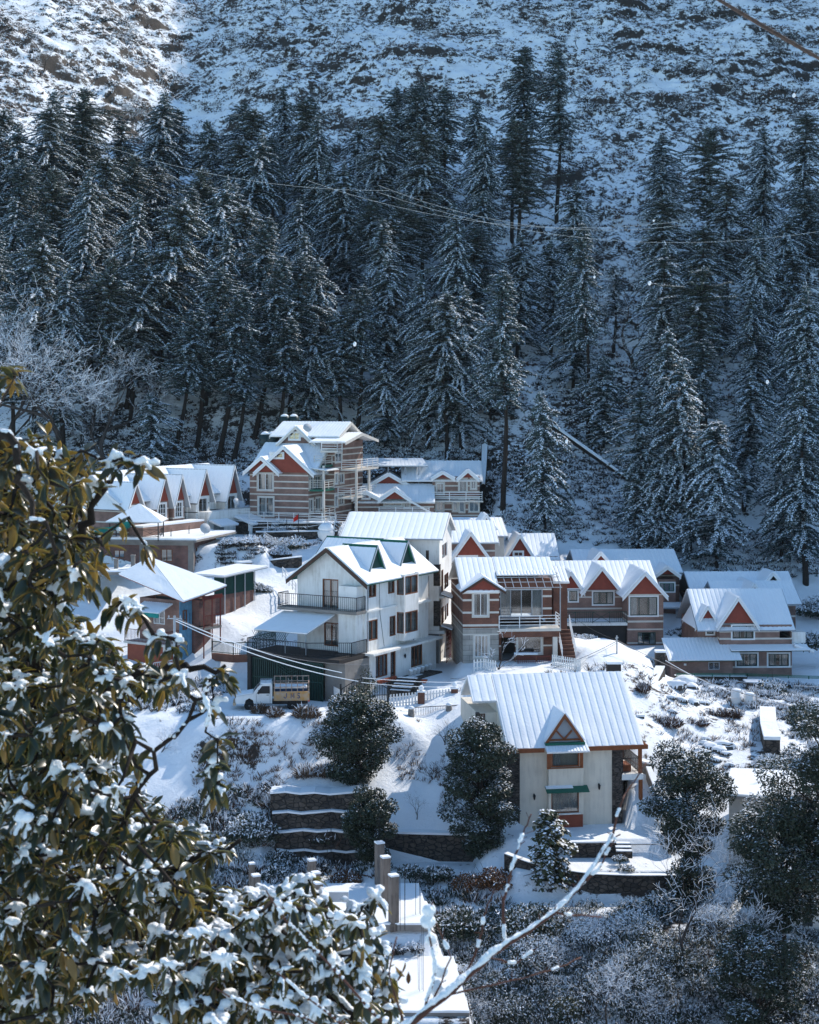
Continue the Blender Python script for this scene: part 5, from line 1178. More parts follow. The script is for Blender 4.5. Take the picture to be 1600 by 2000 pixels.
def bare_mesh(seed, h=9.0, spread=0.55, depth=6, snow=True, r0=0.16, trunk_h=0.25, nb=3, twist=0.25, tw=0.012, keep=0.6):
    g = random.Random(seed); tb = MB(); sn = MB()
    def grow(p, d, l, r, k):
        n = 3; pts = [p]; q = Vector(p); dd = Vector(d)
        for i in range(n):
            dd = (dd+Vector((g.gauss(0, twist), g.gauss(0, twist), g.gauss(0.02, twist*0.6)))).normalized()
            q = q+dd*l/n; pts.append(q.copy())
        rr = [r*(1-0.35*i/n) for i in range(n+1)]
        tb.tube(pts, rr, 5 if k > 3 else 3, cap=False)
        if snow and (k < 6):
            hz = math.sqrt(max(0, 1-dd.z**2))
            if (hz > 0.35 or g.random() < 0.3) and g.random() < keep:
                sn.tube([x+Vector((0, 0, rr[i]*0.75+tw*0.7)) for i, x in enumerate(pts)], [max(tw, a*0.6) for a in rr], 3, cap=False)
        if k == 0: return
        for j in range(nb if k > 1 else nb+1):
            a = g.uniform(0, 6.28); sp = g.uniform(0.45, 1.0)*(spread+0.25*(depth-k)/depth)
            ax = dd.cross(Vector((0, 0, 1)));
            if ax.length < 0.05: ax = Vector((1, 0, 0))
            ax.normalize(); e = (Matrix.Rotation(a, 3, dd) @ (Matrix.Rotation(sp, 3, ax) @ dd)).normalized()
            e = (e+Vector((0, 0, 0.08))).normalized()
            grow(pts[g.choice((1, 2, 3)) if j else 3], e, l*g.uniform(0.62, 0.85), rr[-1]*0.72, k-1)
    grow(Vector((0, 0, -0.5)), Vector((g.gauss(0, 0.08), g.gauss(0, 0.08), 1)), h*trunk_h+0.5, r0, depth)
    return tb, sn
def bare_tree(name, seed, mat='bark_grey', **kw):
    root = empty(name, (0, 0, 0)); tb, sn = bare_mesh(seed, **kw)
    tb.build('trunk', [MT[mat]], root)
    if sn.f: sn.build('crown', [MT['snow_leaf']], root)
    return root
def oak(name, seed, h=6.0, w=4.4, low=0.25, nclump=46, leaves=260, snow=0.30, lsize=0.11, mat='leaf_dark', flat=0.8):
    """broadleaf evergreen: limbs ending in leaf clumps, snow lying on the upper leaves"""
    g = np.random.default_rng(seed); root = empty(name, (0, 0, 0)); tb = MB()
    top = Vector((g.normal(0, 0.15), g.normal(0, 0.15), h*0.8))
    tb.tube([(0, 0, -0.8), (0.05, 0.03, h*0.3), (top.x*0.5, top.y*0.5, h*0.55), top], [0.045*h**0.9*0.45+0.05, 0.12, 0.09, 0.03], 7)
    Cs, As, Bs, Ms = [], [], [], []
    for k in range(nclump):
        u = g.random(); z = h*(low+(1-low)*u)*g.uniform(0.93, 1.05)
        rr = w*0.5*math.sin(math.pi*min(1, (0.16+0.84*(1-u))**0.8*0.86))*1.05
        a = k*2.399+g.normal(0, 0.4); ra = rr*math.sqrt(g.uniform(0.05, 1.0))*g.uniform(0.75, 1.15)
        c = np.array([math.cos(a)*ra, math.sin(a)*ra, z])
        cr = w*g.uniform(0.09, 0.20)+0.12
        b0 = Vector((0, 0, max(h*0.15, z-ra*0.6-0.4)))
        tb.tube([b0, (b0+Vector(c))/2+Vector((0, 0, 0.1)), Vector(c)], [0.06, 0.035, 0.015], 4)
        n = int(leaves*(cr/(w*0.15+0.12))**1.5); csn = g.choice([0.15, 0.5, 1.0, 1.9])
        d = unit(g.normal(0, 1, (n,3))); rad_ = cr*(0.35+0.65*g.random((n,1))**0.5)
        p = c+d*rad_*np.array([1, 1, flat])
        ax = unit(g.normal(0, 1, (n,3))+d*0.8-UP*0.25); s = lsize*g.uniform(0.7, 1.3, (n,1))
        bb = unit(np.cross(ax, unit(g.normal(0, 0.7, (n,3))+UP)))
        Cs.append(p); As.append(ax*s); Bs.append(bb*s*0.42); 
        sn = (d[:,2] > 0.0) & (g.random(n) < snow*csn)
        Ms.append(np.zeros(n)); m = sn.sum()
        if m:
            a2 = unit(g.normal(0, 1, (m,3))*np.array([1,1,0.3])); Cs.append(p[sn]+UP*0.03); As.append(a2*s[sn]*0.8); Bs.append(unit(np.cross(a2, UP))*s[sn]*0.5); Ms.append(np.ones(m))
    V, Fc = tris_leaf(np.concatenate(Cs), np.concatenate(As), np.concatenate(Bs))
    tb.build('trunk', [MT['bark']], root)
    np_mesh('crown', V, Fc, [MT[mat], MT['snow_leaf']], np.concatenate(Ms), parent=root)
    return root
SOURCES = []
protos = []     # (root, height, kind)
for sd, h, rad, dr, low, dn, sn, mt, rg in (
    (1, 24, 4.0, 0.30, 0.33, 1.15, 0.42, 'needle', 0.45), (2, 24, 3.4, 0.55, 0.14, 1.2, 0.50, 'needle', 0.35),
    (3, 20, 3.6, 0.45, 0.10, 1.25, 0.55, 'needle', 0.30), (4, 22, 4.4, 0.22, 0.42, 1.0, 0.36, 'needle_warm', 0.5),
    (5, 26, 3.2, 0.35, 0.45, 1.0, 0.40, 'needle', 0.5), (6, 14, 3.0, 0.45, 0.04, 1.5, 0.62, 'needle', 0.25),
    (7, 24, 4.6, 0.40, 0.28, 1.1, 0.46, 'needle_warm', 0.45), (8, 10, 2.6, 0.35, 0.05, 1.7, 0.62, 'needle', 0.25)):
    protos.append([conifer(sd, h, rad, dr, low, dn, sn, 0.0, mt, rg), h, False])
tall = [0, 1, 3, 4, 6]; bushy = [1, 2, 6]; small = [5, 7, 2]
WORDS = {0: 'tall', 1: 'drooping', 2: 'dense', 3: 'broad', 4: 'slender', 5: 'young', 6: 'wide', 7: 'small'}
TREES = []
def place_conifer(px, pytop, Y=None, pybase=None, kind=None, lean=0.0, row='', wf=0.82):
    if Y is None:
        hb = hit(px, pybase, 165)
        if hb is None: return
        Y = hb[1]
    x = (px-800)/F*Y; z0 = float(gz(x, Y)); zt = (HY-pytop)/F*Y; h = zt-z0
    if h < 2.5: return
    if kind is None: kind = random.choice(small if h < 13 else tall+bushy)
    root, ph, used = protos[kind]
    if not used: o = root; protos[kind][2] = True
    else: o = copy_tree(root)
    s = h/ph; o.location = (x, Y, z0); wsc = min(max(s, 0.55), 1.25)**0.6*random.uniform(0.9, 1.12)
    if h > 12: wsc = max(wsc, 0.85)
    wsc *= wf
    o.scale = (wsc, wsc, s); o.rotation_euler = (0, lean, random.uniform(0, 6.28))
    if lean: o.rotation_euler = Matrix.Rotation(lean, 3, 'Y').to_euler()
    o.name = 'conifer'; TREES.append((o, px, Y, h, kind, lean, row))
    return o
HAND = [ # px, top py, base py, kind, lean (top towards + right)
 (120,200,430,2,0),(167,215,440,0,0),(235,232,450,4,0),(322,180,400,1,0),(345,215,440,4,0),(412,240,480,7,0),(480,200,450,0,0),(553,168,420,1,0),(605,190,430,4,0),
 (780,172,430,0,0),(815,168,440,4,0),(838,160,440,2,0),(872,172,440,4,0),(930,196,450,1,0),(1000,240,470,4,0),(1028,92,400,4,0),(1090,98,432,4,0),
 (1288,262,430,2,0),(1385,252,560,3,0),(1492,252,520,1,0),(1580,370,600,0,0),(1530,420,640,2,0),
 (640,310,580,1,0),(682,318,590,2,0),(770,282,500,1,0),(725,400,600,4,0),(300,388,800,6,0.14),(215,300,560,3,0.2),(15,310,600,0,0.1),(80,330,620,3,0.1),(150,360,640,6,0.12),(440,360,620,2,0.05),(370,330,600,3,0.1),
 (890,415,760,1,0),(925,440,700,0,0),(1012,455,700,2,0),(1078,470,690,2,0),(1152,438,862,4,-0.03),(748,430,720,1,0),(500,498,860,4,0.16),(622,505,830,1,0),
 (870,575,900,6,0),(986,530,1000,4,0),(1368,525,850,3,0),(1482,440,800,1,0),(1588,560,960,2,0),(560,500,840,0,0.08),(750,500,800,2,0),(838,590,880,1,0),
 (1412,583,700,7,0),(1470,575,850,1,0),(1300,480,800,2,0),(430,560,900,4,0.15),(380,520,880,0,0.14),(250,480,800,4,0.1),(60,470,880,6,0.05),(180,500,860,3,0.12),(340,600,900,4,0.18),
 (752,700,880,5,0),(900,560,880,2,0),(1062,770,1040,7,0),(1250,758,1072,4,0),(1305,642,1060,1,0),(1345,705,1090,2,0),(1398,825,1110,5,0),(1290,880,1090,5,0),(1455,730,1000,2,0),
 (300,770,925,7,0),(1570,730,1140,1,0),(1530,860,1100,5,0),(700,560,860,4,0.04),(660,600,860,0,0.05),(540,620,880,4,0.12),(460,660,900,4,0.14),(1200,520,700,4,0),(1245,900,1080,7,0),(1180,700,880,7,0),
 (1120,560,760,5,0),(960,640,820,5,0),(600,640,850,2,0.03),(20,560,900,0,0.05),(120,540,880,1,0.03)]
for px, pt, pb, kd, ln in HAND: place_conifer(px, pt, None, pb, kd, ln, wf={1062: 0.55, 1152: 0.72, 986: 0.8, 1250: 0.75, 1305: 0.8}.get(px, 0.84))
# fill: base rows of the forest belt
pts = [(t[1]*1.0, t[2]) for t in TREES]
def dense_at(px, py):    # where the belt of trees stands, in terms of where their bases are seen
    top = np.interp(px, [0, 250, 420, 700, 1000, 1150, 1250, 1400, 1600], [400, 430, 480, 470, 520, 560, 520, 480, 470])
    bot = np.interp(px, [0, 350, 480, 700, 930, 1050, 1200, 1300, 1600], [900, 905, 880, 870, 880, 800, 760, 1040, 1080])
    return top < py < bot
rf = random.Random(19); tries = 0
while len(TREES) < 150 and tries < 9000:
    tries += 1
    px = rf.uniform(-60, 1660); py = rf.uniform(400, 1080)
    if not dense_at(px, py): continue
    if 1120 < px < 1260 and 500 < py < 950 and rf.random() < 0.85: continue
    if 940 < px < 1240 and py > 700 and rf.random() < 0.95: continue
    hb = hit(px, py, 165)
    if hb is None: continue
    x, Y, z = hb; mind = 3.6 if px < 950 else 5.0
    if any((x-(a-800)/F*b)**2+(Y-b)**2 < mind**2 for a, b in pts): continue
    h = rf.uniform(13, 23) if px < 900 else rf.uniform(10, 21)
    if py > 850: h = min(h, 15)
    pts.append((px, Y)); place_conifer(px, HY-(z+h)/Y*F, Y, None, rf.choice(tall+bushy), (rf.uniform(0.02, 0.16) if px < 520 else rf.uniform(-0.02, 0.03)))
print('conifers', len(TREES))
# ------------------------------------------------------------------ scrub on the slopes
def shrub_cloud(P, S, n, seed, lsize=0.16, snow=0.3, flat=0.7, stalky=0.0):
    g = np.random.default_rng(seed); m = len(P)
    d = unit(g.normal(0, 1, (m, n, 3))); d[:,:,2] = np.abs(d[:,:,2])
    r = g.random((m, n, 1))**0.5
    p = P[:,None,:]+d*r*S[:,None,None]*np.array([1, 1, flat])-np.array([0, 0, 0.05])
    ax = unit(g.normal(0, 1, (m, n, 3))+d*(0.8+stalky)+UP*stalky*0.8)
    s = lsize*g.uniform(0.6, 1.4, (m, n, 1))*(1+stalky*1.4)
    bb = unit(np.cross(ax, unit(g.normal(0, 1, (m, n, 3)))))*s*(0.42/(1+2.2*stalky))
    mi = ((d[:,:,2]*r[:,:,0] > 0.25) & (g.random((m, n)) < snow*1.6)).astype(int)
    p = p+UP*(mi[:,:,None]*0.04)
    return p.reshape(-1,3), (ax*s).reshape(-1,3), bb.reshape(-1,3), mi.ravel()
def scatter_px(n, seed, region, y0=165, cell=None):
    g = np.random.default_rng(seed); out = []
    while len(out) < n:
        px = g.uniform(-40, 1640); py = g.uniform(-30, 1100)
        if region(px, py):
            out.append((px, py))
    return out
g = np.random.default_rng(3)
def world_scatter(n, ymin, ymax, xm, seed, thr):
    g = np.random.default_rng(seed); y = ymin+(ymax-ymin)*g.random(n); x = (g.random(n)*2-1)*(0.255*y+4)
    k = fbm(x/7, y/7, 3, seed) > thr
    x, y = x[k], y[k]; return np.stack([x, y, gz(x, y)], -1), g
P, g = world_scatter(17000, 178, 372, 0, 51, 0.45)
S = g.uniform(0.25, 0.85, len(P))*(1-0.0*P[:,1])
gl = (np.abs(P[:,0]-(-24-(P[:,1]-215)*0.17)) < 11) & (P[:,1] > 235); S = np.where(gl, S*1.7, S)
C, A, B, Mi = shrub_cloud(P, S, 26, 52, 0.19, 0.22)
sel = (np.repeat(fbm(P[:,0]/11, P[:,1]/11, 2, 61), 26) > 0.56) & (Mi == 0); Mi = Mi.copy(); Mi[sel] = 2
V, Fc = tris_leaf(C, A, B)
o = np_mesh('hillside_scrub', V, Fc, [MT['scrub'], MT['snow_leaf'], MT['scrub_brown']], Mi)
tag(o, 'low snow dusted scrub and bushes covering the slope above the village', 'scrub', kind='stuff')
# larger bushes along the ledges
P, g = world_scatter(1500, 215, 360, 0, 71, 0.5); S = g.uniform(0.6, 1.7, len(P)); gl = (np.abs(P[:,0]-(-24-(P[:,1]-215)*0.17)) < 12) & (P[:,1] > 250); S = np.where(gl, S*1.6, S)
C, A, B, Mi = shrub_cloud(P, S, 130, 73, 0.17, 0.20)
V, Fc = tris_leaf(C, A, B); o = np_mesh('ledge_bushes', V, Fc, [MT['scrub'], MT['snow_leaf']], Mi)
tag(o, 'dark thorny bushes growing along the ledges of the upper slope', 'bushes', kind='stuff')
# ------------------------------------------------------------------ walls, slabs, fences and small things
def wall_run(name, label, pts, hgt, thick, mat, cat='wall', snow=0.12, group=None, back=True):
    """pts: list of (px, py of the top edge, Y); a wall following them with snow on top"""
    P = [W(*q) for q in pts]; O = P[0]; r = tag(empty(name, O), label, cat, group); mb = MB(); sn = MB()
    flip = thick < 0
    hs = hgt if isinstance(hgt, (list, tuple)) else [hgt]*len(P)
    for i, (a, b) in enumerate(zip(P[:-1], P[1:])):
        a = a-O; b = b-O; d = (b-a); d.z = 0; d.normalize(); n = Vector((-d.y, d.x, 0))*thick   # back side
        A = [a-Vector((0, 0, hs[i])), b-Vector((0, 0, hs[i+1])), b+n-Vector((0, 0, hs[i+1])), a+n-Vector((0, 0, hs[i]))]
        mb.hexa(A+[a, b, b+n, a+n])
        if snow and flip: snow_slab(sn, a+n+up, b+n+up, b-n*0.03+up, a-n*0.03+up, snow, 0, rows=3, seed=i, edge=0.04)
        elif snow: snow_slab(sn, a-n*0.03+up, b-n*0.03+up, b+n+up, a+n+up, snow, 0, rows=3, seed=i, edge=0.05)
    mb.build('masonry', MT[mat], r)
    if snow: sn.build('snow_cover', MT['snow'], r)
    return r
for i, nm in enumerate(('topmost tier of the dark stepped retaining walls below the truck', 'second tier of the dark stepped walls below the truck', 'third tier of the dark stepped walls below the truck', 'lowest tier of the dark stepped walls, beside the bushes')):
    zt = -26.1-1.18*i; Y = 110.0-0.25*i; x1 = 703
    py = HY-zt/Y*F
    wall_run('retaining_wall', nm, [(528+4*i+q*(x1-528-4*i)/6, py+[0, -2.5, 1.5, -1, 2.5, 0, -3][(q+i*2) % 7], Y-0.07*((q*3+i) % 3)) for q in range(7)], 1.5, 1.6, 'rubble', 'wall', 0.12, 'stepped walls below the truck')
wall_run('retaining_wall', 'long dark stone retaining wall with snow on top, left of the chalet tree', [(742, 1628, 108.6), (932, 1633, 108.2)], [2.2, 2.6], 0.8, 'rubble', snow=0.14)
wall_run('retaining_wall', 'short return of the dark stone wall beside the chalet tree', [(932, 1634, 108.1), (938, 1622, 110.5)], 2.4, -0.6, 'rubble', snow=0.1)
wall_run('retaining_wall', 'small stone wall end above the slope left of the chalet tree', [(888, 1592, 111.2), (935, 1590, 111.2)], 1.0, 0.8, 'rubble', snow=0.14)
wall_run('lawn_wall', 'curved dark stone wall holding up the snowy lawn below the chalet', [(985, 1668, 104.6), (1030, 1684, 103.6), (1090, 1699, 102.9), (1160, 1708, 102.6), (1240, 1711, 102.6), (1320, 1711, 102.8)], [1.2, 1.5, 2.0, 2.2, 2.3, 2.3], 0.4, 'rubble', snow=0.05)
wall_run('terrace_edge', 'low stone edge between the chalet terrace and the lower lawn', [(972, 1650, 107.1), (1112, 1648, 107.2)], 0.5, 0.3, 'rubble', snow=0.08)
wall_run('planter_wall', 'stone planter block with snow on top in the middle of the lawn edge', [(1115, 1647, 106.2), (1204, 1646, 106.2)], 0.9, 1.1, 'rubble', snow=0.1)
wall_run('terrace_edge', 'low clipped edge on the right between chalet terrace and lawn', [(1206, 1650, 107.0), (1302, 1648, 107.0)], 0.5, 0.3, 'rubble', snow=0.06)
r = tag(empty('garden_steps', W(1204, 1664, 105.4)), 'three shallow snowy steps from the lawn up to the chalet terrace', 'steps')
for i in range(3):
    mb = MB(); mb.box(0, i*0.42, -0.4, 1.0, i*0.42+0.42, 0.12*i); o = mb.build('step', MT['rubble'], r); mb = MB(); snow_slab(mb, (0.02, i*0.42+0.03, 0.12*i+.003), (0.98, i*0.42+0.03, 0.12*i+.003), (0.98, i*0.42+0.4, 0.12*i+.003), (0.02, i*0.42+0.4, 0.12*i+.003), 0.07, rows=2); mb.build('snow_cover', MT['snow'], o)
wall_run('boundary_wall', 'low sloping concrete wall beside the chalet porch', [(1262, 1500, 113.5), (1286, 1560, 110), (1305, 1640, 106.5)], 0.9, 0.35, 'concrete', snow=0.12)
wall_run('boundary_wall', 'short stub of concrete wall touching the porch balcony', [(1252, 1490, 114.0), (1276, 1494, 113.8)], 1.2, 0.6, 'concrete', snow=0.12)
# big diagonal wall right of the yard
def face_wall(name, label, top, bot, mat, thick=0.7):
    T = [W(*q) for q in top]; B = [W(*q) for q in bot]; O = T[0]; r = tag(empty(name, O), label, 'wall'); mb = MB(); sn = MB(); nn = Vector((-thick, 0.15, 0))
    for i in range(len(T)-1):
        a, b, c, d = T[i]-O, T[i+1]-O, B[i+1]-O, B[i]-O
        mb.hexa([d+nn, c+nn, c, d, a+nn, b+nn, b, a]); snow_slab(sn, a+up, a+nn+up, b+nn+up, b+up, 0.1, rows=4)
    mb.build('masonry', MT[mat], r); sn.build('snow_cover', MT['snow'], r)
face_wall('retaining_wall', 'high sloping stone wall along the right side of the snowy yard', [(1299, 1303, 133), (1275, 1352, 126.5), (1249, 1402, 121)], [(1300, 1328, 133), (1280, 1392, 126.5), (1257, 1432, 121)], 'rubble')
face_wall('retaining_wall', 'short narrow stone wall strip right of the high sloping one', [(1306, 1343, 128), (1294, 1385, 124)], [(1306, 1354, 128), (1295, 1398, 124)], 'rubble')
def blockbox(name, label, cat, px, py, Y, wx, wy, hz, mat, rz=0, snow=0.14):
    r = tag(empty(name, W(px, py, Y), R(rz)), label, cat); mb = MB(); mb.box(-wx/2, 0, 0, wx/2, wy, hz); mb.build('body', MT[mat], r)
    mb = MB(); snow_slab(mb, (-wx/2-.03, -.03, hz+.003), (wx/2+.03, -.03, hz+.003), (wx/2+.03, wy+.03, hz+.003), (-wx/2-.03, wy+.03, hz+.003), snow, 0, rows=4); mb.build('snow_cover', MT['snow'], r); return r
blockbox('stone_pier', 'square stone pier with snow on top between the yard and the shaded house', 'pier', 1291, 1300, 134, 0.75, 0.8, 1.0, 'rubble')
blockbox('stone_pier', 'small dark pier at the lower end of the high sloping wall', 'pier', 1252, 1428, 120.5, 0.5, 0.5, 1.0, 'rubble')
blockbox('chimney', 'square dark chimney with a snowy cap behind the chalet ridge', 'chimney', 1200, 1316, 118.5, 0.95, 0.8, 0.65, 'dark_concrete', snow=0.16)
# unfinished slabs with columns
def slabthing(name, label, pts, z, t):
    P = [W(px, 760, Y) for px, Y in pts]
    P = [Vector((p.x, p.y, z)) for p in P]; O = P[0].copy(); Q = [p-O for p in P]; r = tag(empty(name, O), label, 'slab'); mb = MB(); mb.slab(Q, t); mb.build('slab', MT['concrete'], r)
    mb = MB(); snow_slab(mb, Q[0]+up, Q[1]+up, Q[2]+up, Q[3]+up, 0.12, 0, rows=14, edge=0.06); mb.build('snow_cover', MT['snow'], r)
slabthing('concrete_slab', 'snow covered concrete slab carrying the tall bare columns', [(560, 95.5), (843, 95.5), (818, 103.2), (560, 103.2)], -30.0, 0.35)
slabthing('concrete_slab', 'lower snow covered slab with rebar at the bottom of the frame', [(720, 86.3), (917, 86.3), (886, 94.6), (740, 94.6)], -31.55, 0.5)
slabthing('concrete_slab', 'small snowy slab half hidden behind the foreground leaves', [(500, 103.5), (606, 103.8), (600, 108.0), (505, 108.0)], -30.55, 0.3)
def column(px, pyt, pyb, Y, label, w_=0.42):
    b = W(px, pyb, Y); h_ = (pyb-pyt)/F*Y; r = tag(empty('concrete_column', b, R(24)), label, 'column', 'bare columns of the unfinished building'); mb = MB(); mb.box(-w_/2, -w_/2, -0.3, w_/2, w_/2, h_); mb.box(-w_/2-0.04, -w_/2-0.04, -0.3, w_/2+0.04, w_/2+0.04, 0.12)
    mb.build('shaft', MT['weathered_concrete'], r); mb = MB(); snow_slab(mb, (-w_/2-.02, -w_/2-.02, h_+.002), (w_/2+.02, -w_/2-.02, h_+.002), (w_/2+.02, w_/2+.02, h_+.002), (-w_/2-.02, w_/2+.02, h_+.002), 0.1, rows=3); mb.build('snow_cover', MT['snow'], r)
column(769, 1711, 1807, 95.7, 'tallest looking bare column, front right of the three on the snowy slab', 0.46); column(753, 1675, 1766, 99.3, 'middle one of the three bare columns on the snowy slab', 0.46); column(741.5, 1647, 1734, 102.9, 'rearmost of the three bare columns on the snowy slab', 0.46)
column(622, 1726, 1790, 97, 'front column of the left cluster near the brown leaves'); column(617, 1706, 1770, 99.5, 'middle column of the left cluster near the brown leaves'); column(609, 1681, 1745, 103, 'rear column of the left cluster near the brown leaves'); column(500, 1711, 1770, 99, 'lone column at the far left behind the foreground leaves'); column(492, 1688, 1740, 103, 'thin column behind the lone left column', 0.3)
def rebar(pts, label, hmin=1.8, hmax=3.6, dz=0.0):
    r0 = W(*pts[0]); mb = MB()
    for q in pts:
        for k in range(4):
            a = W(*q)-r0+Vector((0.22*(k % 2)+random.uniform(-.05, .05), 0.25*(k//2), dz)); hh = random.uniform(hmin, hmax)
            mb.tube([a-Vector((0, 0, 0.2)), a+Vector((random.uniform(-.04, .04), 0, hh))], 0.013, 3)
    thing('rebar', mb, MT['iron'], label, 'rebar', 'starter bars of the unfinished building', loc=r0)
rebar([(783, 1812, 95.2)], 'cluster of tall starter bars right beside the front column', 3.0, 4.2); rebar([(812, 1800, 97)], 'starter bars at the right edge of the upper slab'); rebar([(818, 1940, 89), ], 'tall starter bars standing on the lower slab', 2.5, 4); rebar([(640, 1700, 104)], 'starter bars above the left column cluster', 2.0, 3.4); rebar([(735, 1735, 103)], 'starter bars rising behind the rear column', 3.4, 4.6)
blockbox('door_frame', 'grey framed hatch lying behind the left columns', 'hatch', 658, 1762, 97.5, 1.3, 0.5, 0.55, 'grey_paint', snow=0.05)
# fences ------------------------------------------------------------
def fence(name, label, pts, h_, style, mat, step=0.14, r=0.02, group=None, base=None, basemat='brick_dark', posts=None):
    P = [W(*q) for q in pts]; O = P[0]; root = tag(empty(name, O), label, 'fence', group); mb = MB(); railing_mesh(mb, [p-O for p in P], h_, style, step, r, 3); mb.build('rails', MT[mat], root)
    if base:
        mb = MB()
        for a, b in zip(P[:-1], P[1:]):
            a = a-O; b = b-O; d = (b-a); d.z = 0; d.normalize(); n = Vector((-d.y, d.x, 0))*0.25; z = Vector((0, 0, 1))
            mb.hexa([a-z*base, b-z*base, b+n-z*base, a+n-z*base, a-z*0.02-n*0.2, b-z*0.02-n*0.2, b+n-z*0.02, a+n-z*0.02])
        mb.build('base_wall', MT[basemat], root)
    return root
fence('picket_fence', 'white picket fence on a brown base wall right of the iron gate', [(757, 1383, 121), (823, 1377, 122), (888, 1370, 123), (922, 1366, 123.6)], 0.95, 'picket', 'white_paint', 0.22, base=0.75)
for k, (px, py, Y) in enumerate(((823, 1379, 121.9), (888, 1372, 122.9))):
    r = tag(empty('gate_pier', W(px, py, Y)), ('brown pier with a round snowy ball in the white picket fence, nearer the gate', 'brown pier with a round snowy ball in the picket fence, nearer the chalet')[k], 'pier', 'piers of the picket fence'); mb = MB(); mb.box(-0.24, -0.2, -0.5, 0.24, 0.24, 1.0); mb.build('body', MT['brick_dark'], r); mb = MB(); mb.box(-0.3, -0.26, 1.0, 0.3, 0.3, 1.1); mb.lathe([(0.05, 1.1), (0.18, 1.2), (0.2, 1.32), (0.12, 1.45), (0.03, 1.5)], n=10); mb.build('snow_cap', MT['snow'], r)
for k, (px, py, Y) in enumerate(((760, 1407, 119.4), (803, 1405, 119.2), (877, 1398, 119.8))):
    r = tag(empty('bollard', W(px, py, Y)), ('short rough stone post right of the iron gate', 'stout rough stone post left of the black fence', 'rough stone post in the middle of the black fence')[k], 'post', 'stone posts along the lane'); mb = MB(); mb.lathe([(0.24, -0.4), (0.23, 0.5), (0.2, 0.75), (0.12, 0.82)], n=9); mb.build('body', MT['concrete'], r, True); mb = MB(); mb.lathe([(0.22, 0.74), (0.23, 0.82), (0.1, 0.92)], n=9); mb.build('snow_cap', MT['snow'], r, True)
fence('iron_fence', 'black iron fence between the stone posts above the slope', [(811, 1404, 119.8), (920, 1398, 120.4)], 0.8, 'bars', 'iron', 0.12, 0.02)
wall_run('yard_kerb', 'snow topped kerb wall under the black iron fence', [(811, 1406, 119.6), (920, 1400, 120.2)], 0.5, 0.3, 'dark_concrete', snow=0.08)
# entrance gate
r = tag(empty('iron_gate', W(712, 1383, 120.5), R(6)), 'tall black iron double gate with a curved top across the lane', 'gate')
for sgn in (-1, 1):
    mb = MB(); n = 9
    for i in range(n+1):
        x = sgn*(0.03+1.58*i/n); t = 2.15-0.75*(i/n)**1.4; mb.tube([(x, 0, 0.05), (x, 0, t)], 0.022, 4)
    mb.tube([(sgn*(0.03+1.58*i/9), 0, 2.12-0.75*(i/9)**1.4) for i in range(10)], 0.035, 4)
    for z in (0.2, 0.9): mb.tube([(sgn*0.03, 0, z), (sgn*1.61, 0, z)], 0.03, 4)
    mb.tube([(sgn*1.68, 0, -0.3), (sgn*1.68, 0, 1.75)], 0.07, 6); mb.build('gate_leaf', MT['iron'], r)
fence('picket_gate', 'open white picket gate leaf at the end of the lane by the garage', [(653, 1383, 122.6), (669, 1392, 120.4)], 1.55, 'picket', 'white_paint', 0.2)
fence('picket_gate', 'white picket leaf joining the stone pier behind the iron gate', [(724, 1388, 123.0), (757, 1384, 121.2)], 1.0, 'picket', 'white_paint', 0.22)
wall_run('lane_wall', 'low brown wall behind the iron gate', [(668, 1376, 124.5), (720, 1372, 126)], 0.7, 0.3, 'dark_concrete', snow=0.1)
fence('picket_fence', 'white picket fence at the right end of the snowy yard', [(1080, 1302, 128.6), (1122, 1309, 127), (1134, 1312, 126.2)], 0.9, 'picket', 'white_paint', 0.2)
fence('picket_fence', 'white picket fence running back beside the side stair', [(1086, 1290, 132), (1128, 1294, 131.5), (1150, 1300, 130), (1134, 1312, 126.4)], 0.85, 'picket', 'white_paint', 0.2)
fence('picket_fence', 'short bright picket fence in front of the snowy little tree', [(926, 1312, 126.5), (945, 1310, 126.8), (968, 1314, 126.2)], 0.9, 'picket', 'white_paint', 0.2)
fence('low_fence', 'low dark red rail fence under the big ground floor window', [(1012, 1296, 129.5), (1075, 1293, 129.8)], 0.45, 'bars', 'red_iron', 0.16, 0.022)
fence('lane_fence', 'dark slat fence on a brown base beside the blue house path', [(414, 1275, 131.5), (456, 1279, 129.5), (505, 1277, 129)], 0.9, 'bars', 'dark_green', 0.15, 0.03, base=0.6)
fence('lane_fence', 'grey slat fence lower left under the blue house', [(300, 1316, 127.5), (352, 1308, 128)], 0.8, 'bars', 'grey_paint', 0.15, 0.03, base=0.6, basemat='terracotta')
fence('path_railing', 'grey bar railing on the snowy path behind the brick house', [(420, 1074, 156), (500, 1073, 157)], 0.9, 'bars', 'grey_paint', 0.18, 0.022)
fence('yard_railing', 'thin railing at the right edge below the shaded house', [(1552, 1362, 131), (1620, 1366, 131)], 0.9, 'bars', 'grey_paint', 0.18, 0.022)
fence('yard_railing', 'green pipe railing along the wall under the shaded house', [(1322, 1322, 134), (1460, 1322, 136), (1620, 1328, 136)], 0.25, 'rails', 'green_sheet', 0.2, 0.03)
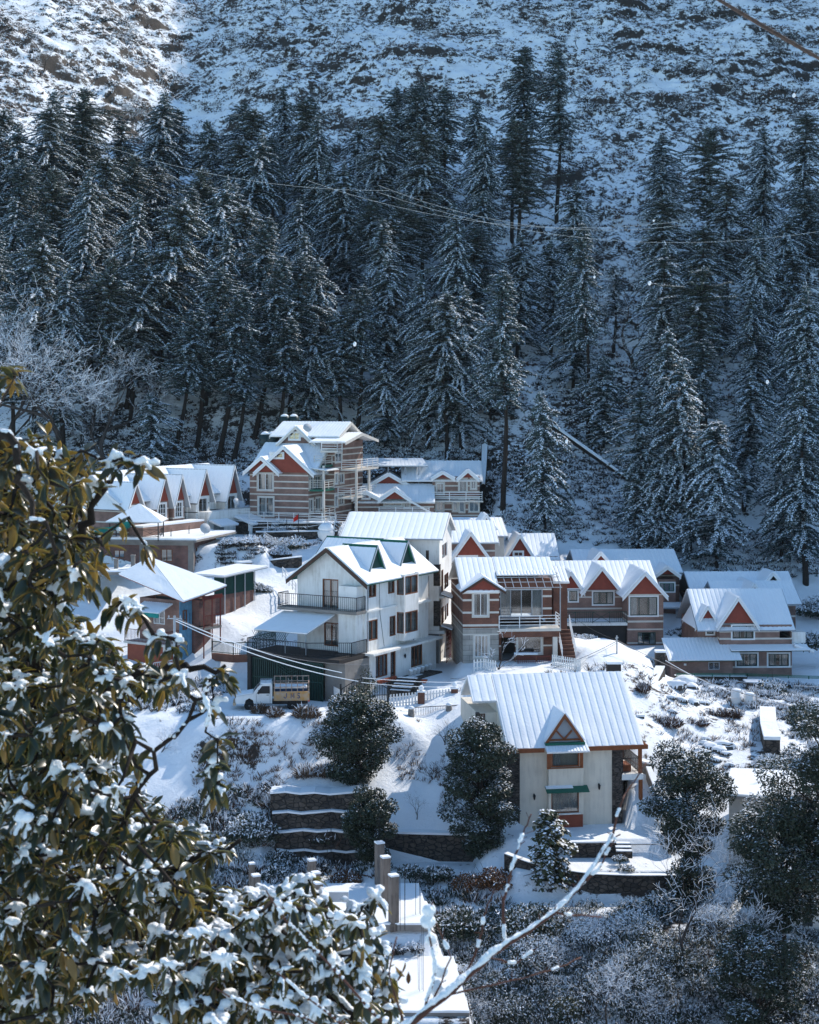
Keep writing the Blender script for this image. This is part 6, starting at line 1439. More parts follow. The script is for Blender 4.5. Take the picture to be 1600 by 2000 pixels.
# walls on the right
wall_run('retaining_wall', 'dark stone wall under the shaded mauve house', [(1322, 1321, 135.5), (1460, 1322, 137)], 1.6, 0.5, 'rubble', snow=0.06)
wall_run('retaining_wall', 'lower dark wall block right of the shaded house wall', [(1457, 1334, 134.0), (1494, 1334, 134)], 1.5, 1.2, 'rubble', snow=0.1)
wall_run('boundary_wall', 'rounded wall covered with thick snow coming down at the right', [(1514, 1386, 126), (1516, 1416, 121.5), (1524, 1446, 118)], 1.0, -1.1, 'rubble', snow=0.22)
for k, (px, py) in enumerate(((1438, 1371), (1464, 1378))):
    r = tag(empty('water_drum', W(px, py, 129.5)), ('white plastic drum in the snow, the left one of two', 'white plastic drum in the snow, the right one of two')[k], 'drum', 'white drums in the snow'); mb = MB(); mb.lathe([(0.38, -0.2), (0.4, 0.0), (0.4, 0.35), (0.43, 0.38), (0.4, 0.42), (0.38, 0.8), (0.3, 0.86)], n=14); mb.build('body', MT['white_paint'], r, True); mb = MB(); mb.lathe([(0.4, 0.84), (0.36, 0.95), (0.2, 1.0)], n=12); mb.build('snow_cap', MT['snow'], r, True)
mb = MB(); a = W(1478, 1380, 129); mb.tube([(0, 0, -0.3), (0, 0, 1.75)], 0.035, 5); mb.tube([(0, 0, 1.75), (-2.4, 0.6, 1.9)], 0.035, 5); thing('pipe_frame', mb, MT['steel'], 'bent white pipe frame standing next to the two white drums', 'pipe', loc=a)
mb = MB(); mb.tube([(-1.0, 0.2, 0.0), (1.4, -0.3, 1.3)], 0.03, 4); thing('leaning_pole', mb, MT['steel'], 'thin pole leaning across the dark hollow right of the drums', 'pole', loc=W(1510, 1400, 128))
# ------------------------------------------------------------------ mid-left terraces
wall_run('retaining_wall', 'stone wall under the hedge beside the snowy footpath', [(462, 1166, 144), (556, 1168, 144)], 1.2, 0.5, 'rubble', snow=0.12)
wall_run('retaining_wall', 'long stone wall behind the white awning house, below the hotel stairs', [(500, 1098, 151), (590, 1088, 151.5)], 1.9, 0.5, 'rubble', snow=0.08)
wall_run('retaining_wall', 'dark wall below the grey path railing', [(425, 1078, 155), (500, 1078, 155.5)], 0.9, 0.5, 'dark_concrete', snow=0.1)
wall_run('retaining_wall', 'brown wall under the hotel forecourt rail', [(500, 1040, 160), (660, 1038, 161)], 1.5, 0.6, 'rubble', snow=0.1)
fence('forecourt_rail', 'white horizontal rail round the hotel forecourt with a pale curve', [(486, 1037, 160.5), (560, 1036, 160), (600, 1036, 159.6), (634, 1030, 161)], 1.0, 'rails', 'white_paint', 0.2, 0.03)
fence('stair_rail', 'white stair railing descending right of the snowy urn', [(646, 1030, 160), (660, 1042, 157.5), (672, 1048, 157)], 1.0, 'rails', 'white_paint', 0.2, 0.03)
fence('stair_rail', 'pale diagonal stair rail on the slope above the long stone wall', [(516, 1050, 157), (560, 1078, 153)], 0.5, 'rails', 'grey_paint', 0.2, 0.045)
blockbox('path_parapet', 'snowy slanted parapet beside the grey path railing', 'parapet', 480, 1112, 149.5, 1.2, 2.6, 0.55, 'concrete', 30)
fence('slope_rail', 'white rail down the slope left of the awning house wall', [(552, 1128, 147), (578, 1160, 142)], 0.9, 'rails', 'white_paint', 0.2, 0.035)
t = tag(empty('garden_urn', W(637, 1060, 156)), 'round white snow laden urn beside the hotel stair', 'urn'); mb = MB(); mb.lathe([(0.3, -0.3), (0.35, 0.2), (0.7, 0.5), (0.8, 0.9), (0.65, 1.2)], n=14); mb.build('bowl', MT['white_paint'], t, True); mb = MB(); mb.lathe([(0.66, 1.15), (0.75, 1.35), (0.5, 1.7), (0.2, 1.8)], n=14); mb.build('snow_cap', MT['snow'], t, True)
t = tag(empty('flag', W(583, 1040, 158.5)), 'small red flag on a thin dark pole before the hotel', 'flag'); mb = MB(); mb.tube([(0, 0, -0.5), (0, 0, 1.75)], 0.035, 5); mb.build('pole', MT['iron'], t)
V = [(-0.45*i/6, 0.08*math.sin(i), 1.35+0.0*i-0.25*(i/6)**1.3+(0.35*(1-0.35*i/6) if j else 0)-(0.15 if not j else 0)) for i in range(7) for j in range(2)]; o = np_mesh('cloth', V, [[2*i, 2*i+2, 2*i+3, 2*i+1] for i in range(6)], [MT['flag_red']], parent=t); md = o.modifiers.new('t', 'SOLIDIFY'); md.thickness = 0.02
# pots along the white house
for i in range(6):
    q = W(802+7.6*i, 1320-2.4*i, 128.3+0.9*i); r = tag(empty('plant_pot', q), ('first', 'second', 'third', 'fourth', 'fifth', 'sixth')[i]+' white pot from the left in the row along the white house', 'pot', 'white pots along the house'); mb = MB(); mb.lathe([(0.13, 0), (0.2, 0.36), (0.23, 0.4)], n=10); mb.build('pot', MT['white_paint'], r, True); mb = MB(); mb.lathe([(0.21, 0.38), (0.16, 0.47), (0.05, 0.5)], n=8); mb.build('snow_cap', MT['snow'], r, True)
for i in range(7):
    q = W(740+5.2*i, 1337-1.6*i, 124.6+0.25*i); mb = MB(); mb.lathe([(0.09, 0), (0.14, 0.24), (0.16, 0.27)], n=8); thing('plant_pot', mb, MT['terracotta'], ('first', 'second', 'third', 'fourth', 'fifth', 'sixth', 'seventh')[i]+' terracotta pot from the left below the white house corner', 'pot', 'terracotta pots below the house', loc=q)
for i, (px, py) in enumerate(((780, 1352), (786, 1350), (829, 1334))): mb = MB(); mb.lathe([(0.14, 0), (0.24, 0.2), (0.26, 0.25)], n=9); thing('plant_pot', mb, MT['terracotta'], ('wide terracotta bowl left of its twin on the snowy yard', 'wide terracotta bowl right of its twin on the snowy yard', 'terracotta bowl by the stone steps of the white house')[i], 'pot', loc=W(px, py, 125))
r = tag(empty('stone_steps', W(756, 1345, 124.6), R(-20)), 'dark stone steps with snow leading up to the white house door', 'steps')
for i in range(5):
    mb = MB(); mb.box(0, i*0.4, -0.8, 2.0, i*0.4+0.4, 0.16*i-0.1); o = mb.build('step', MT['rubble'], r); mb = MB(); snow_slab(mb, (0.2, i*0.4+.05, .16*i-.097), (1.7, i*0.4+.05, .16*i-.097), (1.7, i*0.4+.36, .16*i-.097), (0.2, i*0.4+.36, .16*i-.097), 0.05, rows=2); mb.build('snow_cover', MT['snow'], o)
wall_run('planter_wall', 'rough stone planter wall below the row of white pots', [(790, 1328, 127.5), (850, 1312, 132)], 0.9, 0.5, 'rubble', snow=0.06)
r = tag(empty('garden_bench', W(1025, 1290, 130.2)), 'long snow covered bench below the ground floor picture window', 'bench'); mb = MB(); mb.box(-0.8, 0, 0.35, 1.0, 0.45, 0.42); mb.box(-0.75, 0.03, -0.1, -0.68, 0.4, 0.35); mb.box(0.88, 0.03, -0.1, 0.95, 0.4, 0.35); mb.build('frame', MT['brown_wood'], r); mb = MB(); snow_slab(mb, (-0.8, 0, .423), (1, 0, .423), (1, .45, .423), (-.8, .45, .423), 0.14, rows=4); mb.build('snow_cover', MT['snow'], r)
wall_run('flower_bed', 'dark raised bed edge at the right end of the yard', [(1076, 1297, 129.0), (1118, 1306, 127.8)], 0.5, 0.8, 'dark_wood', 'bed', snow=0.07)
# topiary and lawn plants
def topiary(px, py, Y, s, label):
    r = tag(empty('topiary', W(px, py, Y)), label, 'bush'); P = np.array([[0, 0, 0.2*s]]); C, A, B, Mi = shrub_cloud(P, np.array([0.62*s]), 420, int(px), 0.07, 0.35, 0.55); V, Fc = tris_leaf(C, A, B); np_mesh('crown', V, Fc, [MT['leaf_dark'], MT['snow_leaf']], Mi, parent=r); mb = MB(); mb.tube([(0.05, 0, -0.3), (0, 0, 0.3)], 0.05, 5); mb.build('trunk', MT['bark'], r)
# ------------------------------------------------------------------ poles and cables
def catenary(a, b, sag, n=18):
    return [a+(b-a)*(i/n)-Vector((0, 0, sag*4*(i/n)*(1-i/n))) for i in range(n+1)]
def cable(name, label, A, B, sag, r, mat='cable', cat='cable', group=None):
    a = W(*A); b = W(*B); mb = MB(); mb.tube([p-a for p in catenary(a, b, sag)], r, 5); thing(name, mb, MT[mat], label, cat, group, loc=a)
mb = MB(); mb.tube([(0, 0, -1), (0, 0, 2.1)], 0.09, 7); mb.tube([(-0.5, 0, 1.9), (0.5, 0, 1.9)], 0.04, 5)
for x in (-0.4, 0.0, 0.4): mb.lathe([(0.03, 1.95), (0.05, 2.05), (0.03, 2.12)], (x, 0, 0), 6)
thing('utility_pole', mb, MT['grey_paint'], 'grey pole end with insulators in front of the blue wall', 'pole', loc=W(341, 1262, 118))
gw = 'snow lined cables crossing before the white house'
cable('power_cable', 'lowest thick snow lined cable from the grey pole to the iron gate', (343, 1213, 118), (700, 1331, 116), 0.5, 0.032, 'snow', group=gw); cable('power_cable', 'thick snow lined cable just above the lowest one', (343, 1209, 118), (668, 1314, 117), 0.35, 0.03, 'snow', group=gw)
cable('power_cable', 'cable leaving the grey pole and passing over the garage front', (345, 1206, 118), (720, 1298, 120), 0.9, 0.016, group=gw); cable('power_cable', 'upper level cable from the iron gate towards the chalet roof', (708, 1324, 120), (920, 1333, 124), 0.1, 0.022, 'snow', group=gw); cable('power_cable', 'lower level cable from the iron gate towards the chalet roof', (706, 1333, 119), (920, 1341, 123), 0.15, 0.022, 'snow', group=gw)
mb = MB(); mb.tube([(0, 0, -0.6), (0, 0, 1.7)], 0.06, 6); mb.tube([(-0.12, 0, 1.5), (0.12, 0, 1.55)], 0.05, 5); thing('utility_pole', mb, MT['steel'], 'short metal pole on the snow mound behind the chalet roof', 'pole', loc=W(1205, 1285, 130))
gw2 = 'wires meeting at the pole on the snow mound'
cable('power_wire', 'dark wire from the mound pole down left to the yard', (1205, 1252, 130), (880, 1325, 124), 1.0, 0.018, 'iron', group=gw2); cable('power_wire', 'second wire just below the first left of the mound pole', (1205, 1256, 130), (960, 1316, 125), 0.8, 0.014, group=gw2); cable('power_wire', 'wire from the mound pole down right across the shaded house wall', (1205, 1250, 130), (1620, 1392, 126), 0.8, 0.02, group=gw2); cable('power_wire', 'wire from the mound pole up left to the deck of the three gable house', (1205, 1250, 130), (1120, 1205, 144), 0.2, 0.012, 'iron', group=gw2)
cable('power_wire', 'snowy wire falling across the slope below the shaded house', (1300, 1290, 133), (1540, 1376, 128), 0.6, 0.025, 'snow', group=gw2)
gw3 = 'thin white wires strung across the forest'
cable('power_wire', 'topmost thin white wire across the right forest', (600, 352, 190), (1330, 432, 186), 2.5, 0.0125, 'white_paint', group=gw3); cable('power_wire', 'middle thin white wire across the right forest', (740, 362, 190), (1330, 440, 186), 2.2, 0.0125, 'white_paint', group=gw3); cable('power_wire', 'lowest thin white wire across the right forest', (740, 376, 190), (1600, 452, 184), 3.0, 0.0125, 'white_paint', group=gw3); cable('power_wire', 'faint wire crossing the left tree tops', (80, 240, 195), (760, 372, 190), 2.0, 0.012, 'white_paint', group=gw3)
cable('power_wire', 'upper of two bright wires in the gully at the upper left', (338, 190, 255), (412, 134, 285), 0.2, 0.03, 'white_paint', group=gw3); cable('power_wire', 'lower of two bright wires in the gully at the upper left', (345, 192, 255), (418, 138, 285), 0.2, 0.03, 'white_paint', group=gw3)
cable('power_wire', 'thin dark wire dropping from the forest to the left houses', (600, 905, 168), (415, 890, 172), 0.3, 0.015, 'iron', group=gw3)
a = W(1385, -12, 7.5); b = W(1625, 128, 7.2); mb = MB(); pts_ = [p-a for p in catenary(a, b, 0.005, 30)]; mb.tube(pts_, 0.0068, 8)
for i in range(60):
    t = i/59; p = (b-a)*t+Vector((0, 0.0, 0.0085)); random.seed(i)
for s_ in range(3):
    mb.tube([p+Vector((0, 0.006*math.cos(i*0.9+s_*2.1), 0.006*math.sin(i*0.9+s_*2.1))) for i, p in enumerate([(b-a)*(k/90) for k in range(91)])], 0.0027, 5)
thing('overhead_cable', mb, MT['near_cable'], 'thick twisted brown cable close to the camera in the upper right corner', 'cable', smooth=True, loc=a)
# ------------------------------------------------------------------ snowy logs, forest track
def log(px0, py0, Y0, px1, py1, Y1, r_, label, nm='fallen_log'):
    a = W(px0, py0, Y0); b = W(px1, py1, Y1); t = tag(empty(nm, a), label, 'log'); mb = MB(); mb.tube([Vector((0, 0, 0)), (b-a)*0.5, b-a], [r_, r_*0.85, r_*0.6], 8); mb.build('stem', MT['bark'], t); mb = MB(); z = Vector((0, 0, r_*0.45)); mb.tube([z, (b-a)*0.5+z, b-a+z], [r_*0.85, r_*0.75, r_*0.5], 6); mb.build('snow_cover', MT['snow'], t)
def hz(px, py): q = hit(px, py, 165); return q[1]
log(1082, 835, hz(1082, 850)-1.0, 1228, 938, hz(1228, 950)-0.6, 0.34, 'long fallen trunk lying diagonally on the snowy forest slope')
log(947, 874, hz(947, 880)-1.2, 944, 950, 179, 0.42, 'broken pale trunk with snow standing behind the lodge', 'broken_trunk')
# ------------------------------------------------------------------ the small buildings at the lower right
h = House('concrete_shed', 'grey concrete shed with a flat snowy roof behind the round tree at the right', 1424, 1690, 105, -14, 'shed')
xr = h.lx(1520); h.unitb(0, xr, 0, 6.5, -2, 4.2, ['grey_plaster'], {'F': [(1450, 1590, 1476, 1625, dict(fr='dark_wood'))]}); h.bx('roof_slab', -0.3, -0.5, 4.2, xr+0.6, 6.9, 4.38, 'concrete')
mb = MB(); snow_slab(mb, (-0.28, -0.48, 4.383), (xr+0.58, -0.48, 4.383), (xr+0.58, 6.88, 4.383), (-0.28, 6.88, 4.383), 0.14, rows=10, edge=0.06); mb.build('snow_cover', MT['snow'], h.root)
mb = MB()
for k in range(4): mb.tube([(1.6+0.2*(k % 2), 3+0.2*(k//2), 4.3), (1.6+0.2*(k % 2), 3+0.2*(k//2), 5.3)], 0.015, 3)
mb.build('rebar', MT['iron'], h.root)
h = House('cottage', 'white cottage with a pale door almost hidden behind the big dark tree, bottom right', 1522, 1850, 97, -8, 'cottage')
h.unitb(0, 6, 0, 6, -2, 2.9, ['white_plaster'], {'F': [(1566, 1745, 1590, 1812, dict(fr='white_paint', name='door', curtain=2, mull=(1, 1))), (1540, 1762, 1552, 1790, dict(fr='white_paint'))]}); h.roof(0, 6, 0, 6, 2.9, 4.4, 'x', 0.6, 0.4, 0.3, 'grey_sheet', st=0.12)
r = tag(empty('garden_stairs', W(1392, 1762, 101.5), R(10)), 'narrow snowy stone staircase between the two trees at the right', 'stairs')
for i in range(6):
    mb = MB(); mb.box(0, i*0.35, -0.8, 0.75, i*0.35+0.35, 0.17*i); o = mb.build('step', MT['rubble'], r); mb = MB(); snow_slab(mb, (0.02, i*0.35+.05, .17*i+.003), (.73, i*0.35+.05, .17*i+.003), (.73, i*0.35+.33, .17*i+.003), (0.02, i*0.35+.33, .17*i+.003), 0.06, rows=2); mb.build('snow_cover', MT['snow'], o)
wall_run('boundary_wall', 'pale low wall top beside the narrow stairs', [(1372, 1690, 104.5), (1390, 1722, 102.6)], 0.8, 0.3, 'concrete', snow=0.1)
# rocks
def rock(px, py, s, label, group='snowy rocks on the open slope'):
    q = hit(px, py, 98)
    r = tag(empty('rock', (q[0], q[1], q[2])), label, 'rock', group); g = np.random.default_rng(int(px*7+py)); bm = __import__('bmesh').new(); __import__('bmesh').ops.create_icosphere(bm, subdivisions=3, radius=s)
    me = bpy.data.meshes.new('boulder'); bm.to_mesh(me); bm.free(); n = len(me.vertices); co = np.empty(n*3, 'f'); me.vertices.foreach_get('co', co); co = co.reshape(-1, 3)
    k = 0.6+0.8*fbm(co[:,0]*1.7/s+px, co[:,1]*1.7/s+co[:,2]*1.3/s, 3, int(px) % 50); co = co*k[:,None]*np.array([1.25, 0.9, 0.62]); me.vertices.foreach_set('co', co.ravel()); me.materials.append(MT['rock']); o = bpy.data.objects.new('boulder', me); COL.objects.link(o); o.parent = r
    F_ = [tuple(p.vertices) for p in me.polygons]; top = co*np.array([1.02, 1.02, 1.0])+np.array([0, 0, 0.10*s+0.02]); low = co[:,2] < 0.12*s; top[low, 2] -= 0.25*s; keep = [f for f in F_ if np.mean(co[list(f), 2]) > 0.10*s]
    o2 = np_mesh('snow_cap', top, [list(f) for f in keep], [MT['snow']], smooth=True, parent=r)
RK = [(1405, 1470, .45), (1388, 1463, .5), (1370, 1472, .5), (1415, 1462, .7), (1378, 1455, .35), (1345, 1487, .45), (1363, 1480, .4), (1395, 1485, .4), (1380, 1447, .3), (1332, 1370, .4), (1352, 1374, .5), (1320, 1342, .7), (1338, 1336, .8), (1350, 1344, .5), (1376, 1376, .35), (1313, 1392, .3), (1425, 1497, .3), (1418, 1476, .3), (1310, 1366, .3), (1355, 1500, .3)]
PLC = ['left edge of', 'upper part of', 'middle of', 'lower part of', 'right edge of']
for i, (px, py, s) in enumerate(RK):
    big = 'large' if s > .55 else ('medium' if s > .38 else 'small'); rock(px, py, s, f'{big} snow capped rock at column {0}')
    t = [o for o in COL.objects if o.name.startswith('rock')][-1]
    where = ('by the wall under the shaded house' if py < 1400 else 'in the boulder patch right of the chalet')
    t['label'] = f"{big} snow capped rock {where}, {['first','second','third','fourth','fifth','sixth','seventh','eighth','ninth','tenth','eleventh','twelfth','thirteenth'][sum(1 for (a, b, c) in RK if (b < 1400) == (py < 1400) and a < px)]} from the left"
# ------------------------------------------------------------------ the truck (front to the left)
def truck():
    Lx = 5.2; t = tag(empty('pickup_truck', W(459, 1389, 119.5), R(4)), 'old white pickup truck with yellow staked cargo bed parked in the snow', 'truck')
    # x from 0 (front bumper) to 5.2 (tail), y 0 = near side .. 1.7 far, z from ground
    prof = [(0.05, 0.5), (0.03, 0.85), (0.12, 1.02), (1.25, 1.18), (1.75, 1.78), (2.0, 1.86), (2.55, 1.86), (2.6, 1.75), (2.6, 0.5)]
    mb = MB(); n = len(prof)
    arch = [(1.32, 0.5), (1.25, 0.75), (1.0, 0.88), (0.75, 0.75), (0.68, 0.5)]
    side = prof[:]+arch
    for y, rv in ((0.0, False), (1.7, True)):
        P = [(x, y+(0.10*(z-1.1) if y == 0 and z > 1.1 else (-0.10*(z-1.1) if z > 1.1 else 0)), z) for x, z in side]
        mb.poly(P if rv else P[::-1])
    for i in range(n-1):
        (x0, z0), (x1, z1) = prof[i], prof[i+1]; f = lambda z: 0.10*max(0, z-1.1)
        mb.poly([(x0, f(z0), z0), (x1, f(z1), z1), (x1, 1.7-f(z1), z1), (x0, 1.7-f(z0), z0)])
    for i in range(len(arch)-1):
        (x0, z0), (x1, z1) = arch[i], arch[i+1]; mb.poly([(x0, 0, z0), (x1, 0, z1), (x1, 1.7, z1), (x0, 1.7, z0)])
    mb.build('cab', MT['white_paint'], t)
    mb = MB()
    def spoly(pts, y=-0.012, t_=0.02, m=0):
        b = [(x, y+0.10*max(0, z-1.1), z) for x, z in pts]; mb.poly(b[::-1], m)
    spoly([(1.50, 1.20), (1.88, 1.72), (2.42, 1.72), (2.42, 1.20)]); w_ = mb.build('side_window', MT['iron'], t)
    mb = MB(); mb.poly([(1.30, 0.15, 1.26), (1.30, 1.55, 1.26), (1.73, 1.5, 1.77), (1.73, 0.2, 1.77)]); mb.build('windscreen', MT['iron'], t)
    mb = MB(); snow_slab(mb, (1.28, 0.12, 1.265), (1.28, 1.58, 1.265), (1.75, 1.5, 1.81), (1.75, 0.2, 1.81), 0.03); 
    snow_slab(mb, (0.08, 0.06, 1.03), (1.25, 0.06, 1.2), (1.25, 1.64, 1.2), (0.08, 1.64, 1.03), 0.05)
    snow_slab(mb, (1.8, 0.12, 1.845), (2.55, 0.12, 1.868), (2.55, 1.58, 1.868), (1.8, 1.58, 1.845), 0.05); mb.build('snow_cover', MT['snow'], t)
    mb = MB(); mb.tube([(1.5, -0.01, 0.55), (1.5, -0.01, 1.18)], 0.008, 3); mb.tube([(2.45, -0.01, 0.55), (2.45, 0.05, 1.75)], 0.008, 3); mb.box(2.2, -0.03, 1.08, 2.36, -0.005, 1.12); mb.build('door_seam', MT['iron'], t)
    mb = MB(); mb.box(1.62, -0.22, 1.2, 1.70, -0.06, 1.48); mb.tube([(1.66, 0.0, 1.3), (1.66, -0.1, 1.3)], 0.012, 4); mb.build('mirror', MT['iron'], t)
    mb = MB()
    for k in range(4): mb.box(-0.02, 0.42, 0.62+0.085*k, 0.04, 1.28, 0.66+0.085*k)
    mb.build('grille', MT['iron'], t)
    for y in (0.2, 1.5): mb = MB(); mb.box(-0.01, y-0.14, 0.64, 0.07, y+0.14, 0.88); mb.build('headlight', MT['steel'], t)
    mb = MB(); mb.box(-0.14, -0.02, 0.38, 0.06, 1.72, 0.58); mb.build('bumper', MT['truck_yellow'], t)
    mb = MB()   # roof rack
    for y in (0.2, 0.6, 1.0, 1.45): mb.tube([(1.75, y, 1.99), (2.6, y, 1.99)], 0.02, 4)
    for x in (1.78, 2.15, 2.55): mb.tube([(x, 0.15, 1.99), (x, 1.5, 1.99)], 0.022, 4); mb.tube([(x, 0.2, 1.84), (x, 0.2, 1.99)], 0.02, 4)
    mb.build('roof_rack', MT['grey_paint'], t)
    mb = MB(); mb.box(2.7, -0.06, 0.72, 5.2, 0.0, 1.34); mb.box(2.7, 1.7, 0.72, 5.2, 1.76, 1.34); mb.box(2.7, 0, 0.72, 2.76, 1.7, 1.34); mb.box(5.14, 0, 0.72, 5.2, 1.7, 1.34); mb.box(2.76, 0, 0.72, 5.14, 1.7, 0.78)
    for i in range(7): x = 2.72+i*0.405; mb.box(x, -0.10, 0.70, x+0.055, -0.06, 1.34)
    mb.box(2.7, -0.10, 0.70, 5.2, -0.06, 0.75, 0); mb.box(2.7, -0.10, 1.29, 5.2, -0.06, 1.345, 0); bed = mb.build('cargo_bed', MT['truck_yellow'], t)
    mb = MB()
    for i in range(7): x = 2.74+i*0.4; mb.box(x, -0.09, 1.34, x+0.05, -0.05, 1.92); mb.box(x, 1.71, 1.34, x+0.05, 1.75, 2.1)
    for z in (1.62, 1.90): mb.box(2.7, -0.085, z, 5.2, -0.055, z+0.06)
    for z in (1.75, 2.1): mb.box(2.7, 1.71, z, 5.2, 1.74, z+0.06)
    mb.box(2.7, -0.085, 1.98, 2.76, 1.74, 2.05); mb.box(5.14, -0.085, 1.88, 5.2, 1.74, 1.95); mb.box(3.7, -0.085, 1.95, 3.76, 1.74, 2.0)
    mb.build('stake_rails', MT['rusty_white'], t)
    mb = MB(); mb.box(2.8, 0.6, 0.8, 5.05, 1.6, 1.52); mb.build('load', MT['truck_blue'], t); mb = MB(); snow_slab(mb, (2.8, .1, 1.53), (5.05, .1, 1.53), (5.05, 1.6, 1.54), (2.8, 1.6, 1.54), 0.06); mb.build('snow_cover', MT['snow'], bed)
    # lettering J M S
    mb = MB(); y = -0.075
    def st(pts, w=0.035): mb.tube([(x, y-0.01, z) for x, z in pts], w, 4)
    st([(3.60, 1.22), (3.60, 0.96), (3.53, 0.88), (3.45, 0.90), (3.42, 0.97)])
    st([(3.92, 0.87), (3.92, 1.22), (4.02, 0.98), (4.12, 1.22), (4.12, 0.87)])
    st([(4.54, 1.17), (4.46, 1.22), (4.38, 1.19), (4.37, 1.10), (4.52, 1.0), (4.53, 0.91), (4.45, 0.87), (4.36, 0.91)])
    mb.build('lettering', MT['truck_blue'], bed)
    mb = MB(); mb.box(1.3, 0.1, 0.42, 5.1, 1.6, 0.55); mb.box(2.7, 0.15, 0.55, 5.1, 0.25, 0.72); mb.build('chassis', MT['iron'], t)
    for x, y in ((1.0, 0.0), (4.0, 0.0), (1.0, 1.5), (4.0, 1.5)):
        mb = MB(); pr = [(0.2, -0.1), (0.33, -0.1), (0.36, -0.06), (0.36, 0.06), (0.33, 0.1), (0.2, 0.1)]; mb.lathe(pr, n=18); o = mb.build('wheel', MT['rubber'], t, True); o.rotation_euler = (R(90), 0, 0); o.location = (x, y+0.12, 0.36)
        mb = MB(); mb.lathe([(0.2, -0.08), (0.19, 0.085), (0.07, 0.07), (0.06, 0.1)], n=14); q = mb.build('rim', MT['grey_paint'], o)
    mb = MB(); mb.box(5.12, 0.02, 0.6, 5.22, 0.2, 0.74); mb.box(5.12, 1.5, 0.6, 5.22, 1.68, 0.74); mb.build('tail_light', MT['flag_red'], t)
    mb = MB(); mb.box(4.35, -0.12, 0.4, 4.4, 0.0, 0.7); mb.box(4.4, -0.02, 0.25, 5.1, 0.0, 0.6, 0)
truck()
# ------------------------------------------------------------------ garden trees and bushes
def put(root, px, py, Y=None, rz=0.0, label=None, cat='tree', group=None, sc=1.0, y0=80):
    if Y is None: q = hit(px, py, y0); x, Y, z = q
    else: x = (px-800)/F*Y; z = float(gz(x, Y))
    root.location = (x, Y, z); root.rotation_euler = (0, 0, rz); root.scale = (sc,)*3
    return tag(root, label, cat, group)
T = oak('evergreen_tree', 101, 5.5, 4.3, 0.06, 84, 400, 0.34, 0.10); put(T, 694, 1575, 112.4, label='round dark evergreen tree standing above the stepped walls')
T = oak('evergreen_tree', 102, 4.2, 2.9, 0.0, 50, 380, 0.12, 0.09); put(T, 722, 1700, 107.0, label='smaller dark evergreen below the round one, against the stepped walls')
T = oak('evergreen_tree', 103, 8.0, 4.0, 0.06, 92, 380, 0.36, 0.10); put(T, 938, 1655, 107.4, label='tall dark evergreen tree at the left corner of the chalet')
T = oak('evergreen_tree', 104, 8.4, 4.4, 0.42, 62, 360, 0.34, 0.10); put(T, 1340, 1780, 101.5, label='dark evergreen tree with a clear trunk right of the snowy lawn')
T = oak('evergreen_tree', 114, 3.6, 3.0, 0.02, 26, 340, 0.12, 0.09); put(T, 1350, 1790, 100.5, label='low dark foliage round the foot of the tree right of the lawn')
T = oak('evergreen_tree', 105, 9.4, 5.6, 0.36, 92, 360, 0.36, 0.10); put(T, 1530, 1950, 91.5, label='largest dark evergreen tree, filling the lower right corner')
T = oak('evergreen_tree', 106, 14.0, 4.8, 0.45, 64, 360, 0.40, 0.10); put(T, 1608, 1980, 90.5, label='tall evergreen with a leaning trunk at the lower right edge')
T = oak('evergreen_tree', 107, 5.4, 4.2, 0.10, 40, 320, 0.3, 0.10); put(T, 1480, 1990, 87.5, label='dark bushy evergreen under the largest one at the bottom right')
T = conifer(111, 4.3, 0.85, 0.5, 0.05, 4.0, 0.4, 0, 'leaf_olive', 0.2, 'young_conifer'); put(T, 1076, 1735, 102.9, label='small drooping snow dusted tree in front of the lawn wall'); 
topiary(1210, 1684, 104.6, 0.85, 'clipped snow topped bush standing alone on the lower lawn'); topiary(1224, 1703, 103.4, 0.9, 'low spreading bush at the front edge of the lower lawn')
def bush(name, px, py, Y, wx, hz_, n, ls, sn, mats, label, cat='bush', seed=None, group=None, flat=None, stalky=0.0, wy=None):
    x = (px-800)/F*Y; z = float(gz(x, Y)); zz = (HY-py)/F*Y; z = max(z, zz-0.4) if py else z
    k = max(1, int(wx/(hz_*1.1))); r = tag(empty(name, (x, Y, z)), label, cat, group); g = np.random.default_rng(seed or int(px*3+py))
    m = max(1, int(k*1.6)); P = np.stack([g.uniform(-wx/2, wx/2, m)*0.8, g.uniform(-0.3, 0.3, m)*(wy or hz_), g.uniform(-0.1, 0.15, m)*hz_], -1)
    S = g.uniform(0.7, 1.05, m)*hz_
    C, A, B, Mi = shrub_cloud(P, S, int(n/m), seed or int(px+py), ls, sn, flat or 0.85, stalky); V, Fc = tris_leaf(C, A, B)
    np_mesh('foliage', V, Fc, [MT[q] for q in mats], Mi, parent=r)
    mb = MB()
    for i in range(m):
        for j in range(4): mb.tube([P[i]-np.array([0, 0, 0.5]), P[i]+g.normal(0, 0.35, 3)*S[i]+np.array([0, 0, 0.5*S[i]])], [0.025, 0.01], 3)
    mb.build('stem', MT['bark'], r); return r
SL = ['leaf_dark', 'snow_leaf']; BR = ['dead_leaf', 'snow_leaf']; SB = ['scrub_brown', 'snow_leaf']
bush('hedge', 512, 1166, 144.6, 3.7, 1.0, 2600, 0.09, 0.4, SL, 'clipped dark hedge with snow on top beside the footpath')
bush('snowy_bush', 545, 1062, 157, 4.0, 1.5, 2200, 0.12, 0.5, SL, 'large snow covered shrub on the bank below the hotel rail')
bush('snowy_bush', 462, 1098, 152, 3.4, 1.2, 1600, 0.12, 0.5, ['scrub', 'snow_leaf'], 'tangled snowy shrubs on the bank behind the shed roof')
bush('snowy_bush', 530, 1090, 154, 2.6, 1.2, 1500, 0.12, 0.5, ['scrub', 'snow_leaf'], 'snowy shrub just above the long stone wall')
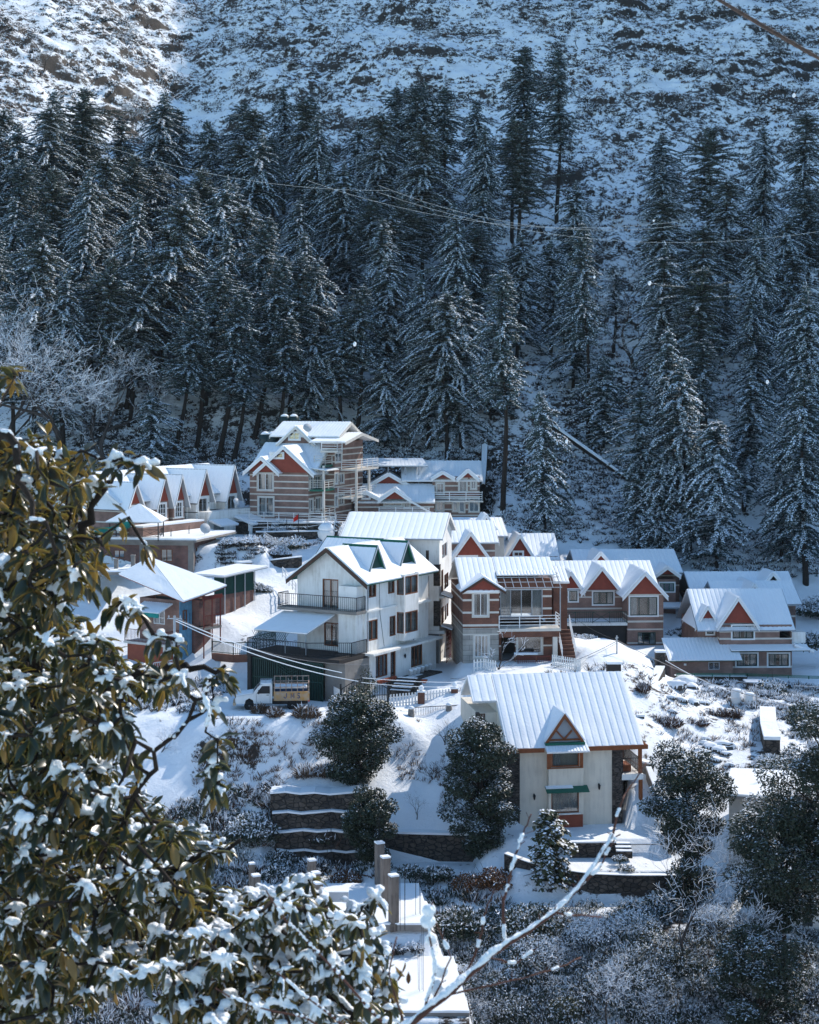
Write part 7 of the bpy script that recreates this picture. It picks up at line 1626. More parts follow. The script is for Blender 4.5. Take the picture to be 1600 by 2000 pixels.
bush('climbing_ivy', 692, 1340, 124.4, 1.6, 1.7, 2600, 0.08, 0.02, ['leaf_olive', 'snow_leaf'], 'ivy hanging over the garage corner of the white house', 'ivy', flat=1.5)
bush('snowy_bush', 1135, 1246, 142.5, 4.4, 1.15, 2600, 0.11, 0.5, SL, 'row of snow covered shrubs under the deck of the three gable house')
bush('snowy_bush', 1345, 1232, 149, 2.4, 1.7, 1800, 0.12, 0.5, SL, 'snowy bush between the three gable house and the shaded house')
bush('snowy_bush', 1590, 1210, 158, 4.0, 2.4, 2000, 0.14, 0.4, SL, 'dark snowy shrub right of the shaded house roofs')
bush('snowy_bush', 1510, 1350, 133.5, 3.0, 1.3, 1800, 0.11, 0.35, SL, 'dark shrub below the right corner of the shaded house')
bush('snowy_bush', 1560, 1400, 127, 4.2, 2.3, 3000, 0.11, 0.25, SL, 'dark shrubs in the hollow at the right edge')
bush('snowy_bush', 1500, 1500, 113.5, 2.8, 1.8, 3200, 0.09, 0.4, ['leaf_olive', 'snow_leaf'], 'grey green bush on the snowy slope above the concrete shed')
bush('rust_bush', 955, 1730, 103.6, 3.3, 1.35, 2800, 0.09, 0.08, BR, 'rust brown leafy bush below the tall tree by the chalet')
bush('rust_bush', 668, 1720, 105.8, 1.9, 1.2, 1800, 0.08, 0.12, BR, 'brown leafed shrub at the foot of the stepped walls')
bush('dark_bush', 930, 1830, 98.5, 4.4, 2.0, 3600, 0.10, 0.16, SL, 'dark green shrubs right of the column slab')
bush('dark_bush', 1060, 1850, 97.5, 4.2, 2.0, 3600, 0.10, 0.18, SL, 'dark shrubs beneath the curved lawn wall')
bush('dark_bush', 1250, 1800, 99.5, 4.6, 1.6, 3600, 0.10, 0.25, SL, 'dark shrubs in the shade under the right part of the lawn wall')
bush('dark_bush', 480, 1640, 109.5, 3.6, 2.4, 3800, 0.10, 0.28, SL, 'tall dark thicket left of the stepped walls')
bush('dark_bush', 500, 1545, 112.5, 2.4, 1.6, 2400, 0.09, 0.3, ['scrub', 'snow_leaf'], 'snow dusted thicket at the top left corner of the stepped walls')
bush('dark_bush', 556, 1712, 107.9, 1.9, 1.9, 2300, 0.08, 0.25, SL, 'dark shrub climbing the left end of the stepped walls')
bush('dark_bush', 640, 1708, 108.0, 2.4, 1.3, 2200, 0.08, 0.3, ['scrub', 'snow_leaf'], 'snowy shrub against the foot of the stepped walls', stalky=0.8)
bush('dark_bush', 560, 1715, 106, 2.8, 1.3, 2400, 0.09, 0.2, SL, 'low dark scrub below the lowest wall tier')
bush('dark_bush', 830, 1700, 104.5, 3.6, 0.9, 2400, 0.09, 0.2, SL, 'low scrub along the foot of the long dark wall')
bush('dark_bush', 770, 1845, 94.8, 3.4, 0.7, 2200, 0.08, 0.45, ['scrub', 'snow_leaf'], 'snowy scrub in the gap between the two concrete slabs')
BB = ['first', 'second', 'third', 'fourth', 'fifth', 'sixth', 'seventh', 'eighth', 'ninth', 'tenth', 'eleventh', 'twelfth']
for i, (px, py, Y, w_, h_) in enumerate(((905, 1900, 94, 2.6, 1.5), (985, 1960, 91, 3.0, 1.6), (1050, 1900, 94, 2.6, 1.8), (1120, 1980, 90, 3.2, 1.5), (1190, 1890, 95, 3.2, 2.0), (1235, 1975, 90.5, 2.6, 1.4), (1275, 1870, 96, 2.8, 1.7), (1330, 1930, 92.5, 2.6, 1.6), (1400, 1850, 97, 2.4, 1.4), (1420, 1940, 92, 2.6, 1.5))):
    bush('bramble_mound', px, py, Y, w_, h_, 3400, 0.065, [0.5, 0.22, 0.4, 0.14][i % 4], SL if i % 3 else ['leaf_olive', 'snow_leaf'], f'mounded dark bramble bush with snow on top, {BB[i]} from left at the bottom right', group='bramble mounds at the bottom right', flat=0.8)
bush('dark_bush', 1580, 1250, 146, 3.4, 1.5, 1800, 0.12, 0.3, SL, 'shrub beside the right porch of the shaded house')
bush('dry_shrub', 588, 1430, 117.6, 3.6, 0.7, 1100, 0.10, 0.10, ['dry_grass', 'snow_leaf'], 'dry brown shrubs on the slope right of the truck', stalky=1.2)
bush('dry_shrub', 512, 1400, 118.6, 1.1, 0.8, 700, 0.10, 0.05, ['dry_grass', 'snow_leaf'], 'thin brown shrub in front of the truck cab', stalky=1.4)
bush('dry_shrub', 540, 1432, 117.6, 1.6, 0.6, 700, 0.10, 0.15, ['dry_grass', 'snow_leaf'], 'brown shrub a little below the truck rear wheel', stalky=1.2)
bush('dry_shrub', 610, 1530, 113.2, 3.2, 0.9, 1300, 0.10, 0.3, ['dry_grass', 'snow_leaf'], 'pale dry grass clump left of the round evergreen', stalky=1.3)
bush('dry_shrub', 1240, 1345, 124.5, 1.7, 0.8, 700, 0.09, 0.2, ['scrub_brown', 'snow_leaf'], 'dry bush on the snow behind the chalet roof corner', stalky=1.2)
bush('dry_shrub', 1300, 1410, 121, 2.0, 0.7, 800, 0.10, 0.2, ['scrub_brown', 'snow_leaf'], 'dry brush at the foot of the high sloping wall', stalky=1.2)
bush('dry_shrub', 1415, 1395, 125.5, 3.2, 0.6, 1000, 0.10, 0.15, ['scrub_brown', 'snow_leaf'], 'reddish dry brush on the mound below the white drums', stalky=1.2)
bush('dry_shrub', 1365, 1425, 122.5, 1.6, 0.5, 500, 0.09, 0.15, ['scrub_brown', 'snow_leaf'], 'small reddish brush above the boulder patch', stalky=1.2)
# scattered brush as ground cover
def inpoly(x, y, P):
    c = False; n = len(P)
    for i in range(n):
        (x1, y1), (x2, y2) = P[i], P[(i+1) % n]
        if (y1 > y) != (y2 > y) and x < (x2-x1)*(y-y1)/(y2-y1)+x1: c = not c
    return c
def cover(name, label, polys, n, smin, smax, k, ls, sn, mats, stalky, seed, thr=0.0, y0=82, flat=0.7, cat='undergrowth'):
    g = np.random.default_rng(seed); P = []
    xs = [p[0] for q in polys for p in q]; ys = [p[1] for q in polys for p in q]; tries = 0
    while len(P) < n and tries < n*12:
        tries += 1; px, py = g.uniform(min(xs), max(xs)), g.uniform(min(ys), max(ys))
        if not any(inpoly(px, py, q) for q in polys): continue
        q = hit(px, py, y0)
        if q is None: continue
        if thr and fbm(np.array([q[0]/3.0]), np.array([q[1]/3.0]), 3, seed)[0] < thr: continue
        P.append(q)
    P = np.array(P); S = g.uniform(smin, smax, len(P)); C, A, B, Mi = shrub_cloud(P, S, k, seed+1, ls, sn, flat, stalky); V, Fc = tris_leaf(C, A, B)
    return tag(np_mesh(name, V, Fc, [MT[m] for m in mats], Mi), label, cat, kind='stuff')
LOW = [[(860, 1790), (1000, 1800), (1100, 1770), (1300, 1775), (1420, 1760), (1640, 1850), (1640, 2060), (930, 2060), (900, 1900), (850, 1850)]]
cover('brambles', 'snow dusted brambles covering the slope at the bottom right', LOW, 640, 0.4, 1.2, 230, 0.06, 0.20, ['leaf_dark', 'snow_leaf'], 0.3, 301)
cover('bare_brambles', 'tangle of snow lined bramble stems at the bottom right', LOW, 420, 0.5, 1.1, 80, 0.045, 0.20, ['bark', 'snow_leaf'], 1.6, 305)
LEFT = [[(-60, 1600), (250, 1600), (430, 1540), (540, 1560), (530, 1700), (620, 1720), (600, 1760), (480, 2050), (-60, 2050)], [(600, 1660), (740, 1660), (740, 1720), (600, 1720)], [(740, 1690), (900, 1720), (960, 1720), (1000, 1800), (850, 1810), (822, 1735)]]
cover('undergrowth', 'dark snow dusted undergrowth below the stepped walls and behind the leaves', LEFT, 1100, 0.3, 1.0, 140, 0.08, 0.20, ['leaf_dark', 'snow_leaf'], 0.6, 311)
cover('dry_undergrowth', 'brown dry stems in the undergrowth below the stepped walls', LEFT, 400, 0.4, 0.9, 60, 0.11, 0.35, ['scrub_brown', 'snow_leaf'], 1.8, 315)
SLOPE = [[(380, 1405), (640, 1405), (620, 1540), (380, 1540)], [(1290, 1340), (1520, 1380), (1500, 1560), (1290, 1600)], [(1060, 1310), (1290, 1290), (1250, 1400), (1200, 1400)], [(770, 1410), (900, 1410), (900, 1600), (770, 1600)]]
cover('dry_grass', 'short dry grass poking through the snow on the open slopes', SLOPE, 620, 0.10, 0.4, 16, 0.07, 0.2, ['dry_grass', 'snow_leaf'], 2.0, 321, thr=0.5, cat='grass')
BACK = [[(940, 900), (1250, 880), (1350, 1080), (1100, 1060), (960, 1030)], [(1350, 1040), (1620, 1040), (1620, 1130), (1350, 1120)], [(330, 830), (520, 850), (500, 930), (330, 930)], [(0, 850), (330, 850), (330, 925), (0, 925)], [(660, 830), (960, 860), (940, 900), (680, 900)]]
cover('forest_undergrowth', 'low snowy undergrowth on the shaded forest floor above the houses', BACK, 1500, 0.25, 0.9, 55, 0.11, 0.35, ['scrub', 'snow_leaf'], 0.4, 331, y0=165)
VIL = [[(420, 1060), (500, 1060), (500, 1110), (430, 1110)], [(480, 1020), (660, 1020), (660, 1060), (500, 1090)], [(1320, 1330), (1600, 1340), (1600, 1420), (1500, 1400)], [(1330, 1190), (1365, 1190), (1365, 1250), (1300, 1250)], [(1540, 1400), (1640, 1400), (1640, 1560), (1540, 1480)], [(230, 1330), (450, 1330), (420, 1390), (230, 1390)]]
cover('terrace_brush', 'patches of snowy brush between the village terraces', VIL, 700, 0.2, 0.7, 90, 0.09, 0.4, ['scrub', 'snow_leaf'], 0.8, 341)
# bare trees --------------------------------------------------------
ORD_ = ['first', 'second', 'third', 'fourth', 'fifth', 'sixth', 'seventh', 'eighth', 'ninth', 'tenth', 'eleventh']
bs = [bare_tree('bare_tree', 201, h=15, depth=7, r0=0.24, trunk_h=0.20, nb=3, spread=0.6, twist=0.22, tw=0.008, keep=0.42), None, None]
put(bs[0], 110, 880, 184, label='big bare tree with every twig lined in snow at the left, middle one of three', sc=1.75)
t_ = copy_tree(bs[0]); put(t_, 10, 880, 186, rz=2.1, label='frosted bare tree at the left edge, leftmost of three', sc=1.6)
t_ = copy_tree(bs[0]); put(t_, 205, 890, 182, rz=4.0, label='frosted bare tree among the conifers left of the houses, rightmost of three', sc=1.35)
def bt(seed, h, depth, px, py, label, Y=None, y0=165, **kw):
    t = bare_tree('bare_tree', seed, h=h, depth=depth, **kw); return put(t, px, py, Y, label=label, y0=y0)
bt(202, 15, 6, 1238, 720, 'bare snow lined tree with a tall trunk in the right forest gap', r0=0.26, trunk_h=0.3)
bt(203, 12, 6, 1160, 545, 'pale frosted bare tree above the right forest gap', r0=0.18, trunk_h=0.22)
bt(204, 9, 6, 60, 900, 'smaller bare snowy tree left of the big bare one', Y=168, r0=0.16, trunk_h=0.2)
HT = [(85, 140, 7.5), (250, 100, 8), (650, 85, 6.5), (540, 130, 4), (720, 240, 5), (1130, 95, 5), (1420, 112, 7), (1432, 165, 5.5), (1380, 150, 5), (1525, 110, 4.5), (1325, 230, 4.5), (1050, 70, 4), (830, 60, 5), (265, 255, 6), (270, 240, 7), (1560, 200, 3.6), (860, 90, 5), (1245, 120, 3.5), (700, 260, 4.5), (40, 330, 5), (1200, 320, 4), (1470, 60, 4)]
b1 = None
for i, (px, py, hh) in enumerate(HT):
    src = [bare_tree('bare_tree', 231+k, h=8, depth=5, r0=0.13, trunk_h=0.22, nb=3, spread=0.6) for k in (0, 1, 2)] if b1 is None else b1
    if b1 is None: b1 = src; use = src[0]
    else: use = copy_tree(b1[i % 3]) if i > 2 else b1[i]
    put(use, px, py, None, rz=i*1.3, sc=hh/8.0, group='small bare trees on the upper slope', y0=200, label='x')
# label them by place
sm = sorted([o for o in COL.objects if o.get('label') == 'x'], key=lambda o: o.location.x/o.location.y)
ORD = ['first', 'second', 'third', 'fourth', 'fifth', 'sixth', 'seventh', 'eighth', 'ninth', 'tenth', 'eleventh', 'twelfth', 'thirteenth', 'fourteenth', 'fifteenth', 'sixteenth', 'seventeenth', 'eighteenth', 'nineteenth', 'twentieth', 'twenty-first', 'twenty-second', 'twenty-third', 'twenty-fourth', 'twenty-fifth']
for i, o in enumerate(sm): o['label'] = f'bare leafless tree on the open upper slope, {ORD[i]} from the left'
bt(211, 3.2, 5, 845, 1520, 'leafless shrub tree on the snow slope left of the chalet, upper one', Y=113.0, r0=0.06, trunk_h=0.12, spread=0.5, mat='bark_grey', snow=False)
bt(216, 3.0, 5, 868, 1440, 'leafless shrub tree close under the black fence', Y=116.2, r0=0.06, trunk_h=0.12, spread=0.55, snow=False)
bt(212, 2.6, 5, 818, 1615, 'leafless shrub tree on the snow slope left of the chalet, lower one', Y=109.8, r0=0.05, trunk_h=0.12, spread=0.45, mat='bark_grey', snow=False)
bt(213, 2.2, 4, 970, 1306, 'little snow coated tree standing in the yard before the pergola house', Y=127, r0=0.07, trunk_h=0.4, spread=0.5)
for i in range(4):
    g_ = random.Random(400+i); q_ = (925+i*130+g_.uniform(-15, 15), 1990-(i % 3)*70)
    if i == 0: SH = bare_tree('snowy_shrub', 401, h=6, depth=6, r0=0.05, trunk_h=0.13, nb=3, spread=0.75, tw=0.006, keep=0.4); sh = SH
    else: sh = copy_tree(SH)
    put(sh, q_[0], q_[1], None, rz=i*1.7, label=f'arching bare shrub with thin snow lined stems, {ORD_[i]} from left at the bottom', cat='shrub', group='arching shrubs at the bottom right', sc=g_.uniform(0.7, 1.1), y0=80)
bt(214, 8.5, 6, 1345, 1990, 'bare tree with snow lined twigs among the brambles, bottom right', Y=92, r0=0.12, trunk_h=0.3, spread=0.6, tw=0.008, keep=0.35)
bt(215, 7.0, 6, 1420, 2010, 'second bare snow lined tree right of the first at the bottom right', Y=90, r0=0.11, trunk_h=0.28, spread=0.6, tw=0.008, keep=0.35)
bt(217, 6.0, 6, 1180, 2030, 'snow lined bare shrub tree at the bottom centre right', Y=88, r0=0.07, trunk_h=0.22, spread=0.65, tw=0.008, keep=0.4)
bt(218, 3.2, 5, 310, 1460, 'bare twiggy shrub behind the hanging leaves', Y=116, r0=0.05, trunk_h=0.15, spread=0.6)
# forest track: a levelled snowy strip
for nm, pts in (('upper', [(930, 684), (1000, 682), (1080, 679), (1170, 671), (1300, 664)]), ('lower', [(1130, 582), (1180, 577), (1250, 576)])):
    mb = MB(); pp = []
    for px, py in pts: q = hit(px, py, 165); pp.append(Vector((q[0], q[1], q[2]+0.35)))
    for a, b in zip(pp[:-1], pp[1:]):
        mb.hexa([a+Vector((0, -0.3, -1.2)), b+Vector((0, -0.3, -1.2)), b+Vector((0, 2.6, -1.2)), a+Vector((0, 2.6, -1.2)), a, b, b+Vector((0, 2.6, 0.1)), a+Vector((0, 2.6, 0.1))])
    o = mb.build('forest_path', [MT['snow']]); tag(o, kind='structure')
# ------------------------------------------------------------------ labels of the conifers
KD = {0: 'tall ragged', 1: 'drooping', 2: 'dense', 3: 'wide open', 4: 'slender long-trunked', 5: 'snow laden young', 6: 'broad', 7: 'little snow laden'}
rows = [('topmost forest row', 0, 430), ('upper forest belt', 430, 540), ('upper middle forest belt', 540, 650), ('middle forest belt', 650, 770), ('lower forest belt', 770, 880), ('lowest forest row', 880, 3000)]
def base_py(o): l = o.location; return HY-l[2]/l[1]*F
def word(n): return ORD[n] if n < len(ORD) else f'{n+1}th'
for nm, lo, hi in rows:
    grp = sorted([t for t in TREES if lo <= base_py(t[0]) < hi], key=lambda t: t[1])
    cnt = {}
    for t in grp:
        side = 'left part' if t[1] < 420 else ('centre left' if t[1] < 800 else ('centre right' if t[1] < 1200 else 'right part'))
        k = (side, t[4]); cnt.setdefault(k, []).append(t)
    for (side, kd), L in cnt.items():
        for i, t in enumerate(L):
            ex = '' if len(L) == 1 else f', {word(i)} from left'
            tag(t[0], f'{KD[kd]} conifer, {side} of the {nm}{ex}', 'conifer', 'conifers of the snowy forest')
# unused sources
for root, ph, used in protos:
    if not used:
        for c in list(root.children): bpy.data.objects.remove(c)
        bpy.data.objects.remove(root)
# ------------------------------------------------------------------ foreground trees close to the camera
def leafmat(name, top, c2, trans, rough, spec):
    m, nt, b = newmat(name); L = nt.links.new; out = nt.nodes['Material Output']
    tc = node(nt, 'ShaderNodeTexCoord'); no = node(nt, 'ShaderNodeTexNoise', Scale=5.0, Detail=3.0); L(tc.outputs['Object'], no.inputs['Vector'])
    cr = node(nt, 'ShaderNodeValToRGB'); cr.color_ramp.elements[0].position = 0.35; cr.color_ramp.elements[1].position = 0.65
    cr.color_ramp.elements[0].color = (*c2, 1); cr.color_ramp.elements[1].color = (*top, 1); L(no.outputs[0], cr.inputs[0]); L(cr.outputs[0], b.inputs['Base Color'])
    b.inputs['Roughness'].default_value = rough; b.inputs['Specular IOR Level'].default_value = spec
    t = node(nt, 'ShaderNodeBsdfTranslucent'); t.inputs[0].default_value = (*trans, 1); mx = node(nt, 'ShaderNodeMixShader', i0=0.44)
    L(b.outputs[0], mx.inputs[1]); L(t.outputs[0], mx.inputs[2]); L(mx.outputs[0], out.inputs[0])
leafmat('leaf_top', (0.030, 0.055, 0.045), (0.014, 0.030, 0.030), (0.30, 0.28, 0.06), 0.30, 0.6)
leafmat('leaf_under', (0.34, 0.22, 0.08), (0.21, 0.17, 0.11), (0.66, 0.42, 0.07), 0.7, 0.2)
def big_leaves(base, dirv, nrm, L_, wd, g, dkp=0.3):
    """base, dirv, nrm: (n,3). two layered folded leaves; returns V, F (quads), mi"""
    n = len(base); st = np.array([0.0, 0.12, 0.3, 0.55, 0.8, 1.0]); wf = np.array([0.03, 0.16, 0.42, 0.5, 0.34, 0.02])
    side = unit(np.cross(dirv, nrm)); nrm = unit(np.cross(side, dirv)); curl = g.uniform(0.05, 0.5, n); fold = g.uniform(0.15, 0.6, n)
    Vs = []
    for k in range(len(st)):
        c = base+dirv*(L_*st[k])[:,None]-nrm*(L_*curl*st[k]**2)[:,None]
        h_ = wd*wf[k]
        up_ = (h_*fold)[:,None]*nrm
        Vs += [c-side*h_[:,None]+up_, c, c+side*h_[:,None]+up_]
    Vt = np.stack(Vs, 1); K = 18; off = nrm[:,None,:]*(-0.0015)
    V = np.concatenate([Vt, Vt+off], 1).reshape(-1, 3)
    f = []
    for k in range(5):
        a = 3*k
        for s_ in (0, 1): f.append([a+s_, a+s_+1, a+s_+4, a+s_+3])
    f = np.array(f); f2 = f[:, ::-1]+K
    F1 = np.concatenate([f, f2], 0)[None]+(np.arange(n)*2*K)[:,None,None]
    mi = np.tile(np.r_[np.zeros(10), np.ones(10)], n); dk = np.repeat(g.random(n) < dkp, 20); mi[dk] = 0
    return V, F1.reshape(-1, 4), mi
def ico_template(sub):
    import bmesh
    bm = bmesh.new(); bmesh.ops.create_icosphere(bm, subdivisions=sub, radius=1.0); v = np.array([x.co[:] for x in bm.verts]); bm.verts.ensure_lookup_table(); f = np.array([[q.index for q in p.verts] for p in bm.faces]); bm.free(); return v, f
ICO = ico_template(2); ICO3 = ico_template(3)
def blobs(P, S, g, tmpl=None, sq=0.8, name='snow_load', parent=None, loc=None, voxel=0.006):
    v, f = tmpl or ICO1; n = len(P); m = len(v)
    el = g.uniform(0.8, 1.25, (n, 1)); rot = g.uniform(0, 6.28, n); c, s = np.cos(rot), np.sin(rot)
    X = v[None,:,0]*el; Yv = v[None,:,1]/el; Z = np.broadcast_to(v[None,:,2]*sq, X.shape)
    V = np.stack([X*c[:,None]-Yv*s[:,None], X*s[:,None]+Yv*c[:,None], Z], -1)*S[:,None,None]+P[:,None,:]
    Fc = (f[None]+(np.arange(n)*m)[:,None,None]).reshape(-1, 3)
    o = np_mesh(name, V.reshape(-1, 3), Fc, [MT['snow_soft']], smooth=True, parent=parent, loc=loc)
    md = o.modifiers.new('r', 'REMESH'); md.mode = 'VOXEL'; md.voxel_size = voxel; md.use_smooth_shade = True
    tx = bpy.data.textures.new('lumps', 'CLOUDS'); tx.noise_scale = 0.03; tx.noise_depth = 3
    dm = o.modifiers.new('d', 'DISPLACE'); dm.texture = tx; dm.strength = voxel*2.2; dm.mid_level = 0.5; dm.texture_coords = 'LOCAL'
    return o
ICO1 = ico_template(2)
def fore_tree(name, label, limbs, tips, seed, leafL=(0.036, 0.078), nl=(6, 13), snowy=0.5, grad=True, rootloc=None, droopy=0.6, rad=0.05, twr=0.0042):
    """limbs: polylines of 3D points with radii; tips: (n,3) whorl centres; each tip is joined to the nearest wood"""
    g = np.random.default_rng(seed); root = tag(empty(name, rootloc), label, 'tree'); O = np.array(rootloc)
    wood = MB(); nodes = []; snp = []; sns = []
    for pts, r0, r1 in limbs:
        P = [Vector(p) for p in pts]; Q = []
        for i in range(len(P)-1):
            for k in range(5): Q.append(P[i].lerp(P[i+1], k/5)+Vector(g.normal(0, 0.012, 3)))
        Q.append(P[-1]); rr = [r0+(r1-r0)*i/(len(Q)-1) for i in range(len(Q))]
        wood.tube([q-Vector(O) for q in Q], rr, 9)
        for i, q in enumerate(Q):
            nodes.append((q.x, q.y, q.z)); 
            if g.random() < snowy*1.1:
                for kk in range(3): w_ = q.lerp(Q[min(i+1, len(Q)-1)], kk/3); snp.append((w_.x, w_.y, w_.z+rr[i]*0.75)); sns.append(max(0.009, rr[i]*g.uniform(0.6, 0.9)))
    N = np.array(nodes); order = np.argsort([np.min(np.linalg.norm(N-t, axis=1)) for t in tips]); LB, LD, LN, LL = [], [], [], []
    for i in order:
        t = tips[i]; d = np.linalg.norm(N-t, axis=1); j = int(np.argmin(d+0.25*np.maximum(0, N[:,2]-t[2]))); a = N[j]; L = d[j]
        m = max(2, int(L/0.07)); bow = g.normal(0, 0.10, 3)*L+np.array([0, 0, -0.10*L]); pts = [a+(t-a)*(k/m)+bow*math.sin(math.pi*k/m) for k in range(m+1)]
        wood.tube([Vector(p-O) for p in pts], [twr*1.7+(0.0028-twr*1.7)*k/m for k in range(m+1)], 5)
        N = np.vstack([N, np.array(pts[1:])])
        for p in pts[1:-1]:
            if g.random() < snowy*0.6:
                for kk in range(3): snp.append(tuple(p+(t-a)/m*kk/3+[0, 0, 0.005])); sns.append(g.uniform(0.005, 0.010))
        pyt = HY-t[2]/t[1]*F; ps = snowy*((0.6 if pyt < 1150 else (1.1 if pyt < 1500 else 1.35)) if grad else 1.0)
        td = unit(t-a+np.array([0, 0, 0.05])); n = g.integers(*nl)
        az = np.arange(n)*2.399+g.uniform(0, 6); e1 = unit(np.cross(td, [0.3, 0.2, 1.0])); e2 = np.cross(td, e1)
        rad_ = (np.cos(az)[:,None]*e1+np.sin(az)[:,None]*e2); 
        dd = unit(td*g.uniform(-0.1, 0.6, (n,1))+rad_*0.9+np.array([0, 0, -1])*g.uniform(0.1, 1.2, (n,1))*droopy*1.4)
        bp = t+rad_*0.006-td*g.uniform(0, 0.035, (n,1)); nn = unit(UP*0.8+rad_*0.35+g.normal(0, 0.3, (n,3)))
        LB.append(bp); LD.append(dd); LN.append(nn); LL.append(g.uniform(*leafL, n)); whorlL = LL[-1]
        # a few leaves along the twig
        for p in pts[1:-1]:
            if g.random() < 0.5:
                q = unit(g.normal(0, 1, 3)+np.array([0, 0, -0.6*droopy])); LB.append(p[None]); LD.append(q[None]); LN.append(unit(UP+g.normal(0, 0.4, 3))[None]); LL.append(g.uniform(*leafL, 1))
        if g.random() < ps:
            sz = g.uniform(0.008, 0.019)
            for _ in range(g.integers(2, 6)): snp.append(tuple(t+g.normal(0, 1, 3)*[sz*1.1, sz*1.1, sz*0.3]+[0, 0, sz*0.4])); sns.append(sz*g.uniform(0.6, 1.1))
            for q in range(n):
                if g.random() < 0.62:
                    lm = g.uniform(0.25, 0.95); L1 = whorlL[q]; r_ = g.uniform(0.005, 0.011)
                    for s_ in np.arange(0.05, lm, 0.11): snp.append(tuple(bp[q]+dd[q]*L1*s_+nn[q]*r_*0.6+[0, 0, r_*0.35-L1*0.25*s_*s_])); sns.append(r_*g.uniform(0.7, 1.1)*(1-0.4*s_))
    B_, D_, N_, L_ = np.concatenate(LB), np.concatenate(LD), np.concatenate(LN), np.concatenate(LL)
    pyl = HY-B_[:,2]/B_[:,1]*F; V, Fc, mi = big_leaves(B_-O, D_, N_, L_, L_*g.uniform(0.28, 0.40, len(L_)), g, np.where(pyl < 1180, 0.25, 0.55))  # golden-lit crown top put into leaf colour: fewer all-dark leaves there
    wood.build('trunk', [MT['bark']], root, True)
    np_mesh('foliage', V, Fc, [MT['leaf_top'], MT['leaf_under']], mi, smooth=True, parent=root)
    from mathutils.kdtree import KDTree
    A_ = np.vstack([N, B_]); kd = KDTree(len(A_))
    for i, p in enumerate(A_): kd.insert(p, i)
    kd.balance(); ok = [kd.find(p)[2] < 0.042 for p in snp]; snp = [p for p, q in zip(snp, ok) if q]; sns = [s_ for s_, q in zip(sns, ok) if q]
    blobs(np.array(snp)-O, np.array(sns), g, parent=root, name='snow_load')
    print(name, 'leaves', len(B_), 'snow', len(snp)); return root
def sample_tips(poly, n, d0, d1, seed, mind=0.05, bias=None):
    g = random.Random(seed); out = []; xs = [p[0] for p in poly]; ys = [p[1] for p in poly]; tr = 0
    while len(out) < n and tr < n*60:
        tr += 1; px, py = g.uniform(min(xs), max(xs)), g.uniform(min(ys), max(ys))
        if not inpoly(px, py, poly): continue
        if bias and g.random() > bias(px, py): continue
        Y = g.uniform(d0, d1); p = W(px, py, Y)
        if any((p-q).length < mind for q in out[-400:]): continue
        out.append(p)
    return np.array([tuple(p) for p in out])
A_POLY = [(-120, 850), (-10, 830), (50, 840), (110, 880), (170, 900), (205, 930), (160, 960), (150, 1010), (225, 1065), (190, 1090), (200, 1130), (130, 1180), (165, 1230), (225, 1255), (270, 1300), (390, 1300), (320, 1340), (240, 1380), (255, 1440), (300, 1560), (400, 1620), (450, 1660), (350, 1700), (460, 1750), (380, 1820), (300, 1900), (-120, 2080)]
A_LIMBS = [([(-2.6, 7.0, -5.5), (-2.1, 6.6, -3.6), W(-60, 1900, 6.3), W(150, 1780, 6.1), W(215, 1850, 6.0)], 0.16, 0.045),
 ([W(-60, 1900, 6.3), W(20, 1500, 6.4), W(60, 1150, 6.2), W(30, 900, 6.0)], 0.06, 0.012),
 ([W(-20, 1650, 6.4), W(120, 1460, 6.0), W(220, 1330, 5.6), W(330, 1310, 5.4), W(440, 1300, 5.3)], 0.035, 0.006),
 ([W(10, 1480, 6.4), W(90, 1250, 5.8), W(150, 1100, 5.5), W(190, 960, 5.4), W(232, 905, 5.4)], 0.03, 0.005),
 ([W(140, 1790, 6.1), W(290, 1740, 5.8), W(360, 1690, 5.6), W(470, 1640, 5.5)], 0.03, 0.006),
 ([W(60, 1150, 6.2), W(0, 980, 5.6), W(-40, 850, 5.2)], 0.03, 0.008), ([W(-60, 900, 4.6), W(20, 850, 4.5), W(50, 960, 4.5), W(110, 1080, 4.5)], 0.016, 0.005),
 ([W(150, 1780, 6.1), W(260, 1560, 5.2), W(330, 1440, 5.0), W(405, 1330, 4.9), W(425, 1490, 4.9)], 0.010, 0.003)]
tips = sample_tips(A_POLY, 1900, 4.9, 7.4, 5, 0.03, lambda x, y: (1.0 if x < 180 else 0.6)*(0.55+0.9*vnoise(np.array([x/70.0]), np.array([y/70.0]), 9)[0]))
ex = np.array([tuple(W(*q)) for q in [(215, 900, 5.2), (160, 880, 5.2), (130, 905, 5.2), (95, 850, 5.2), (250, 1010, 5.2), (290, 1075, 5.2), (30, 735, 4.8), (10, 715, 4.8), (235, 895, 5.2), (288, 905, 5.2), (272, 890, 5.2), (212, 1185, 5.0), (240, 1170, 5.0), (262, 1185, 5.0), (418, 1370, 5), (430, 1310, 5), (448, 1320, 5), (425, 1440, 4.9), (412, 1490, 4.9), (430, 1520, 4.9), (415, 1545, 4.9), (300, 1240, 5), (245, 1330, 5), (345, 1250, 5)]])
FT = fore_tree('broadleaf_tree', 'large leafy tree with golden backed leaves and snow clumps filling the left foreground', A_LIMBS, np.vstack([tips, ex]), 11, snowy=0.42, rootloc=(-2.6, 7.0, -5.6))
B_POLY = [(420, 1760), (520, 1730), (590, 1740), (640, 1770), (700, 1790), (740, 1830), (770, 1900), (775, 2080), (300, 2080), (330, 1880)]
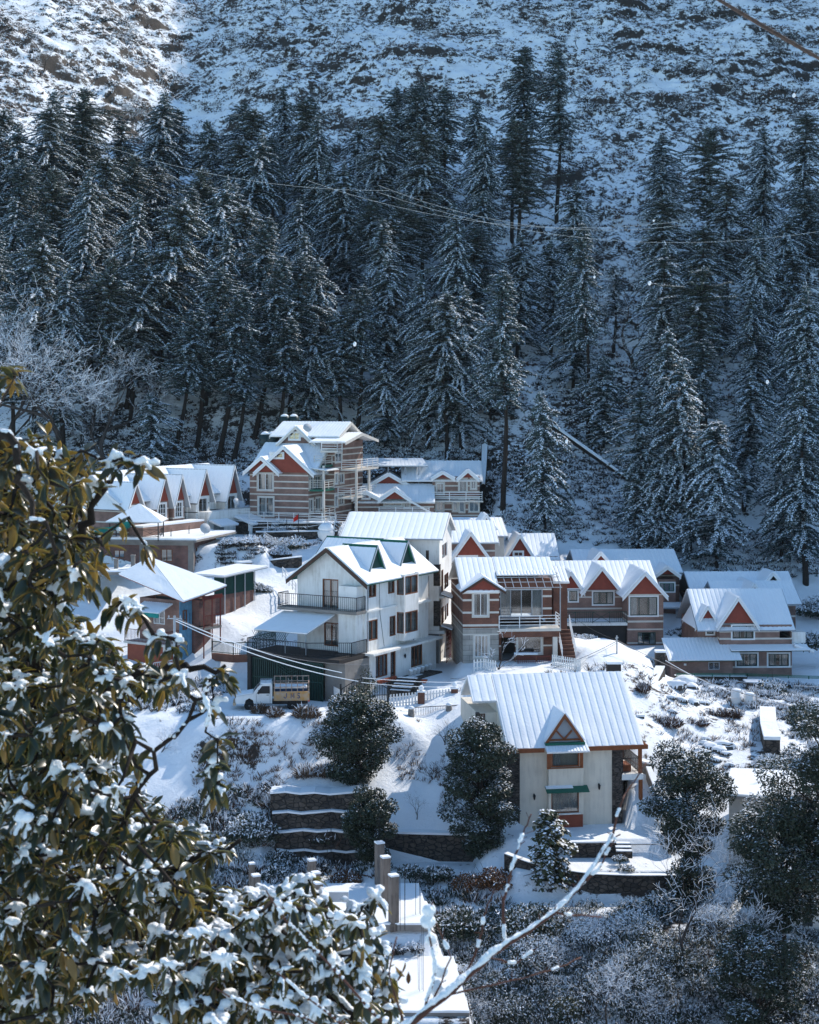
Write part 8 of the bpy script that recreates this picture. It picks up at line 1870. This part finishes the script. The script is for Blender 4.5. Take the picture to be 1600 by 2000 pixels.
B_LIMBS = [([(-0.9, 6.0, -5.2), (-0.8, 5.9, -3.2), W(480, 2080, 5.6), W(520, 1920, 5.5), W(560, 1800, 5.4)], 0.07, 0.015), ([W(500, 2000, 5.5), W(620, 1900, 5.3), W(700, 1840, 5.2)], 0.02, 0.006), ([W(490, 2040, 5.5), W(400, 1920, 5.4), W(380, 1840, 5.3)], 0.02, 0.006), ([W(520, 1940, 5.5), W(660, 1960, 5.2), W(740, 1990, 5.1)], 0.02, 0.006), ([W(540, 1850, 5.4), W(640, 1800, 5.2), W(705, 1775, 5.2), W(735, 1760, 5.2)], 0.01, 0.004)]
tips = sample_tips(B_POLY, 620, 4.8, 6.2, 6, 0.05)
ex = np.array([tuple(W(*q)) for q in [(735, 1745, 5.2), (690, 1760, 5.2), (600, 1715, 5.2), (640, 1745, 5.2), (580, 1720, 5.3), (720, 1775, 5.2)]])
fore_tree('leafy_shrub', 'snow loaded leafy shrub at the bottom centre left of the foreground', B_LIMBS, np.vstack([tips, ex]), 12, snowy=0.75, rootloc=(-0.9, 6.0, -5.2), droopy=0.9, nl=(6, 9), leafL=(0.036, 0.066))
# bare snowy branch rising to the right
g = np.random.default_rng(5)
def twigline(pts, Y0, Y1): return [W(x, y, Y0+(Y1-Y0)*i/(len(pts)-1)) for i, (x, y) in enumerate(pts)]
root = tag(empty('bare_branch_tree', (-0.5, 4.0, -4.6)), 'bare reddish sapling with a snow lined branch reaching up right across the foreground', 'tree'); O = Vector((-0.5, 4.0, -4.6))
TW = [([(560, 2250), (700, 2060), (800, 2000), (890, 1930), (960, 1865), (1030, 1820), (1080, 1785), (1130, 1735), (1165, 1685), (1195, 1630), (1215, 1560), (1232, 1535), (1262, 1490)], 4.0, 4.6, 0.0125, 0.0015),
 ([(1060, 1800), (1120, 1740), (1170, 1700), (1200, 1640), (1212, 1630)], 4.42, 4.5, 0.004, 0.0012),
 ([(985, 1845), (985, 1760), (1000, 1690), (1015, 1650), (1022, 1630), (1038, 1590)], 4.3, 4.4, 0.005, 0.0014),
 ([(905, 1915), (935, 1850), (945, 1790), (960, 1755), (962, 1740)], 4.25, 4.3, 0.0035, 0.0012), ([(1090, 1785), (1150, 1790), (1175, 1792)], 4.4, 4.5, 0.003, 0.001),
 ([(870, 1945), (1000, 1915), (1080, 1895), (1135, 1870)], 4.2, 4.4, 0.003, 0.001), ([(830, 1975), (850, 1900), (840, 1830), (838, 1780), (845, 1765)], 4.15, 4.2, 0.0042, 0.0014),
 ([(840, 1970), (880, 1870), (850, 1800)], 4.15, 4.2, 0.003, 0.001), ([(760, 2010), (640, 1880), (560, 1800), (520, 1740)], 4.1, 4.2, 0.004, 0.0012),
 ([(720, 2040), (600, 1950), (540, 1900)], 4.1, 4.15, 0.004, 0.001), ([(700, 2060), (600, 1990), (480, 1960), (420, 1930)], 4.05, 4.1, 0.004, 0.001), ([(790, 2005), (760, 1900), (775, 1830)], 4.1, 4.2, 0.003, 0.001), ([(950, 1870), (1010, 1880), (1050, 1850)], 4.3, 4.35, 0.002, 0.001)]
mb = MB(); sp, ss = [], []
mb.tube([Vector((0, 0, -0.3)), Vector(W(560, 2250, 4.0))-O], [0.03, 0.017], 8)
for pts, y0_, y1_, r0, r1 in TW:
    P = twigline(pts, y0_, y1_); Q = []
    for i in range(len(P)-1):
        for k in range(4): Q.append(P[i].lerp(P[i+1], k/4)+Vector(g.normal(0, 0.0015, 3)))
    Q.append(P[-1]); n = len(Q); rr = [r0+(r1-r0)*(i/(n-1))**0.7 for i in range(n)]
    mb.tube([q-O for q in Q], [max(a_, 0.0019) for a_ in rr], 7)
    for i, q in enumerate(Q[:-1]):
        t = i/(n-1)
        if r0 > 0.01 and t < 0.74:
            nk = 9; wob = 0.9+0.35*math.sin(i*1.3)+0.25*math.sin(i*0.47+1)
            for k in range(nk): c = q.lerp(Q[i+1], k/nk); sp.append(c+Vector((0, 0, rr[i]*0.85))); ss.append(max(0.0055, rr[i]*wob*g.uniform(0.85, 1.1)))
        elif g.random() < (0.75 if 0.0035 < r0 < 0.0055 else 0.25) and t < 0.8:
            for k in range(3): c = q.lerp(Q[i+1], k/3); sp.append(c+Vector((0, 0, rr[i]))); ss.append(g.uniform(0.0035, 0.0065))
        if g.random() < 0.35: mb.tube([q-O, q-O+Vector((g.normal(0, 0.012), 0, abs(g.normal(0.012, 0.01))))], [rr[i]*0.6, 0.001], 4)
for px, py, r_ in ((838, 1778, 0.018), (836, 1800, 0.020), (842, 1835, 0.016), (860, 1895, 0.02), (855, 1930, 0.022)): sp.append(Vector(W(px, py, 4.2 if px < 900 else 4.42))); ss.append(r_)
mb.build('branch', [MT['twig_red']], root, True)
blobs(np.array([tuple(p-O) for p in sp]), np.array(ss), g, parent=root, name='snow_load', sq=0.9, voxel=0.003)
# brown hanging leaves on one twig
lb = np.array([tuple(W(*q)-O) for q in ((772, 1888, 4.15), (783, 1895, 4.15), (792, 1880, 4.15), (798, 1898, 4.15))]); n = len(lb); dd = unit(np.tile([[0.1, 0, -1.0]], (n, 1))+g.normal(0, 0.2, (n, 3)))
V, Fc, mi = big_leaves(lb, dd, unit(g.normal(0, 1, (n, 3))), np.full(n, 0.035), np.full(n, 0.012), g); np_mesh('dead_leaf', V, Fc, [MT['dead_leaf'], MT['leaf_under']], mi, parent=root)
# drifting snowflakes
for i, (px, py, Y, s_) in enumerate(((1551, 186, 14, .014), (1269, 553, 14, .014), (693, 672, 16, .016), (1499, 746, 15, .013), (1107, 862, 16, .014), (1161, 541, 18, .012), (1277, 431, 18, .01))):
    v, f = ICO; o = np_mesh('snowflake', v*np.array([1, 1, 1.4])*s_, f, [MT['snow_soft']], smooth=True, loc=W(px, py, Y)); tag(o, ['white snowflake in the air at the upper right below the thick cable', 'bright snowflake in front of the bare tree in the right forest', 'snowflake before the dark gap left of the forest centre', 'snowflake in front of the right edge conifers', 'snowflake above the fallen trunk', 'faint snowflake left of the bright one by the bare tree', 'tiny snowflake just below the forest wires'][i], 'snowflake', 'drifting snowflakes')
# ------------------------------------------------------------------ separate posts, boards and strips become parts of their own
def split_loose(o):
    me = o.data; n = len(me.vertices); par = list(range(n))
    def fd(a):
        while par[a] != a: par[a] = par[par[a]]; a = par[a]
        return a
    for p in me.polygons:
        v = p.vertices; r = fd(v[0])
        for x in v[1:]: par[fd(x)] = r
    comp = {}
    for p in me.polygons: comp.setdefault(fd(p.vertices[0]), []).append(p)
    if not 1 < len(comp) <= 16: return
    base = o.name.split('.')[0]; new = []
    for k, ps in comp.items():
        ids = sorted({v for p in ps for v in p.vertices}); mp = {v: i for i, v in enumerate(ids)}
        q = np_mesh(base, [tuple(me.vertices[v].co) for v in ids], [[mp[v] for v in p.vertices] for p in ps], list(me.materials), [p.material_index for p in ps], parent=o.parent)
        q.matrix_local = o.matrix_local.copy(); new.append((len(ps), q))
    new.sort(key=lambda t: -t[0])
    for c in list(o.children): c.parent = new[0][1]
    bpy.data.objects.remove(o)
SPL = ('stone_corner', 'bargeboard', 'window_post', 'porch_post', 'awning_post', 'canopy_post', 'balcony_post', 'pilaster', 'red_post', 'stone_strip', 'storey_band', 'concrete_frame', 'eave_board', 'post', 'brick_bay', 'garage_wall')
for o in [x for x in SC.objects if x.type == 'MESH' and x.parent and x.name.split('.')[0] in SPL]: split_loose(o)
# ------------------------------------------------------------------ the blue mountain air
m = bpy.data.materials.new('air'); m.use_nodes = True; nt = m.node_tree
for n in list(nt.nodes):
    if n.type == 'BSDF_PRINCIPLED': nt.nodes.remove(n)
v = nt.nodes.new('ShaderNodeVolumePrincipled'); v.inputs['Color'].default_value = (0.70, 0.86, 1.0, 1); v.inputs['Density'].default_value = 0.00006; v.inputs['Anisotropy'].default_value = 0.0
nt.links.new(v.outputs[0], nt.nodes['Material Output'].inputs['Volume'])
mb = MB(); mb.box(-260, -60, -60, 420, 640, 440); o = mb.build('haze', m); tag(o, kind='stuff')
SC.cycles.volume_bounces = 0; SC.cycles.volume_step_rate = 4.0
